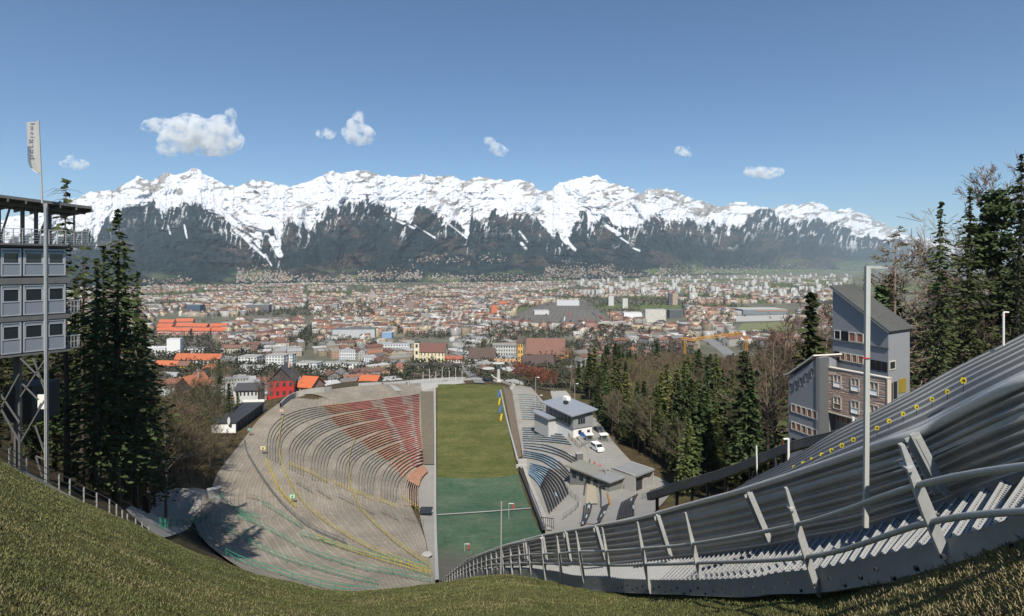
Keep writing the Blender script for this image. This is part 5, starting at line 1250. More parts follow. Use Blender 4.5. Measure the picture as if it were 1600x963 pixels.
EXCL = [[(778, 508), (808, 490), (850, 474), (914, 470), (935, 486), (968, 508), (900, 512), (850, 512)],
 [(1150, 500), (1245, 500), (1245, 522), (1140, 520)], [(1150, 474), (1250, 474), (1250, 500), (1150, 500)],
 [(515, 572), (572, 534), (584, 534), (540, 572)], [(686, 540), (700, 540), (760, 612), (738, 612)],
 [(1085, 520), (1200, 560), (1200, 620), (1140, 620), (1090, 545)], [(640, 525), (705, 525), (705, 600), (640, 600)], [(730, 540), (780, 540), (780, 575), (730, 575)], [(806, 520), (900, 520), (900, 620), (806, 620)],
 [(232, 520), (300, 520), (350, 548), (350, 590), (232, 590)], [(365, 556), (500, 557), (580, 566), (580, 590), (365, 600)], [(625, 562), (742, 562), (750, 610), (620, 610)],
 [(240, 496), (352, 496), (352, 526), (240, 526)], [(1000, 478), (1070, 478), (1070, 512), (1000, 512)]]
# sample the plain and the first slopes
gxx = []; 
Ys = [430.]
while Ys[-1] < 7800: Ys.append(Ys[-1]+ (29 if Ys[-1] < 1700 else 30+(Ys[-1]-1700)*.006))
for Y in Ys:
    st_ = 30 if Y < 1700 else 31+(Y-1700)*.006
    xs = np.arange(-.78*Y, .72*Y, st_); gxx.append(np.stack([xs+NR.uniform(-4, 4, len(xs))+7*math.sin(Y*.013), np.full(len(xs), Y)+NR.uniform(-5, 5, len(xs))], 1))
G_ = np.concatenate(gxx); X, Y = G_[:, 0], G_[:, 1]; pxx = 800+X/Y*F; pyy = ypix(X/Y, Y)
dens = fbm(X*.0016, Y*.0016, 4, 101)
footY = np.interp(pxx, pxs, Yf); ok = (Y < footY*.99)
ok &= NR.rand(len(X)) < np.clip(.93-smooth(3200, 6500, Y)*.45, .3, 1)
ok &= ~((fbm(X*.0035, Y*.0035, 3, 41) > .62) & (Y > 2000)) & (dens > .34)
for P in EXCL: ok &= ~inpoly(pxx, pyy, P)
ok &= ~((Y < 560) & ((pxx > 560) | (pxx < 230))) & ~((pxx > 800) & (Y < 620)) & (pxx < 1330) & ~((pxx > 1080) & (Y < 1100)) & ~((pxx > 330) & (Y < 470))
ok &= ~((Y < 900) & (NR.rand(len(X)) < .25))
# street gaps
sa_ = .35; su = X*math.cos(sa_)+Y*math.sin(sa_); sv = -X*math.sin(sa_)+Y*math.cos(sa_)
ok &= (np.mod(su, 210) > 22) & (np.mod(sv, 160) > 16)
X, Y, pxx, pyy = X[ok], Y[ok], pxx[ok], pyy[ok]; n = len(X)
big = (fbm(X*.004, Y*.004, 3, 111) > np.where(Y < 2200, .40, .46)) & (Y < 4200); slab_ = (NR.rand(n) < .10) & (pxx > 900) & (Y > 2500); ind = (fbm(X*.003, Y*.003, 2, 131) > .66)
ang = np.where(NR.rand(n) < .5, sa_, sa_+PI/2)+NR.uniform(-.06, .06, n)+(dens[ok]-.5)*1.2
w_ = np.where(big, NR.uniform(20, 40, n), NR.uniform(10, 16, n)); d_ = np.where(big, NR.uniform(12, 16, n), NR.uniform(9, 12, n)); h_ = np.where(big, NR.uniform(10, 17, n), NR.uniform(5, 9, n)); rh = np.where(big, NR.uniform(3, 5, n), NR.uniform(2.2, 4, n))
flat = NR.rand(n) < np.where(big, .28, .12); flat |= slab_ | ind
w_ = np.where(slab_, NR.uniform(18, 40, n), w_); h_ = np.where(slab_, NR.uniform(22, 42, n), h_); w_ = np.where(ind, NR.uniform(26, 50, n), w_); d_ = np.where(ind, NR.uniform(18, 26, n), d_); h_ = np.where(ind & ~slab_, NR.uniform(6, 11, n), h_)
rh = np.where(flat, .05, rh); WA = np.array(WALLS); RA = np.array(ROOFS); FA = np.array(FLATS)
wc = WA[NR.randint(0, len(WA), n)]*NR.uniform(.4, .82, (n, 1)); wc[slab_] = np.array((.42, .42, .40))
redz = fbm(X*.002, Y*.002, 2, 141); ri = np.clip((NR.rand(n)*7+(redz > .5)*-1.2).astype(int), 0, 6); rc = RA[ri]*NR.uniform(.6, 1.05, (n, 1)); rc[flat] = FA[NR.randint(0, 4, flat.sum())]*NR.uniform(.85, 1.1, (flat.sum(), 1))
cz = gz(X, Y)
order = np.argsort(Y); near = order[:300]; far = order[300:]
a = bld_arrays(X[far], Y[far], cz[far], w_[far], d_[far], h_[far], rh[far], ang[far], wc[far], rc[far], flat[far])
# houses climbing the first slopes of the mountains
pick = []
for x0, x1, y0_, y1_, cnt_ in ((225, 300, 436, 449, 60), (370, 450, 424, 444, 190), (450, 560, 432, 446, 160), (560, 660, 424, 441, 190), (640, 790, 400, 412, 55), (670, 860, 430, 441, 150), (850, 960, 418, 438, 330), (960, 1100, 424, 436, 150), (1030, 1200, 416, 430, 200), (1200, 1400, 414, 424, 130)):
    for _ in range(int(cnt_*1.5)):
        qx, qy = rnd.uniform(x0, x1), rnd.gauss((y0_+y1_)/2, (y1_-y0_)/3.2); i = int(np.argmin(np.abs(pxs-qx))); col_y = MPY[i]; j = int(np.argmin(np.abs(col_y-qy)))
        if j < 3: continue
        pick.append(((pxs[i]-800)/F*MD[i, j], MD[i, j], ZC-(col_y[j]-HY)/F*MD[i, j]))
pk = np.array(pick); k = len(pk)
b_ = bld_arrays(pk[:, 0], pk[:, 1]-6, pk[:, 2], NR.uniform(11, 20, k), NR.uniform(9, 13, k), NR.uniform(6, 11, k), NR.uniform(2.5, 5, k), NR.rand(k)*3, WA[NR.randint(0, 7, k)]*NR.uniform(.3, .62, (k, 1)), RA[NR.randint(0, 7, k)], None)
parts = [np.concatenate([a[0], b_[0]]), np.concatenate([a[1], b_[1]+len(a[0])]), np.concatenate([a[2], b_[2]]), np.concatenate([a[3], b_[3]]), np.concatenate([a[4], b_[4]])]
o = link('distant_city_houses', tri_mesh('distant_city_houses', *parts, [MT['facade'], MT['roofattr']])); tag(o, kind='stuff')
CN = lambda c: ('white' if min(c) > .5 and c[0]-c[2] < .1 else 'grey' if c[0]-c[2] < .08 else 'pink' if c[1] < .38 and c[0] > .45 else 'yellow ochre' if c[0]-c[2] > .2 else 'cream')
RN = lambda c, f: (('flat grey' if c[0] > .22 else 'flat dark') if f else 'red' if c[0] > .19 and c[1] < .13 else 'brown' if c[0]-c[2] > .05 else 'dark grey')
def house(X_, Y_, Z_, w, d, h, rh_, ang_, wc_, rc_, flat_, label, group, name='town_house', chim=False, cat='house'):
    th = thing(name, (X_, Y_, Z_), label, cat, group); c, s = math.cos(ang_), math.sin(ang_)
    W = lambda lx, ly, z: (X_+lx*c-ly*s, Y_+lx*s+ly*c, Z_+z)
    mb = MB(); q = [(-w/2, -d/2), (w/2, -d/2), (w/2, d/2), (-w/2, d/2)]; u = 0
    for i in range(4):
        a_, b2 = q[i], q[(i+1) % 4]; L = math.dist(a_, b2); mb.face([W(*a_, -3), W(*b2, -3), W(*b2, h), W(*a_, h)], wc_, [(u, 0), (u+L, 0), (u+L, h+3), (u, h+3)])
    if not flat_:
        mb.face([W(w/2, -d/2, h), W(w/2, d/2, h), W(w/2, 0, h+rh_)], wc_); mb.face([W(-w/2, d/2, h), W(-w/2, -d/2, h), W(-w/2, 0, h+rh_)], wc_)
    mb.build('wall', MT['facade'], th); mb = MB(); e = .7
    if flat_:
        for z0_, z1_ in ((h, h+.5),): mb.box(W(0, 0, h+.3), (w+.3, d+.3, .6), rz=ang_, col=rc_)
        if w > 14: mb.box(W(w*.2, 0, h+1.4), (3.5, 3, 2), rz=ang_, col=tuple(v*1.2 for v in rc_))
    else:
        k_ = rh_/(d/2); zl = h-e*k_
        for sg_ in (-1, 1):
            A = [W(-w/2-e, sg_*(d/2+e), zl), W(w/2+e, sg_*(d/2+e), zl), W(w/2+e, 0, h+rh_), W(-w/2-e, 0, h+rh_)]; B = [(x, y, z+.35) for x, y, z in A]
            if sg_ < 0: mb.face(B, rc_); mb.face(A[::-1], rc_)
            else: mb.face(B[::-1], rc_); mb.face(A, rc_)
            for i in range(4): mb.face([A[i], A[(i+1) % 4], B[(i+1) % 4], B[i]], rc_)
    r = mb.build('roof', MT['roofattr'], th)
    if chim and not flat_: mb = MB(); mb.box(W(w*.22, d*.12, h+rh_*.9), (.9, .9, 2.6), rz=ang_, col=(.4, .3, .26)); mb.build('chimney', MT['roofattr'], r)
    return th
def zone(px_, Y_):
    a = 'left of the white school' if px_ < 380 else 'behind the white school' if px_ < 560 else 'around the yellow church' if px_ < 730 else 'near the brown roofed abbey' if px_ < 930 else 'right of the railway bridge'
    return ('near row, ' if Y_ < 700 else 'middle row, ' if Y_ < 900 else 'far row, ')+a
for i in near:
    wn, rn_ = CN(wc[i]), RN(rc[i], flat[i]); sz = 'long' if w_[i] > 22 else 'small' if w_[i] < 12 else 'mid sized'
    lab = f'{sz} {wn} house with {rn_} roof, {zone(pxx[i], Y[i])}'
    house(float(X[i]), float(Y[i]), float(cz[i]), float(w_[i]), float(d_[i]), float(h_[i]), float(rh[i]), float(ang[i]), tuple(wc[i]), tuple(rc[i]), bool(flat[i]), lab, lab+' group', chim=True)
# ------------------------------------------------------------ city trees: the singled out near ones, the rest as one mass
nT = 36000
tY = 600*np.exp(NR.rand(nT)*math.log(4600/600)); tX = (NR.uniform(-.72, .62, nT))*tY; tp_ = 800+tX/tY*F; ty_ = ypix(tX/tY, tY)
keep = fbm(tX*.004, tY*.004, 3, 151) > .36
for q_, P in enumerate(EXCL): keep &= ~inpoly(tp_, ty_, P) | (NR.rand(nT) < (.85 if q_ in (8, 9, 10, 11, 6, 7) else .14 if q_ == 0 else .05))
keep &= ~((tp_ > 800) & (tY < 640)) & ~((tp_ < 560) & (tY < 680))
tX, tY = tX[keep], tY[keep]; nT = len(tX); tZ = gz(tX, tY); tR = NR.uniform(3.5, 7, nT); q = 9
cc = np.repeat(np.stack([tX, tY, tZ], 1), q, 0); off = unit(NR.randn(nT*q, 3))*np.repeat(tR, q)[:, None]*NR.rand(nT*q, 1)**.4; off[:, 2] = off[:, 2]*1.1+np.repeat(tR, q)*1.2; cc = cc+off
ax = unit(NR.randn(nT*q, 3)); bx_ = unit(np.cross(ax, NR.randn(nT*q, 3))); s_ = NR.uniform(1.2, 2.6, (nT*q, 1))
tc_ = np.array([(.045, .05, .024), (.075, .062, .042), (.028, .038, .02), (.06, .052, .035)])[NR.randint(0, 4, nT)]; tc_ = np.repeat(tc_, q, 0)*NR.uniform(.6, 1.3, (nT*q, 1))
V, Fq, Cc = quads(cc, ax*s_, bx_*s_*.6, tc_); o = link('city_trees', np_mesh('city_trees', V, Fq, MT['leaf'], Cc, smooth=False)); tag(o, kind='stuff')
# mass of trees on the lower mountain slopes
nT = 9000; sel = np.flatnonzero((NR.rand(MPX.size) < .2) & (MPY.ravel() > 412) & (MPX.ravel() > 200) & (MPX.ravel() < 1100)); sel = NR.choice(sel, min(nT, len(sel)), replace=False)
P3 = np.stack([(MPX.ravel()-800)/F*MD.ravel(), MD.ravel(), ZC-(MPY.ravel()-HY)/F*MD.ravel()], 1)[sel]; m3 = fbm(P3[:, 0]*.002, P3[:, 1]*.002, 3, 161) > .47; P3 = P3[m3]; q = 6
cc = np.repeat(P3, q, 0)+NR.randn(len(P3)*q, 3)*(7, 7, 5)+(0, 0, 6); ax = unit(NR.randn(len(cc), 3)); bx_ = unit(np.cross(ax, NR.randn(len(cc), 3)))
V, Fq, Cc = quads(cc, ax*6, bx_*4, np.array([[.022, .032, .022]])*NR.uniform(.6, 1.5, (len(cc), 1))); o = link('hillside_woods', np_mesh('hillside_woods', V, Fq, MT['leaf'], Cc, smooth=False)); tag(o, kind='stuff')
cnt = 0
for i in range(900):
    Yt = rnd.uniform(430, 900); px_ = rnd.uniform(230, 1090); gy = float(ypix((px_-800)/F, Yt))
    if any(inpoly(np.array([px_]), np.array([gy]), P)[0] for P in EXCL[:12]) or (px_ > 740 and Yt < 600) or (px_ < 540 and Yt < 470): continue
    x = (px_-800)/F*Yt
    if np.min((X[near]-x)**2+(Y[near]-Yt)**2) < 81: continue
    z_ = zone(px_, Yt); kk = rnd.choice(['bare0', 'bare1', 'bare3', 'bare3', 'spruce2', 'spruce0', 'bush0'])
    plant(kk, onground(x, Yt), rnd.uniform(8, 15), 'among the houses, '+z_, color=(.09, .10, .04) if kk == 'bare3' else None); cnt += 1
    if cnt > 90: break
# ------------------------------------------------------------ singled out buildings
def gY(px_, py_, lo=300): return hit(px_, py_, lo, 6000).y
def lm(name, label, cat, x0, x1, yb, yt, depth, wall, roofc, rh_px=0, rot=0, nw=None, along=True, Yfix=None, group=None, hip=False, wcol=None, chim=False, facade=False):
    """building whose front spans photo columns x0..x1, foot row yb, eaves row yt"""
    Y_ = Yfix or gY((x0+x1)/2, yb); w = (x1-x0)/F*Y_; h = (yb-yt)/F*Y_; cx_ = ((x0+x1)/2-800)/F*Y_; r = math.radians(rot); c, s = math.cos(r), math.sin(r); z = ZC-(yb-HY)/F*Y_; rh_ = rh_px/F*Y_
    d = depth; ox, oy = cx_-s*d/2, Y_+c*d/2
    th = thing(name, (cx_, Y_, z), label, cat, group); W = lambda lx, ly, zz: Vector((ox+lx*c-ly*s, oy+lx*s+ly*c, z+zz))
    mb = MB(); q = [(-w/2, -d/2), (w/2, -d/2), (w/2, d/2), (-w/2, d/2)]
    for i in range(4):
        a_, b2 = q[i], q[(i+1) % 4]; L = math.dist(a_, b2); mb.face([W(*a_, -6), W(*b2, -6), W(*b2, h), W(*a_, h)], wall, [(0, -6), (L, -6), (L, h), (0, h)])
    if rh_ and not hip:
        if along: mb.face([W(w/2, -d/2, h), W(w/2, d/2, h), W(w/2, 0, h+rh_)], wall); mb.face([W(-w/2, d/2, h), W(-w/2, -d/2, h), W(-w/2, 0, h+rh_)], wall)
        else: mb.face([W(-w/2, -d/2, h), W(w/2, -d/2, h), W(0, -d/2, h+rh_)], wall); mb.face([W(w/2, d/2, h), W(-w/2, d/2, h), W(0, d/2, h+rh_)], wall)
    mb.build('wall', MT['facade'] if facade else MT['paintattr'], th); mb = MB(); e = min(1.0, w*.06)
    if not rh_: mb.box(W(0, 0, h+.3), (w+.5, d+.5, .6), rz=r, col=roofc)
    else:
        L1, L2 = (w/2+e, d/2+e) if along else (d/2+e, w/2+e); k_ = rh_/(L2-e); hp = L1*.45 if hip else 0
        def R(a_, b2, zz): return W(a_, b2, zz) if along else W(b2, a_, zz)
        for sg_ in (-1, 1):
            A = [R(-L1, sg_*L2, h-e*k_), R(L1, sg_*L2, h-e*k_), R(L1-hp, 0, h+rh_), R(-L1+hp, 0, h+rh_)]; B = [p+Vector((0, 0, .4)) for p in A]; mb.face(B, roofc); mb.face(A[::-1], roofc)
            for i in (0, 1, 3): mb.face([A[i], A[(i+1) % 4], B[(i+1) % 4], B[i]], roofc)
            if hip: mb.face([R(sg_*L1, -L2, h-e*k_+.4), R(sg_*L1, L2, h-e*k_+.4), R(sg_*(L1-hp), 0, h+rh_+.4)], roofc)
    rf_ = mb.build('roof', MT['roofattr'], th)
    if chim: mb = MB(); mb.box(W(w*.2, d*.1, h+rh_), (1, 1, 3), rz=r, col=(.45, .3, .25)); mb.build('chimney', MT['roofattr'], rf_)
    if nw:
        nx, ny = nw; pr = None
        for face_ in (0, 1):
            L = w if face_ == 0 else d; n_ = nx if face_ == 0 else max(1, int(nx*d/w*.8))
            if face_ and abs(rot) < 3: continue
            for i in range(min(n_, 14)):
                for j in range(ny):
                    t = (i+.5)/n_*L-L/2; zz = h*(j+.55)/ny; ww, wh = L/n_*.45, h/ny*.5
                    mb = MB(); cc_ = W(t, -d/2-.03, zz) if face_ == 0 else W((w/2+.03)*(1 if rot < 0 else -1)*-1 if False else (w/2+.03)*(1 if ox < 0 else -1), t, zz)
                    mb.box(cc_, (ww, .12, wh) if face_ == 0 else (.12, ww, wh), rz=r, col=wcol or (.03, .035, .04)); mb.build('window', MT['paintattr'], th)
    return th, W, w, h, d
white_ = (.62, .62, .60); cream = (.62, .55, .38)
lm('white_tower_block', 'tall plain white windowless block left behind the long red roofed hall', 'building', 261, 281, 557, 530, 12, (.68, .68, .66), (.5, .5, .5), rot=6)
lm('depot_hall', 'long white railway depot hall with flat white roof beside the white block', 'hall', 222, 262, 555, 545, 30, white_, (.5, .5, .5), nw=(8, 1))
lm('depot_hall', 'white hall with dark roof edge right of the tall white block', 'hall', 281, 318, 552, 545, 22, white_, (.12, .12, .12), nw=(6, 1))
lm('long_hall', 'long white hall with bright red tiled roof below the tall white block', 'building', 270, 344, 571, 562, 17, (.6, .62, .62), (.36, .10, .04), 8, -5, (12, 1))
lm('yellow_house', 'bright yellow house with brown roof left of the wood', 'house', 276, 294, 583, 571, 12, (.60, .36, .04), (.16, .08, .06), 5, -12, (3, 2), chim=True)
lm('low_yellow_house', 'long low pale yellow house with orange roof beside the bright yellow house', 'house', 240, 276, 580, 571, 14, (.55, .45, .25), (.40, .12, .05), 6, -6, (6, 1))
lm('grey_roof_house', 'white house with grey roof and small windows behind the pink chalet', 'house', 246, 275, 600, 590, 12, white_, (.25, .26, .27), 7, -10, (6, 2))
lm('orange_roof_villa', 'small cream villa with bright orange roof in front of the long red roofed hall', 'house', 318, 337, 583, 575, 11, (.6, .5, .35), (.42, .14, .05), 5, 10, (3, 1), hip=True)
# pink chalet near the wood
th, W, w, h, d = lm('pink_chalet', 'pink three storey chalet with wide orange roof and wooden balcony above the thicket', 'house', 270, 304, 648, 605, 13, (.50, .27, .20), (.34, .12, .06), 15, -14, (4, 3), along=False, Yfix=300, chim=True)
mb = MB(); mb.box(W(0, -d/2-.8, h*.47), (w+1.5, 1.7, .25), rz=math.radians(-14), col=(.06, .04, .035)); mb.box(W(0, -d/2-1.5, h*.47+.6), (w+1.5, .12, 1.0), rz=math.radians(-14), col=(.30, .18, .15)); mb.build('balcony', MT['paintattr'], th)
mb = MB(); mb.face([W(-w/2+.3, -d/2-.06, h*.86), W(w/2-.3, -d/2-.06, h*.86), W(w/2-.3, -d/2-.06, h+.1), W(0, -d/2-.06, h+4.6), W(-w/2+.3, -d/2-.06, h+.1)], (.035, .028, .025)); mb.build('wooden_gable', MT['paintattr'], th)
lm('annex', 'low pink brown annex built against the right side of the pink chalet', 'annex', 303, 326, 640, 622, 10, (.38, .22, .16), (.12, .09, .08), 0, -14, (3, 1), Yfix=302)
th, W, w, h, d = lm('red_house', 'bright red timber house with dark gabled roof behind the arena rim', 'house', 420, 458, 622, 595, 16, (.42, .025, .02), (.05, .052, .058), 20, 12, (4, 2), along=False, Yfix=325, chim=True)
mb = MB(); mb.face([W(-w/2+.2, -d/2-.05, h*.97), W(w/2-.2, -d/2-.05, h*.97), W(0, -d/2-.05, h+6.6)], (.06, .045, .04)); mb.build('wooden_gable', MT['paintattr'], th)
lm('orange_roof_house', 'low house with bright orange tiled roof right of the red house', 'house', 461, 488, 618, 605, 13, (.3, .2, .16), (.45, .11, .04), 13, -18, (4, 1), Yfix=330)
lm('dark_roof_house', 'low white house with flat dark roof left of the red house', 'house', 368, 402, 622, 610, 14, (.5, .5, .48), (.05, .05, .055), 7, 8, (6, 1), Yfix=330)
lm('brown_house', 'low brown timber house with grey roof behind the rim parapet', 'house', 536, 556, 604, 597, 9, (.22, .10, .05), (.14, .12, .12), 4, 0, (4, 1), Yfix=380)
lm('orange_roof_house', 'house with bright orange hipped roof just behind the rim right of the brown timber house', 'house', 560, 588, 606, 597, 12, (.4, .25, .2), (.42, .11, .04), 7, -8, None, Yfix=375)
# white school
for lab, a in {
 'four storey white school block with flat grey roof': (414, 444, 574, 556, 26, 0, -8, (6, 4)),
 'white stair tower joined to the four storey school block': (444, 457, 572, 554, 14, 0, -8, (3, 4)),
 'three storey white school block left of the four storey one': (371, 402, 572, 558, 24, 0, -8, (6, 3)),
 'long low white school wing with flat roof in front of the three storey block': (372, 414, 582, 573, 14, 0, -8, (12, 2)),
 'low white hall with flat roof right of the school tower': (461, 496, 580, 568, 22, 0, -10, (6, 1)),
 'long white two storey building with a row of windows left of the church street': (505, 577, 578, 568, 12, 0, -3, (14, 2)),
 'low pale building with flat grey roof in front of the long white building': (475, 530, 590, 584, 22, 0, -5, (8, 1)),
 'yellowish low hall between the school hall and the long white building': (483, 500, 584, 577, 12, 0, -5, (3, 1)),
 'large grey roofed warehouse behind the school': (345, 400, 552, 545, 40, 0, 5, (9, 1))}.items():
    lm('school_building', lab, 'building', *a[:5], white_ if 'yellow' not in lab else (.5, .47, .28), (.27, .27, .255), a[5], a[6], a[7])
for k, (x0, x1, yb, yt) in enumerate([(596, 640, 551, 538), (590, 612, 545, 536), (530, 560, 562, 548), (566, 600, 568, 558), (638, 640, 540, 535)][:4]):
    lm('apartment_block', ['grey white apartment block with flat roof left of the yellow church', 'pale apartment block behind the grey white one left of the church', 'white modern apartment block with dark roof left of the straight street', 'low white apartment block right of the straight street'][k], 'apartment block', x0, x1, yb, yt, 14, (.55, .56, .57), (.3, .3, .3), 0, -4, (10, 3))
# red roofed pink quarter on the left
for k in range(10):
    x0 = 246+(k % 4)*27+rnd.uniform(-3, 3); r_ = k//4; yb = 524-r_*7+rnd.uniform(-1, 1)
    lm('pink_block', f'long pink block with bright red roof in its quarter, {ORD[k]} counted from its lower left', 'apartment block', x0, x0+25, yb, yb-7, 13, (.50, .27, .22), (.40, .10, .045), 4, rnd.choice([-8, 6]), (9, 2), group='pink blocks of the red roofed quarter')
# church
th, W, w, h, d = lm('church', 'yellow and white rococo church with brown roof and arched windows', 'church', 655, 695, 568, 550, 24, (.66, .60, .42), (.13, .06, .045), 12, -6, None)
for j, zz in ((0, .35), (1, .78)):
    for i in range(7):
        t = (i+.5)/7*w-w/2; hh = h*.30; mb = MB(); n_ = 8; A = [W(t-.9, -d/2-.08, h*zz-hh/2), W(t+.9, -d/2-.08, h*zz-hh/2)]+[W(t+.9*math.cos(q*PI/n_), -d/2-.08, h*zz+hh/2-.9+.9*math.sin(q*PI/n_)) for q in range(n_+1)]
        mb.face(A, (.05, .05, .055)); mb.build('window', MT['paintattr'], th)
for i in range(4):
    mb = MB(); mb.box(W(-w/2+.4+i*(w-.8)/3, -d/2-.15, h/2-.5), (1.1, .3, h-.4), rz=math.radians(-6), col=(.62, .42, .16)); mb.build('pilaster', MT['paintattr'], th)
th, W, w, h, d = lm('church_tower', 'slim yellow bell tower with onion dome at the left end of the church', 'tower', 647, 655, 568, 536, 8, (.66, .60, .42), (.10, .06, .05), 0, -6, (1, 3))
mb = MB(); o_ = W(0, 0, h); 
for k in range(1): mb.tube([o_+Vector((0, 0, z_)) for z_ in (0, 1.2, 2.6, 4.0, 5.0, 6.4, 8.5)], [3.4, 4.2, 3.9, 2.2, 1.2, 1.5, .1], 10, col=(.06, .075, .065))
mb.build('onion_dome', MT['paintattr'], th)
lm('church_porch', 'low red roofed house leaning on the right end of the church', 'house', 696, 722, 568, 561, 10, (.58, .5, .45), (.28, .08, .05), 4, -6, (6, 1))
lm('convent', 'long white building with high dark brown roof and rows of windows right of the street', 'building', 732, 773, 568, 559, 16, (.66, .65, .62), (.085, .055, .045), 14, -4, (11, 2))
lm('red_shop', 'low orange and red shop building left of the abbey', 'shop', 773, 805, 573, 565, 10, (.45, .18, .12), (.36, .20, .10), 3, 0, (6, 1))
lm('apartment_block', 'grey balconied apartment block behind the long white building, left of the abbey', 'apartment block', 770, 806, 556, 540, 14, (.45, .45, .42), (.18, .18, .17), 3, -3, (9, 3))
th, W, w, h, d = lm('abbey', 'great abbey church with huge brown hipped roof and orange walls', 'church', 822, 882, 560, 553, 34, (.55, .22, .09), (.17, .085, .06), 22, -6, (5, 1), hip=False)
lm('abbey_wing', 'long dark brown roofed abbey wing in front of the great abbey church', 'building', 818, 868, 577, 572, 26, (.5, .36, .12), (.07, .045, .04), 15, 14, None)
lm('abbey_wing', 'small orange abbey building with round yellow windows right of the great roof', 'building', 882, 898, 558, 548, 14, (.55, .26, .1), (.14, .09, .07), 3, -6, (3, 1))
th, W, w, h, d = lm('abbey_tower', 'orange and yellow abbey tower left of the great brown roof', 'tower', 809, 817, 575, 536, 9, (.58, .33, .08), (.08, .06, .05), 10, 0, (2, 4), hip=False)
# arcade with blossoming trees
th, W, w, h, d = lm('arcade', 'long dark roofed arcade with white arches along the cemetery below the church', 'arcade', 638, 721, 577, 571, 7, (.03, .028, .026), (.045, .04, .04), 2.5, 0, None, Yfix=900)
for i in range(19):
    mb = MB(); t = -w/2+w*(i+.5)/19; mb.box(W(t, -d/2-.3, h*.4), (1.0, .6, h*.8), col=(.5, .47, .42)); mb.build('arch_pillar', MT['paintattr'], th)
for i in range(26):
    px_ = 640+i*3.2+rnd.uniform(-1, 1); Yt = rnd.uniform(640, 780); plant('blossom' if rnd.random() < .6 else 'bare3', onground((px_-800)/F*Yt, Yt), rnd.uniform(9, 12), 'in the cemetery in front of the arcade')
lm('chapel', 'small chapel with pointed brown pyramid roof left of the arcade', 'chapel', 618, 630, 584, 575, 8, (.50, .38, .22), (.20, .09, .06), 8, 0, None, hip=True)
# far landmarks
for lab, (x0, x1, yb, yt, dp, wc_, rc_, nw) in {
 'wide dark blue glass office block far left in the city': (291, 313, 491, 477, 30, (.06, .09, .13), (.15, .16, .17), None),
 'long dark office slab right of the blue glass block': (385, 420, 488, 477, 25, (.12, .12, .13), (.2, .2, .2), None),
 'small grey tower in the middle of the old town': (518, 527, 486, 476, 15, (.25, .25, .24), (.2, .2, .2), None),
 'brown grey tower block above the church': (635, 648, 488, 472, 16, (.22, .17, .14), (.2, .2, .2), None),
 'slim orange brick tower beside the railway yard': (768, 777, 494, 477, 14, (.48, .14, .06), (.2, .1, .08), None),
 'orange brick block behind the slim orange tower': (780, 792, 480, 471, 20, (.50, .15, .06), (.25, .12, .1), None),
 'pale blue hall with flat roof in the middle of the city': (597, 612, 529, 520, 16, (.20, .32, .48), (.4, .42, .45), None),
 'long dark grey roofed hall left of the pale blue hall': (520, 585, 528, 515, 40, (.40, .41, .42), (.10, .105, .11), None),
 'large white gridded apartment slab right of the motorway bridge': (1008, 1041, 504, 484, 18, (.62, .60, .54), (.4, .4, .4), 1),
 'dark office block right of the white apartment slab': (1046, 1066, 498, 485, 25, (.10, .11, .12), (.15, .15, .15), 1),
 'white tower block left of the two behind the bridge': (951, 959, 478, 463, 20, (.62, .62, .60), (.4, .4, .4), 1),
 'white tower block right of the two behind the bridge': (973, 981, 482, 467, 20, (.62, .62, .60), (.4, .4, .4), 1),
 'dark grey skyscraper right of the middle of the city': (1045, 1051, 477, 459, 22, (.10, .10, .12), (.2, .2, .2), 1),
 'brown skyscraper joined to the dark grey one': (1051, 1059, 477, 459, 22, (.45, .34, .27), (.2, .2, .2), 1),
 'white cube office beside the motorway bridge': (975, 1003, 502, 489, 30, (.66, .67, .67), (.5, .5, .5), None),
 'long white shopping hall below the yellow crane': (1000, 1035, 535, 526, 30, (.64, .64, .62), (.45, .45, .44), None),
 'long low white market hall left of the crane jib': (1035, 1078, 532, 524, 40, (.64, .64, .62), (.5, .5, .49), None),
 'stepped white terraced apartments above the crane jib': (1112, 1145, 514, 505, 18, (.64, .64, .63), (.5, .5, .5), 1),
 'pair of dark green office slabs at the foot of the far slope': (1063, 1067, 462, 455, 12, (.1, .16, .14), (.2, .2, .2), None),
 'grey station building at the head of the rail yard': (870, 905, 478, 470, 40, (.50, .51, .52), (.42, .43, .44), None),
 'white warehouse in the rail yard': (835, 858, 492, 486, 40, (.52, .52, .5), (.4, .4, .4), None)}.items():
    lm('city_block', lab, 'building', x0, x1, yb, yt, dp, wc_, rc_, 0, rnd.uniform(-6, 6), None, facade=bool(nw))
for k in range(14):
    x0 = rnd.uniform(1040, 1380); yb = rnd.uniform(452, 460); lm('tower_block', 'slim white residential tower in the far right quarter of the city', 'tower block', x0, x0+5, yb, yb-rnd.uniform(6, 9), 16, (.64, .63, .60), (.4, .4, .4), 0, 5, None, facade=True, group='slim white towers in the far right quarter')
for k in range(5): lm('tower_block', 'grey slab tower in the row behind the rail yard', 'tower block', 905+k*6.5, 909+k*6.5, 462, 453, 14, (.5, .5, .5), (.4, .4, .4), 0, 0, None, facade=True, group='grey slabs in a row')
# sports hall with orange band
th, W, w, h, d = lm('sports_hall', 'large flat sports hall with grey roof and orange band right of the city', 'hall', 1160, 1232, 493, 484, 90, (.16, .19, .22), (.36, .35, .33), 0, 4, None, Yfix=1900)
mb = MB(); mb.box(W(w*.15, -d/2-.4, h*.8), (w*.72, .8, 2.2), rz=math.radians(4), col=(.5, .20, .05)); mb.build('orange_band', MT['paintattr'], th)
for o_, nm in (([(1150, 494), (1250, 490)], 'pale'),):
    drape('sports_forecourt', [(1150, 494), (1200, 493), (1250, 491)], [(1150, 503), (1200, 502), (1250, 500)], 10, 4, .5, MT['concrete_light'], y0=800)
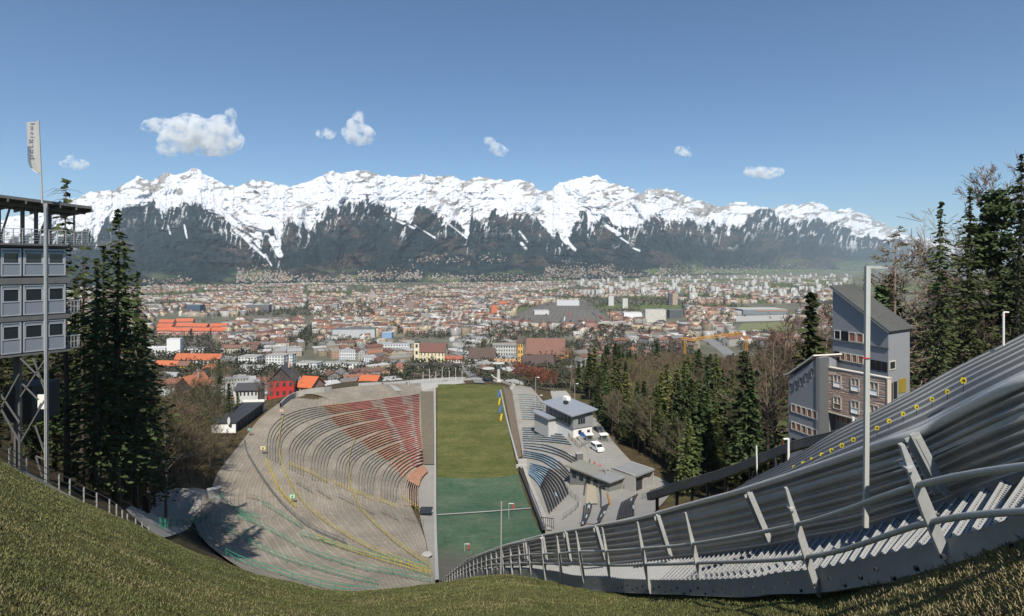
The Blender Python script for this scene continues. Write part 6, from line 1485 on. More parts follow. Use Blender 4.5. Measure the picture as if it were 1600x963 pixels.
# rail yard: ballast sheet and track lines
ballast = M('rail_ballast', (.105, .095, .078, 1), .95, var=.6, sc1=.01, sc2=.1)
drape('rail_yard', [(775, 511), (808, 492), (848, 475), (870, 469)], [(972, 513), (950, 498), (930, 482), (915, 469)], 40, 14, .6, ballast, y0=700)
trk = M('rails', (.17, .15, .14, 1), .6)
for k in range(22):
    f = k/21; a_ = (780+f*180, 510); b2 = (856+f*56, 473); mid = (a_[0]*.5+b2[0]*.5-8+f*26, 489)
    P = [hit(q[0], q[1], 700, 6000, dz=1.2) for q in spl([a_, mid, b2], 14)]; mb = MB()
    for p, q in zip(P, P[1:]): mb.beam(p, q, 1.5, .3)
    o = mb.build('railway_track', trk); tag(o, f'dark railway track across the yard, {ORD[k] if k < 16 else str(k+1)+"th"} from the left', 'railway track', 'railway tracks of the yard')
for k in range(9):
    f = rnd.uniform(.05, .95); g_ = rnd.uniform(.1, .6); x = 775+f*195+(852+f*66-775-f*195)*g_; y = 512-40*g_; p = hit(x, y, 700, 6000, dz=2.5); dx = hit(x+(852+f*66-775-f*195)*.12, y-4.8, 700, 6000, dz=2.5)
    c = rnd.choice([(.35, .04, .03), (.5, .5, .5), (.3, .12, .08), (.1, .1, .12)]); nm_ = {(.35, .04, .03): 'red', (.5, .5, .5): 'pale grey', (.3, .12, .08): 'brown', (.1, .1, .12): 'dark'}[c]
    th = thing('goods_train', tuple(p), f'{nm_} train standing in the {"left" if f < .35 else "middle" if f < .7 else "right"} of the rail yard', 'train', f'{nm_} trains in the yard'); nn = 5
    for q in range(nn): mb = MB(); mb.beam(p.lerp(dx, (q+.04)/nn), p.lerp(dx, (q+.96)/nn), 3.2, 3.6, col=c); mb.build('wagon', MT['paintattr'], th)
# motorway bridge over the yard
BPp = [(820, 514.5), (850, 512.5), (890, 509.5), (940, 505), (978, 502.5)]; mb = MB(); P = [pt(x, y, 1480) for x, y in BPp]; th = thing('motorway_bridge', tuple(P[2]), 'long pale motorway bridge crossing above the rail yard', 'bridge')
for p, q in zip(P, P[1:]): mb.beam(p, q, 16, 2.4)
mb.build('deck', MT['concrete_light'], th)
for p in [P[0].lerp(P[1], .5), P[1], P[2], P[2].lerp(P[3], .5), P[3]]: mb = MB(); mb.beam(Vector((p.x, p.y, p.z-1)), Vector((p.x, p.y, -2)), 3, 3); mb.build('pier', MT['concrete'], th)
# streets, river valley
asph = M('street_asphalt', (.17, .17, .17, 1), .9, var=.2, sc1=.05, sc2=.5)
for nm, l, r in (('church_street', [(688, 541), (712, 566), (742, 600)], [(696, 541), (724, 566), (758, 600)]), ('straight_street', [(517, 570), (545, 552), (573, 535)], [(533, 570), (558, 552), (579, 535)]), ('river_bed', [(1092, 528), (1125, 550), (1145, 575)], [(1108, 526), (1140, 546), (1175, 575)]), ('motorway', [(1128, 572), (1160, 568)], [(1128, 577), (1162, 573)]), ('house_lane', [(335, 612), (370, 606), (352, 625)], [(345, 606), (378, 600), (366, 618)])):
    drape(nm, l, r, 30, 5, .5, asph if nm != 'motorway' else MT['concrete_light'], y0=280)
drape('sports_field', [(1160, 506), (1200, 504), (1240, 504)], [(1150, 517), (1195, 518), (1240, 519)], 10, 6, .6, M('field_grass', (.13, .14, .06, 1), .95), y0=800)
# yellow tower crane
yc = M('crane_yellow', (.50, .24, .02, 1), .5, var=.15); cb = pt(1166, 600, 640); th = thing('tower_crane', tuple(cb), 'yellow orange tower crane with long lattice jib above the wood', 'crane')
def lattice(p, q, wd, n, nm):
    mb = MB(); d = (q-p).normalized(); up = Vector((0, 0, 1)) if abs(d.z) < .8 else Vector((0, 1, 0)); s = d.cross(up).normalized()*wd/2; u_ = s.cross(d).normalized()*wd/2
    cs = [s+u_, s-u_, -s-u_, -s+u_]
    for c in cs: mb.beam(p+c, q+c, .35)
    for i in range(n):
        for k in range(4): mb.beam(p.lerp(q, i/n)+cs[k], p.lerp(q, (i+1)/n)+cs[(k+1) % 4], .22)
    mb.build(nm, yc, th)
top = pt(1166, 528, 640); lattice(pt(1166, 600, 640), top, 2.2, 20, 'mast'); lattice(pt(1157, 521, 640), pt(1078, 531, 600), 2.2, 22, 'jib'); lattice(top, pt(1160, 520, 640), 2, 4, 'tower_top')
mb = MB(); mb.box(pt(1162, 522, 640), (3, 3, 3)); mb.build('cab', MT['white'], th)
cb2 = pt(1070, 560, 660); th = thing('tower_crane', tuple(cb2), 'second shorter yellow crane mast at the left end of the long jib', 'crane'); lattice(cb2, pt(1070, 529, 660), 2, 8, 'mast'); lattice(pt(1064, 529, 660), pt(1076, 529, 660), 1.5, 4, 'jib')
# ------------------------------------------------------------ buildings and things around the arena
def bx(th, nm, W, lo_, hi_, m, rz, col_=(1, 1, 1)):
    c = W(*[(a+b)/2 for a, b in zip(lo_, hi_)]); mb = MB(); mb.box(c, [abs(b-a) for a, b in zip(lo_, hi_)], rz=rz, col=col_); return mb.build(nm, m, th)
def frame(px_, py_, rz, y0=60):
    o = hit(px_, py_, y0); r = math.radians(rz); c, s = math.cos(r), math.sin(r)
    return o, r, (lambda x, y, z: Vector((o.x+x*c-y*s, o.y+x*s+y*c, o.z+z)))
# white building with slanted metal roof by the right stand
o, r, W = frame(896, 686, 28, 100); S_ = o.y/F
th = thing('service_building', tuple(o), 'two storey white and grey service building with slanted pale metal roof above the yard', 'building')
bx(th, 'lower_wall', W, (0, 0, -2), (7, 10, 3.2), MT['white'], r); bx(th, 'upper_wall', W, (-.3, -.3, 3.2), (7.3, 16, 7.2), M('grey_render', (.22, .225, .23, 1), .8, var=.1), r)
bx(th, 'side_wall', W, (-3, 10, -2), (0, 19, 4.2), M('pale_grey_render', (.42, .42, .41, 1), .8, var=.15), r)
mb = MB(); A = [W(-1.6, -1.4, 7.3), W(8.4, -1.4, 8.3), W(8.4, 17.5, 8.7), W(-1.6, 17.5, 7.7)]; mb.face([p+Vector((0, 0, .35)) for p in A]); mb.face(A[::-1])
for i in range(4): q = (i+1) % 4; mb.face([A[i], A[q], A[q]+Vector((0, 0, .35)), A[i]+Vector((0, 0, .35))])
mb.build('roof', MT['roofgrey'], th)
bx(th, 'low_roof', W, (-3.8, 9.2, 4.2), (-.3, 20, 4.6), MT['roofgrey'], r)
for i in range(3): w = bx(th, 'window', W, (1.6+.9*i, -.42, 4.5), (2.3+.9*i, -.3, 6.3), MT['glass'], r)
bx(th, 'window', W, (1.8, -.12, 1.2), (3.0, .05, 2.4), MT['glass'], r); bx(th, 'door', W, (5.2, -.12, 0), (6.2, .05, 2.1), MT['dark'], r)
for i in range(6): bx(th, 'window', W, (-.42, 1.2+2.2*i, 4.2), (-.3, 2.6+2.2*i, 6.4), MT['glass'], r)
bx(th, 'roof_unit', W, (3, 9, 8.4), (4.2, 10.4, 9.4), MT['dark'], r); bx(th, 'roof_unit', W, (5.4, 12, 8.4), (7, 14.5, 9.8), MT['white'], r)
# grey yard hut
o, r, W = frame(992, 772, 40, 100)
th = thing('yard_hut', tuple(o), 'long grey yard hut with flat grey roofs, concrete side walls and a pale door', 'building')
cg_ = M('hut_concrete', (.26, .26, .245, 1), .85, var=.3, sc1=.5, sc2=4); rg = M('hut_roof', (.20, .205, .21, 1), .7, var=.25, sc1=.3, sc2=3); gg = M('mossy_roof', (.20, .195, .165, 1), .85, var=.35, sc1=.3, sc2=3)
bx(th, 'side_wall', W, (-.3, -.3, -2), (0, 6.4, 4.4), MT['concrete_light'], r); bx(th, 'side_wall', W, (6.5, -.3, -2), (6.8, 6.4, 4.4), MT['concrete_light'], r)
bx(th, 'wall', W, (0, .6, -2), (6.5, 6, 4), cg_, r); bx(th, 'roof', W, (-.3, -.6, 4.0), (6.8, 6.4, 4.35), rg, r)
bx(th, 'door_frame', W, (3.6, .35, 0), (5.2, .6, 3.0), MT['concrete_light'], r); bx(th, 'door', W, (4.0, .28, 0), (4.8, .35, 2.3), cg_, r); bx(th, 'window_opening', W, (.8, .4, .2), (3.2, .6, 2.8), MT['dark'], r)
bx(th, 'wall', W, (-5, 3.5, -2), (-.3, 16, 3.0), M('hut_grey_wall', (.16, .165, .16, 1), .85, var=.2), r); bx(th, 'roof', W, (-5.7, 2.6, 3.0), (-.3, 8, 3.3), rg, r); bx(th, 'roof', W, (-5.7, 8, 3.05), (.3, 17, 3.4), gg, r)
for i in range(5): bx(th, 'window', W, (-5.12, 4.6+2.3*i, .9), (-4.98, 5.9+2.3*i, 2.2), MT['glass'], r)
mb = MB(); q = W(-3, 6, 3.3); mb.tube([q, q+Vector((0, 0, 4.5))], .08, 6); mb.beam(q+Vector((-1.5, 0, 3.6)), q+Vector((1.5, .5, 3.6)), .1); mb.beam(q+Vector((-1.1, 0, 3)), q+Vector((1.1, .4, 3)), .08); ob = mb.build('antenna', MT['galv'], th)
# black roofed hut on the left rim
o, r, W = frame(367, 678, 0, 120)
a0 = hit(368, 676, 120); a1 = hit(412, 644, 120); d = (a1-a0); d.z = 0; L = d.length; ang_ = math.atan2(d.y, d.x); c, s = math.cos(ang_), math.sin(ang_); zb = min(a0.z, a1.z); W = lambda x, y, z: Vector((a0.x+x*c-y*s, a0.y+x*s+y*c, zb+z))
th = thing('rim_hut', tuple(a0), 'long low black roofed hut with white end walls at the left arena rim', 'building')
bx(th, 'wall', W, (0, .3, -2), (L, 6, 2.9), MT['dark'], ang_); bx(th, 'roof', W, (-.5, -.4, 2.9), (L+.4, 6.8, 3.3), M('black_felt', (.03, .032, .035, 1), .7), ang_); bx(th, 'end_wall', W, (-.4, -.2, -2), (0, 6.4, 3.2), MT['white'], ang_); bx(th, 'end_wall', W, (L, -.2, -2), (L+.4, 6.4, 4.0), MT['white'], ang_)
bx(th, 'base_panel', W, (-.6, .5, -2), (-.4, 5.5, 1.0), MT['white'], ang_)
for i in range(9): bx(th, 'wall_post', W, (L*(i+.5)/9, .15, 0), (L*(i+.5)/9+.2, .3, 2.9), MT['grey_rail'], ang_)
mb = MB(); q = W(-.6, 1, 3.0); V_ = [q+Vector((0, 0, .6))]
mb.tube([q+Vector((-.2, 0, .8)), q+Vector((-.5, -.3, .85))], [.2, 1.1], 14); mb.tube([q, q+Vector((-.2, 0, .8))], .08, 5); mb.build('satellite_dish', MT['white'], th)
# signs on posts
def sign(px_, yb, yt, y0, w_, label, face, border, mark, m_=None):
    p = hit(px_, yb, y0); H = (yb-yt)/F*p.y; th = thing('block_sign', tuple(p), label, 'sign'); mb = MB(); mb.tube([p, p+Vector((0, 0, H*.7))], .07, 5); mb.build('post', MT['grey_rail'], th)
    ww = w_/F*p.y; hh = ww*.72; c = p+Vector((0, 0, H*.7+hh/2)); mb = MB(); mb.box(c, (ww, .1, hh), col=border); b_ = mb.build('board', MT['paintattr'], th); mb = MB(); mb.box(c+Vector((0, -.06, 0)), (ww*.82, .06, hh*.74), col=face); mb.build('face', MT['paintattr'], b_)
    mb = MB(); mb.box(c+Vector((0, -.11, 0)), (ww*.34, .05, hh*.44), col=mark); mb.build('symbol', MT['paintattr'], b_)
sign(411, 713, 699, 80, 8, 'yellow block sign on a post at the left hooks of the outer benches', (.6, .55, .3), (.5, .45, .2), (.1, .1, .1))
sign(457, 790, 774, 80, 9, 'white and green block sign on a post in the middle of the bare terraces', (.6, .62, .58), (.05, .35, .15), (.03, .25, .1))
sign(440, 652, 641, 120, 6, 'small red and white block sign at the top of the outermost benches', (.6, .5, .45), (.5, .3, .2), (.45, .1, .05))
sign(390, 684, 669, 120, 6, 'teal block sign on a post beside the black roofed hut', (.05, .25, .22), (.2, .4, .38), (.5, .5, .5))
sign(284, 735, 742, 80, 6, 'turquoise sign plate at the edge of the shaded wood', (.1, .4, .38), (.1, .4, .38), (.5, .5, .5)) if False else None
# grey cabinet at the arena edge
o, r, W = frame(334, 786, 35, 70); th = thing('grey_cabinet', tuple(o), 'grey metal cabinet standing at the left edge of the lower terraces', 'cabinet'); bx(th, 'body', W, (-1, -.5, 0), (1.1, .5, 2.6), MT['roofgrey'], r); bx(th, 'lid', W, (-1.1, -.6, 2.6), (1.2, .6, 2.75), MT['galv'], r); bx(th, 'door', W, (-.8, -.56, .2), (.9, -.5, 2.4), MT['galv'], r)
# two steel goal frames in the courtyard
for k, (x, yb, yt, w_) in enumerate([(273, 812, 777, 8), (305, 805, 777, 9)]):
    p = hit(x, yb, 60); H = (yb-yt)/F*p.y; ww = w_/F*p.y; mb = MB(); mb.tube([p, p+Vector((0, 0, H)), p+Vector((ww, .1, H)), p+Vector((ww, .1, 0))], .06, 5); o = mb.build('goal_gate', MT['galv']); tag(o, ['left steel gate frame in the shaded courtyard', 'right steel gate frame in the shaded courtyard'][k], 'gate frame')
# vehicles
def car(px_, py_, rz, L, Wd, H, c, label, name, van=False, y0=100):
    o, r, W = frame(px_, py_, rz, y0); o.z += .4; th = thing(name, tuple(o), label, 'van' if van else 'car')
    prof = [(-L/2, .35), (-L/2, H*.5), (-L/2+.25, H*.95 if van else H*.62), (-L/2+.5, H)] if van else [(-L/2, .3), (-L/2, .85), (-L/2+.9, .95), (-L/2+1.4, H)]
    prof += [(L*.18, H), (L*.36, H*.62), (L/2-.05, H*.52), (L/2, .35)] ; mb = MB(); A = [W(x, -Wd/2, z) for x, z in prof]; B = [W(x, Wd/2, z) for x, z in prof]; mb.face(A, c); mb.face(B[::-1], c)
    for i in range(len(A)): j = (i+1) % len(A); mb.face([A[j], A[i], B[i], B[j]], c)
    mb.build('body', MT['paintattr'], th)
    mb = MB(); mb.face([W(L*.19, -Wd/2+.1, H*.97+.02), W(L*.355, -Wd/2+.1, H*.66+.02), W(L*.355, Wd/2-.1, H*.66+.02), W(L*.19, Wd/2-.1, H*.97+.02)]); mb.build('windscreen', MT['glass'], th)
    for sg_ in (-1, 1):
        mb = MB(); y_ = sg_*(Wd/2+.015); mb.face([W(-L*.38, y_, H*.62), W(L*.26, y_, H*.62), W(L*.16, y_, H*.92), W(-L*.36, y_, H*.92)]); mb.build('side_window', MT['glass'], th)
        for x_ in (-L*.31, L*.31): mb = MB(); mb.tube([W(x_, sg_*(Wd/2-.2), .34), W(x_, sg_*(Wd/2+.04), .34)], .34, 12); mb.build('wheel', MT['dark'], th)
        mb = MB(); mb.box(W(L/2+.01, sg_*Wd*.34, .65), (.06, .3, .16), rz=r); mb.build('headlight', MT['concrete_light'], th)
car(933, 706, -70, 4.9, 2.0, 2.1, (.72, .72, .70), 'white van parked in the yard between the service building and the hut', 'parked_van', True)
car(935, 676, -75, 4.2, 1.8, 1.45, (.05, .06, .07), 'dark car parked in the shade right of the service building', 'parked_car')
car(338, 614, 10, 4.2, 1.8, 1.45, (.55, .56, .57), 'pale car on the lane between the pink chalet and the red house', 'parked_car', y0=280)
# Olympic fire bowls at the far rim
gb = pt(779, 597, 287); m_ = M('bowl_concrete', (.42, .41, .38, 1), .8, var=.2)
th = thing('flame_bowl_column', tuple(gb), 'pale concrete column carrying a shallow flame bowl at the far rim', 'monument'); z0 = gb.z; H = 31/F*287
mb = MB(); mb.tube([Vector((gb.x, gb.y, z0+q)) for q in (0, .6, .9, 1.5, H*.8, H*.9)], [2.4, 2.6, 1.2, .9, .8, .9], 12); mb.build('column', m_, th)
mb = MB(); mb.tube([Vector((gb.x, gb.y, z0+H*.88+q)) for q in (0, .3, .7, .9)], [1.0, 2.4, 3.2, 2.9], 16); mb.build('bowl', m_, th)
th = thing('flame_bowl_arm', tuple(gb), 'second flame bowl on a thin curved arm left of the concrete column', 'monument')
arm = spl([pt(777, 592, 285), pt(771, 589, 285), pt(765.5, 582, 285), pt(763, 577, 285)], 10); mb = MB(); mb.tube([Vector(p) for p in arm], .35, 6); mb.build('arm', m_, th)
q = pt(763, 577.5, 285); mb = MB(); mb.tube([q+Vector((0, 0, z_)) for z_ in (-.5, 0, .5, .7)], [.5, 2.6, 3.2, 3.0], 16); mb.build('bowl', m_, th)
# people by the bowls
def person(px_, py_, y0, top_c, leg_c, label, H=1.75, Yf=None, bend=0):
    p = hit(px_, py_, y0, dz=.3); V_ = [(0, 0, .92), (0, 0, 1.15), (0, 0, 1.38), (0, 0, 1.5), (0, 0, 1.68), (-.1, 0, .88), (-.13, .02, .48), (-.14, .1, .06), (-.14, -.08, .03), (.1, 0, .88), (.14, -.03, .48), (.16, -.12, .06), (.16, -.26, .03), (-.19, 0, 1.40), (-.25, .02, 1.12), (-.24, -.1, .9), (.19, 0, 1.40), (.26, .02, 1.12), (.24, -.12, .92)]
    E = [(0, 1), (1, 2), (2, 3), (3, 4), (0, 5), (5, 6), (6, 7), (7, 8), (0, 9), (9, 10), (10, 11), (11, 12), (2, 13), (13, 14), (14, 15), (2, 16), (16, 17), (17, 18)]
    R_ = [.14, .14, .15, .06, .10, .10, .07, .05, .04, .10, .07, .05, .04, .07, .05, .035, .07, .05, .035]
    me = bpy.data.meshes.new('person'); me.from_pydata(V_, E, []); o = bpy.data.objects.new('person', me); col.objects.link(o); o.location = p; o.scale = (H/1.78,)*3
    md = o.modifiers.new('skin', 'SKIN'); 
    for v_, r_ in zip(me.skin_vertices[0].data, R_): v_.radius = (r_, r_*.85)
    me.skin_vertices[0].data[0].use_root = True; o.modifiers.new('sub', 'SUBSURF').levels = 1
    dg = bpy.context.evaluated_depsgraph_get(); m2 = bpy.data.meshes.new_from_object(o.evaluated_get(dg)); o.modifiers.clear(); o.data = m2; m2.materials.clear()
    for c, nm in ((top_c, 'jacket'), (leg_c, 'trousers'), ((.45, .27, .2, 1), 'skin'), ((.05, .035, .03, 1), 'hair')): m2.materials.append(M(nm+'_cloth' if nm != 'skin' else 'skin', c, .8))
    for f in m2.polygons:
        z = f.center.z; f.material_index = 1 if z < .93 and abs(f.center.x) < .2 else (3 if z > 1.66 or (z > 1.55 and f.center.y > .03) else 2 if z > 1.5 or (z < .95 and abs(f.center.x) >= .2) else 0)
    tag(o, label, 'person')
person(762, 597, 250, (.03, .03, .05, 1), (.02, .02, .03, 1), 'person in dark clothes standing on the rim left of the flame column', 1.8)
person(766, 600, 250, (.08, .08, .10, 1), (.03, .03, .05, 1), 'person in grey standing on the rim path just below the one in dark clothes')
person(775, 597, 250, (.5, .03, .03, 1), (.06, .06, .08, 1), 'person in a red jacket at the foot of the flame column')
person(784, 598, 250, (.6, .6, .6, 1), (.1, .12, .2, 1), 'person in a white top right of the flame column')
person(929, 730, 100, (.5, .04, .03, 1), (.03, .03, .03, 1), 'person in a red jacket beside the red and white barrier in the yard')
o, r, W = frame(936, 734, 10, 100); th = thing('yard_barrier', tuple(o), 'small red and white barrier block standing in the yard', 'barrier'); bx(th, 'base', W, (-.6, -.4, 0), (.6, .4, .5), MT['white'], r); bx(th, 'panel', W, (-.5, -.1, .5), (.5, .1, 1.2), M('signal_red', (.5, .04, .05, 1)), r); bx(th, 'foot', W, (-.7, -.5, 0), (-.5, .5, .15), MT['dark'], r)
# orange beam, ramps, blue bins, small props
mb = MB(); mb.beam(hit(949, 771, 90, dz=.4), hit(954, 790, 90, dz=.4), .35, .3); tag(mb.build('timber_beam', M('orange_timber', (.30, .15, .04, 1))), 'orange brown timber beam lying in the yard right of the ramp', 'beam')
drape('ramp', [(917, 758), (916, 775), (915, 792)], [(930, 758), (932, 775), (934, 792)], 8, 4, .7, M('yellowish_concrete', (.32, .28, .20, 1), .9), y0=90)
for k, (x, y) in enumerate([(908, 682), (913, 684), (918, 687)]):
    o, r, W = frame(x, y, 20, 100); th = thing('blue_container', tuple(o), ['leftmost of three blue waste containers below the service building', 'middle of three blue waste containers below the service building', 'rightmost of three blue waste containers below the service building'][k], 'container', 'blue waste containers'); bx(th, 'body', W, (-.6, -.5, 0), (.6, .5, 1.2), M('blue_plastic', (.02, .10, .35, 1), .5), r); bx(th, 'lid', W, (-.65, -.55, 1.2), (.65, .55, 1.32), M('dark_blue_plastic', (.02, .05, .15, 1), .5), r)
for k, (x, y) in enumerate([(920, 690), (943, 690)]):
    o, r, W = frame(x, y, 10, 100); th = thing('gate_booth', tuple(o), ['left white roofed gate booth at the yard entrance', 'right white roofed gate booth at the yard entrance'][k], 'booth'); bx(th, 'body', W, (-1, -.7, 0), (1, .7, 2.1), MT['grey_rail'], r); bx(th, 'roof', W, (-1.3, -1, 2.1), (1.3, 1, 2.4), MT['white'], r); bx(th, 'window', W, (-.6, -.76, 1), (.6, -.7, 1.8), MT['glass'], r)
o, r, W = frame(905, 722, 15, 100); th = thing('kiosk_box', tuple(o), 'dark grey box at the end of the third bench block of the right stand', 'box'); bx(th, 'body', W, (-.9, -.6, 0), (.9, .6, 2.4), MT['grey_rail'], r); bx(th, 'top', W, (-1, -.7, 2.4), (1, .7, 2.5), MT['galv'], r)
o, r, W = frame(816, 728, 5, 100); th = thing('concrete_block', tuple(o), 'pale concrete block beside the right guard at the top of the arched benches', 'block'); bx(th, 'body', W, (-1.3, -.9, 0), (1.3, .9, 1.8), MT['concrete_light'], r); bx(th, 'step', W, (-2, -1.8, 0), (1.3, -.9, .8), MT['concrete_light'], r)
o, r, W = frame(855, 828, -15, 80); th = thing('steel_gate', tuple(o), 'dark barred steel gate at the lower tip of the right stand', 'gate')
for i in range(7): bx(th, 'bar', W, (-1.2+.4*i, -.05, 0), (-1.12+.4*i, .05, 2.2), MT['dark'], r)
bx(th, 'frame_top', W, (-1.25, -.06, 2.2), (1.3, .06, 2.3), MT['dark'], r)
o, r, W = frame(668, 806, 0, 80); th = thing('judge_platform', tuple(o), 'small dark timing platform against the left guard beside the green mats', 'platform'); bx(th, 'deck', W, (-1.6, -1.5, 1.2), (1, 1.5, 1.35), MT['dark'], r)
for x_ in (-1.5, .9): bx(th, 'leg', W, (x_, -1.3, 0), (x_+.1, -1.2, 2.4), MT['dark'], r)
bx(th, 'railing', W, (-1.6, -1.5, 2.2), (1, -1.42, 2.3), MT['dark'], r)
o, r, W = frame(667, 872, 0, 70); mb = MB(); mb.tube([W(0, 0, .2), W(0, 0, .6), W(0, 0, .75)], [.3, .9, .7], 12); tag(mb.build('manhole_drum', MT['concrete_light']), 'round pale drum lying beside the run guard low in the left stand', 'drum')
o, r, W = frame(637, 603, 0, 150); th = thing('rim_cabinet', tuple(o), 'small pale cabinet standing on the far rim above the red benches', 'cabinet'); bx(th, 'body', W, (-1, -.6, 0), (1, .6, 2.1), MT['concrete_light'], r); bx(th, 'door', W, (-.8, -.66, .2), (0, -.6, 1.9), MT['grey_rail'], r); bx(th, 'lid', W, (-1.1, -.7, 2.1), (1.1, .7, 2.2), MT['galv'], r)
# rim lamps and flag poles in a row
for k, x in enumerate([661, 671, 681, 691, 702, 712, 722]):
    p = hit(x, 598-.4*k, 200); th = thing('rim_flag_pole', tuple(p), f'thin white pole on the far rim, {ORD[k]} from the left', 'pole', 'thin white poles on the far rim'); mb = MB(); mb.tube([p, p+Vector((0, 0, (21 if k % 2 else 17)/F*p.y))], .09, 5); mb.build('pole', MT['white'], th); mb = MB(); mb.box(p+Vector((0, 0, .3)), (.6, .6, .6)); mb.build('foot', MT['concrete_light'], th)
for k, (x, yb, yt, lab) in enumerate([(842, 640, 618, 'thin lamp post at the right edge of the top bench block'), (837, 650, 590, 'tall lamp post with white head behind the right stand'), (898, 640, 600, 'lamp post standing at the front edge of the wood')]):
    p = hit(x, yb, 150); H = (yb-yt)/F*p.y; th = thing('lamp_post', tuple(p), lab, 'lamp post'); mb = MB(); mb.tube([p, p+Vector((0, 0, H)), p+Vector((.8, 0, H+.1))], .1, 6); mb.build('pole', MT['galv'], th); mb = MB(); mb.box(p+Vector((1.0, 0, H+.05)), (.9, .4, .2)); mb.build('lamp_head', MT['white'], th)
# reddish shed and brick kiosk behind the right stand
o, r, W = frame(858, 632, 20, 200); lm('red_roof_shed', 'small red roofed shed beside the gravel plaza', 'shed', 875, 889, 637, 633, 6, (.3, .25, .2), (.30, .07, .05), 4, 10, None, Yfix=225)
for x, y in ((822, 596), (836, 602), (848, 600), (860, 606), (812, 592)):
    Yt = 310; p = onground((x-800)/F*Yt, Yt); plant('bush0', p, 11, 'in the reddish copper beech hedge behind the top of the right stand', color=(.20, .075, .05))
# ------------------------------------------------------------ clouds: beyond the haze box, real volumes
cm = bpy.data.materials.new('cloud_vapour'); cm.use_nodes = True; nt = cm.node_tree; nt.nodes.clear(); out = nt.nodes.new('ShaderNodeOutputMaterial'); pv = nt.nodes.new('ShaderNodeVolumePrincipled'); pv.inputs['Color'].default_value = (1, 1, 1, 1); pv.inputs['Anisotropy'].default_value = -.35
tc = N(nt, 'ShaderNodeNewGeometry').outputs['Position']; n1 = N(nt, 'ShaderNodeTexNoise'); n1.inputs['Scale'].default_value = .0050; n1.inputs['Detail'].default_value = 8; n1.inputs['Roughness'].default_value = .68; nt.links.new(tc, n1.inputs['Vector'])
de = mth(nt, 'MAXIMUM', mth(nt, 'MULTIPLY', mth(nt, 'SUBTRACT', n1.outputs['Fac'], .475), .055), 0); nt.links.new(de, pv.inputs['Density']); nt.links.new(pv.outputs[0], out.inputs['Volume'])
def cloud(blobs, Y, label, thick=1.0):
    rr = random.Random(len(label)); mb = MB(); import bmesh
    me = bpy.data.meshes.new('cloud'); bm = bmesh.new()
    for x, y, rx, rz_ in blobs:
        p = pt(x, y, Y); t = bmesh.ops.create_icosphere(bm, subdivisions=3, radius=1.0)
        for v_ in t['verts']:
            n_ = 1+.28*(fbm(v_.co.x*2+x, v_.co.z*2+v_.co.y, 3, 7)-.5)*2
            v_.co = Vector((p.x+v_.co.x*rx/F*Y*n_, p.y+v_.co.y*(rx+rz_)*.5/F*Y*n_, p.z+v_.co.z*rz_/F*Y*n_))
    c0 = pt(blobs[0][0], blobs[0][1], Y)
    for v_ in bm.verts: v_.co -= c0
    bm.to_mesh(me); bm.free(); o = bpy.data.objects.new('cloud', me); col.objects.link(o); o.location = c0
    rm = o.modifiers.new('join', 'REMESH'); rm.mode = 'VOXEL'; rm.voxel_size = 2.2/F*Y; dg = bpy.context.evaluated_depsgraph_get(); m2 = bpy.data.meshes.new_from_object(o.evaluated_get(dg)); o.modifiers.clear(); o.data = m2; m2.materials.clear(); m2.materials.append(cm); tag(o, label, 'cloud'); return o
cloud([(310, 212, 60, 26), (345, 205, 30, 24), (285, 222, 36, 20), (258, 196, 36, 11), (235, 199, 15, 8), (330, 230, 42, 14), (361, 180, 9, 12), (300, 192, 24, 14), (360, 218, 20, 14), (265, 232, 20, 13)], 13000, 'largest white cumulus cloud with a ragged left arm above the left peaks')
cloud([(560, 210, 26, 18), (560, 183, 9, 12), (555, 196, 16, 12), (572, 216, 16, 12)], 13000, 'white cloud with a small puff on top above the middle left peaks')
cloud([(510, 209, 17, 9), (503, 206, 9, 8)], 13000, 'small cloud left of the cloud with a puff on top')
cloud([(115, 257, 20, 9), (113, 250, 9, 8)], 14000, 'small cloud right of the banner flag')
cloud([(776, 232, 14, 9), (764, 220, 10, 7), (783, 237, 14, 8)], 13000, 'small ragged cloud in the middle of the sky')
cloud([(1066, 236, 14, 8), (1075, 242, 7, 7)], 13500, 'small thin cloud above the right middle peaks')
cloud([(1192, 270, 32, 9), (1178, 266, 13, 8), (1212, 269, 13, 8)], 14500, 'flat white cloud above the right peaks')
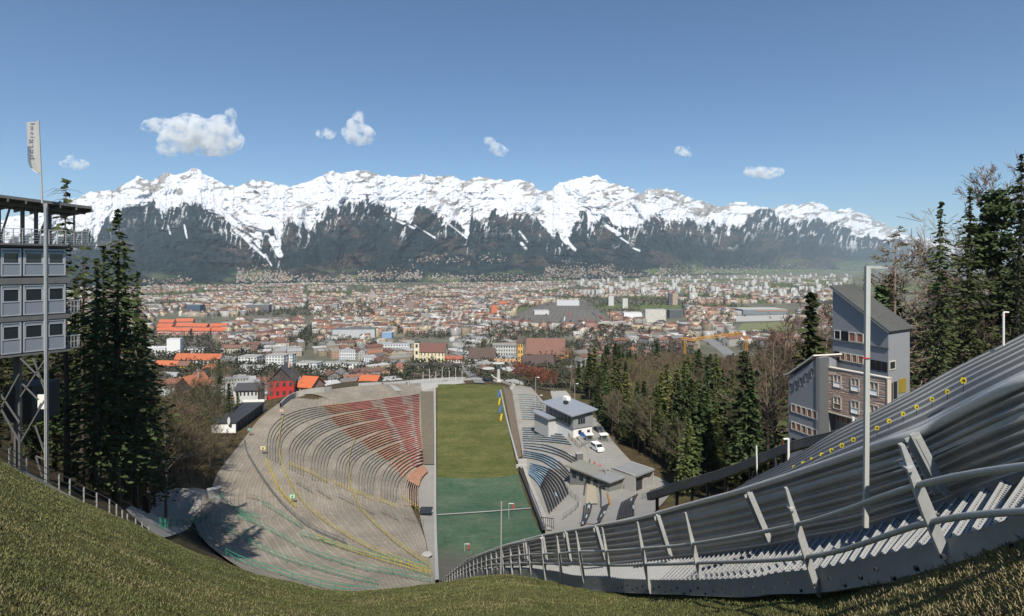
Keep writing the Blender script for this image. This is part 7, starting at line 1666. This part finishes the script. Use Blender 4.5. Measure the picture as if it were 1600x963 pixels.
# ------------------------------------------------------------ grass blades on the near slope
nb = 330000; Yb = 2.4*np.exp(NR.rand(nb)*math.log(34/2.4)); ub = NR.uniform(-1.0, 1.02, nb); pb = 800+ub*F
gyb = ypix(ub, Yb); okb = (gyb < 1010)
# keep off the stair
ox = np.array([p.x for p in OO]); oy = np.array([p.y for p in OO]); xb = ub*Yb; edge = np.interp(Yb, oy, ox); okb &= xb < edge+.3
Yb, ub, xb = Yb[okb], ub[okb], xb[okb]; nb = len(Yb)
zb_ = gz(xb, Yb)+(fbm(xb*1.1, Yb*1.1, 4, 3)-.5)*.16*(1-smooth(30, 60, Yb))*smooth(2, 5, Yb)+(fbm(xb*.2, Yb*.2, 3, 8)-.5)*.25*(1-smooth(25, 45, Yb))*smooth(3, 9, Yb)
hb = NR.uniform(.010, .034, nb)*(1+Yb*.02); wb = .002+Yb*.00045; an = NR.rand(nb)*2*PI; ln_ = NR.uniform(.2, 1.3, nb)*hb
dx, dy = np.cos(an), np.sin(an); base = np.stack([xb, Yb, zb_-.005], 1); sd2 = np.stack([-dy, dx, np.zeros(nb)], 1)*wb[:, None]; tip = base+np.stack([dx*ln_, dy*ln_, hb], 1); midp = base+np.stack([dx*ln_*.35, dy*ln_*.35, hb*.65], 1)
V = np.stack([base-sd2, base+sd2, midp+sd2*.7, tip, midp-sd2*.7], 1).reshape(-1, 3); Fq = np.arange(nb*5).reshape(nb, 5)
pal = np.array([(.082, .10, .032), (.10, .112, .038), (.13, .13, .05), (.20, .17, .085), (.28, .235, .13)]); pn_ = fbm(xb*.6, Yb*.6, 3, 201); ch = np.clip((NR.rand(nb)*2.6+(pn_-.42)*4.5+smooth(.25, .8, ub)*1.8).astype(int), 0, 4)
cc = np.repeat(pal[ch]*NR.uniform(.7, 1.25, (nb, 1)), 5, 0); o = link('grass_blades', np_mesh('grass_blades', V, Fq, MT['leaf'], cc, smooth=False)); tag(o, kind='stuff')
for o in sc.objects:
    if '_o' in o.keys(): del o['_o']
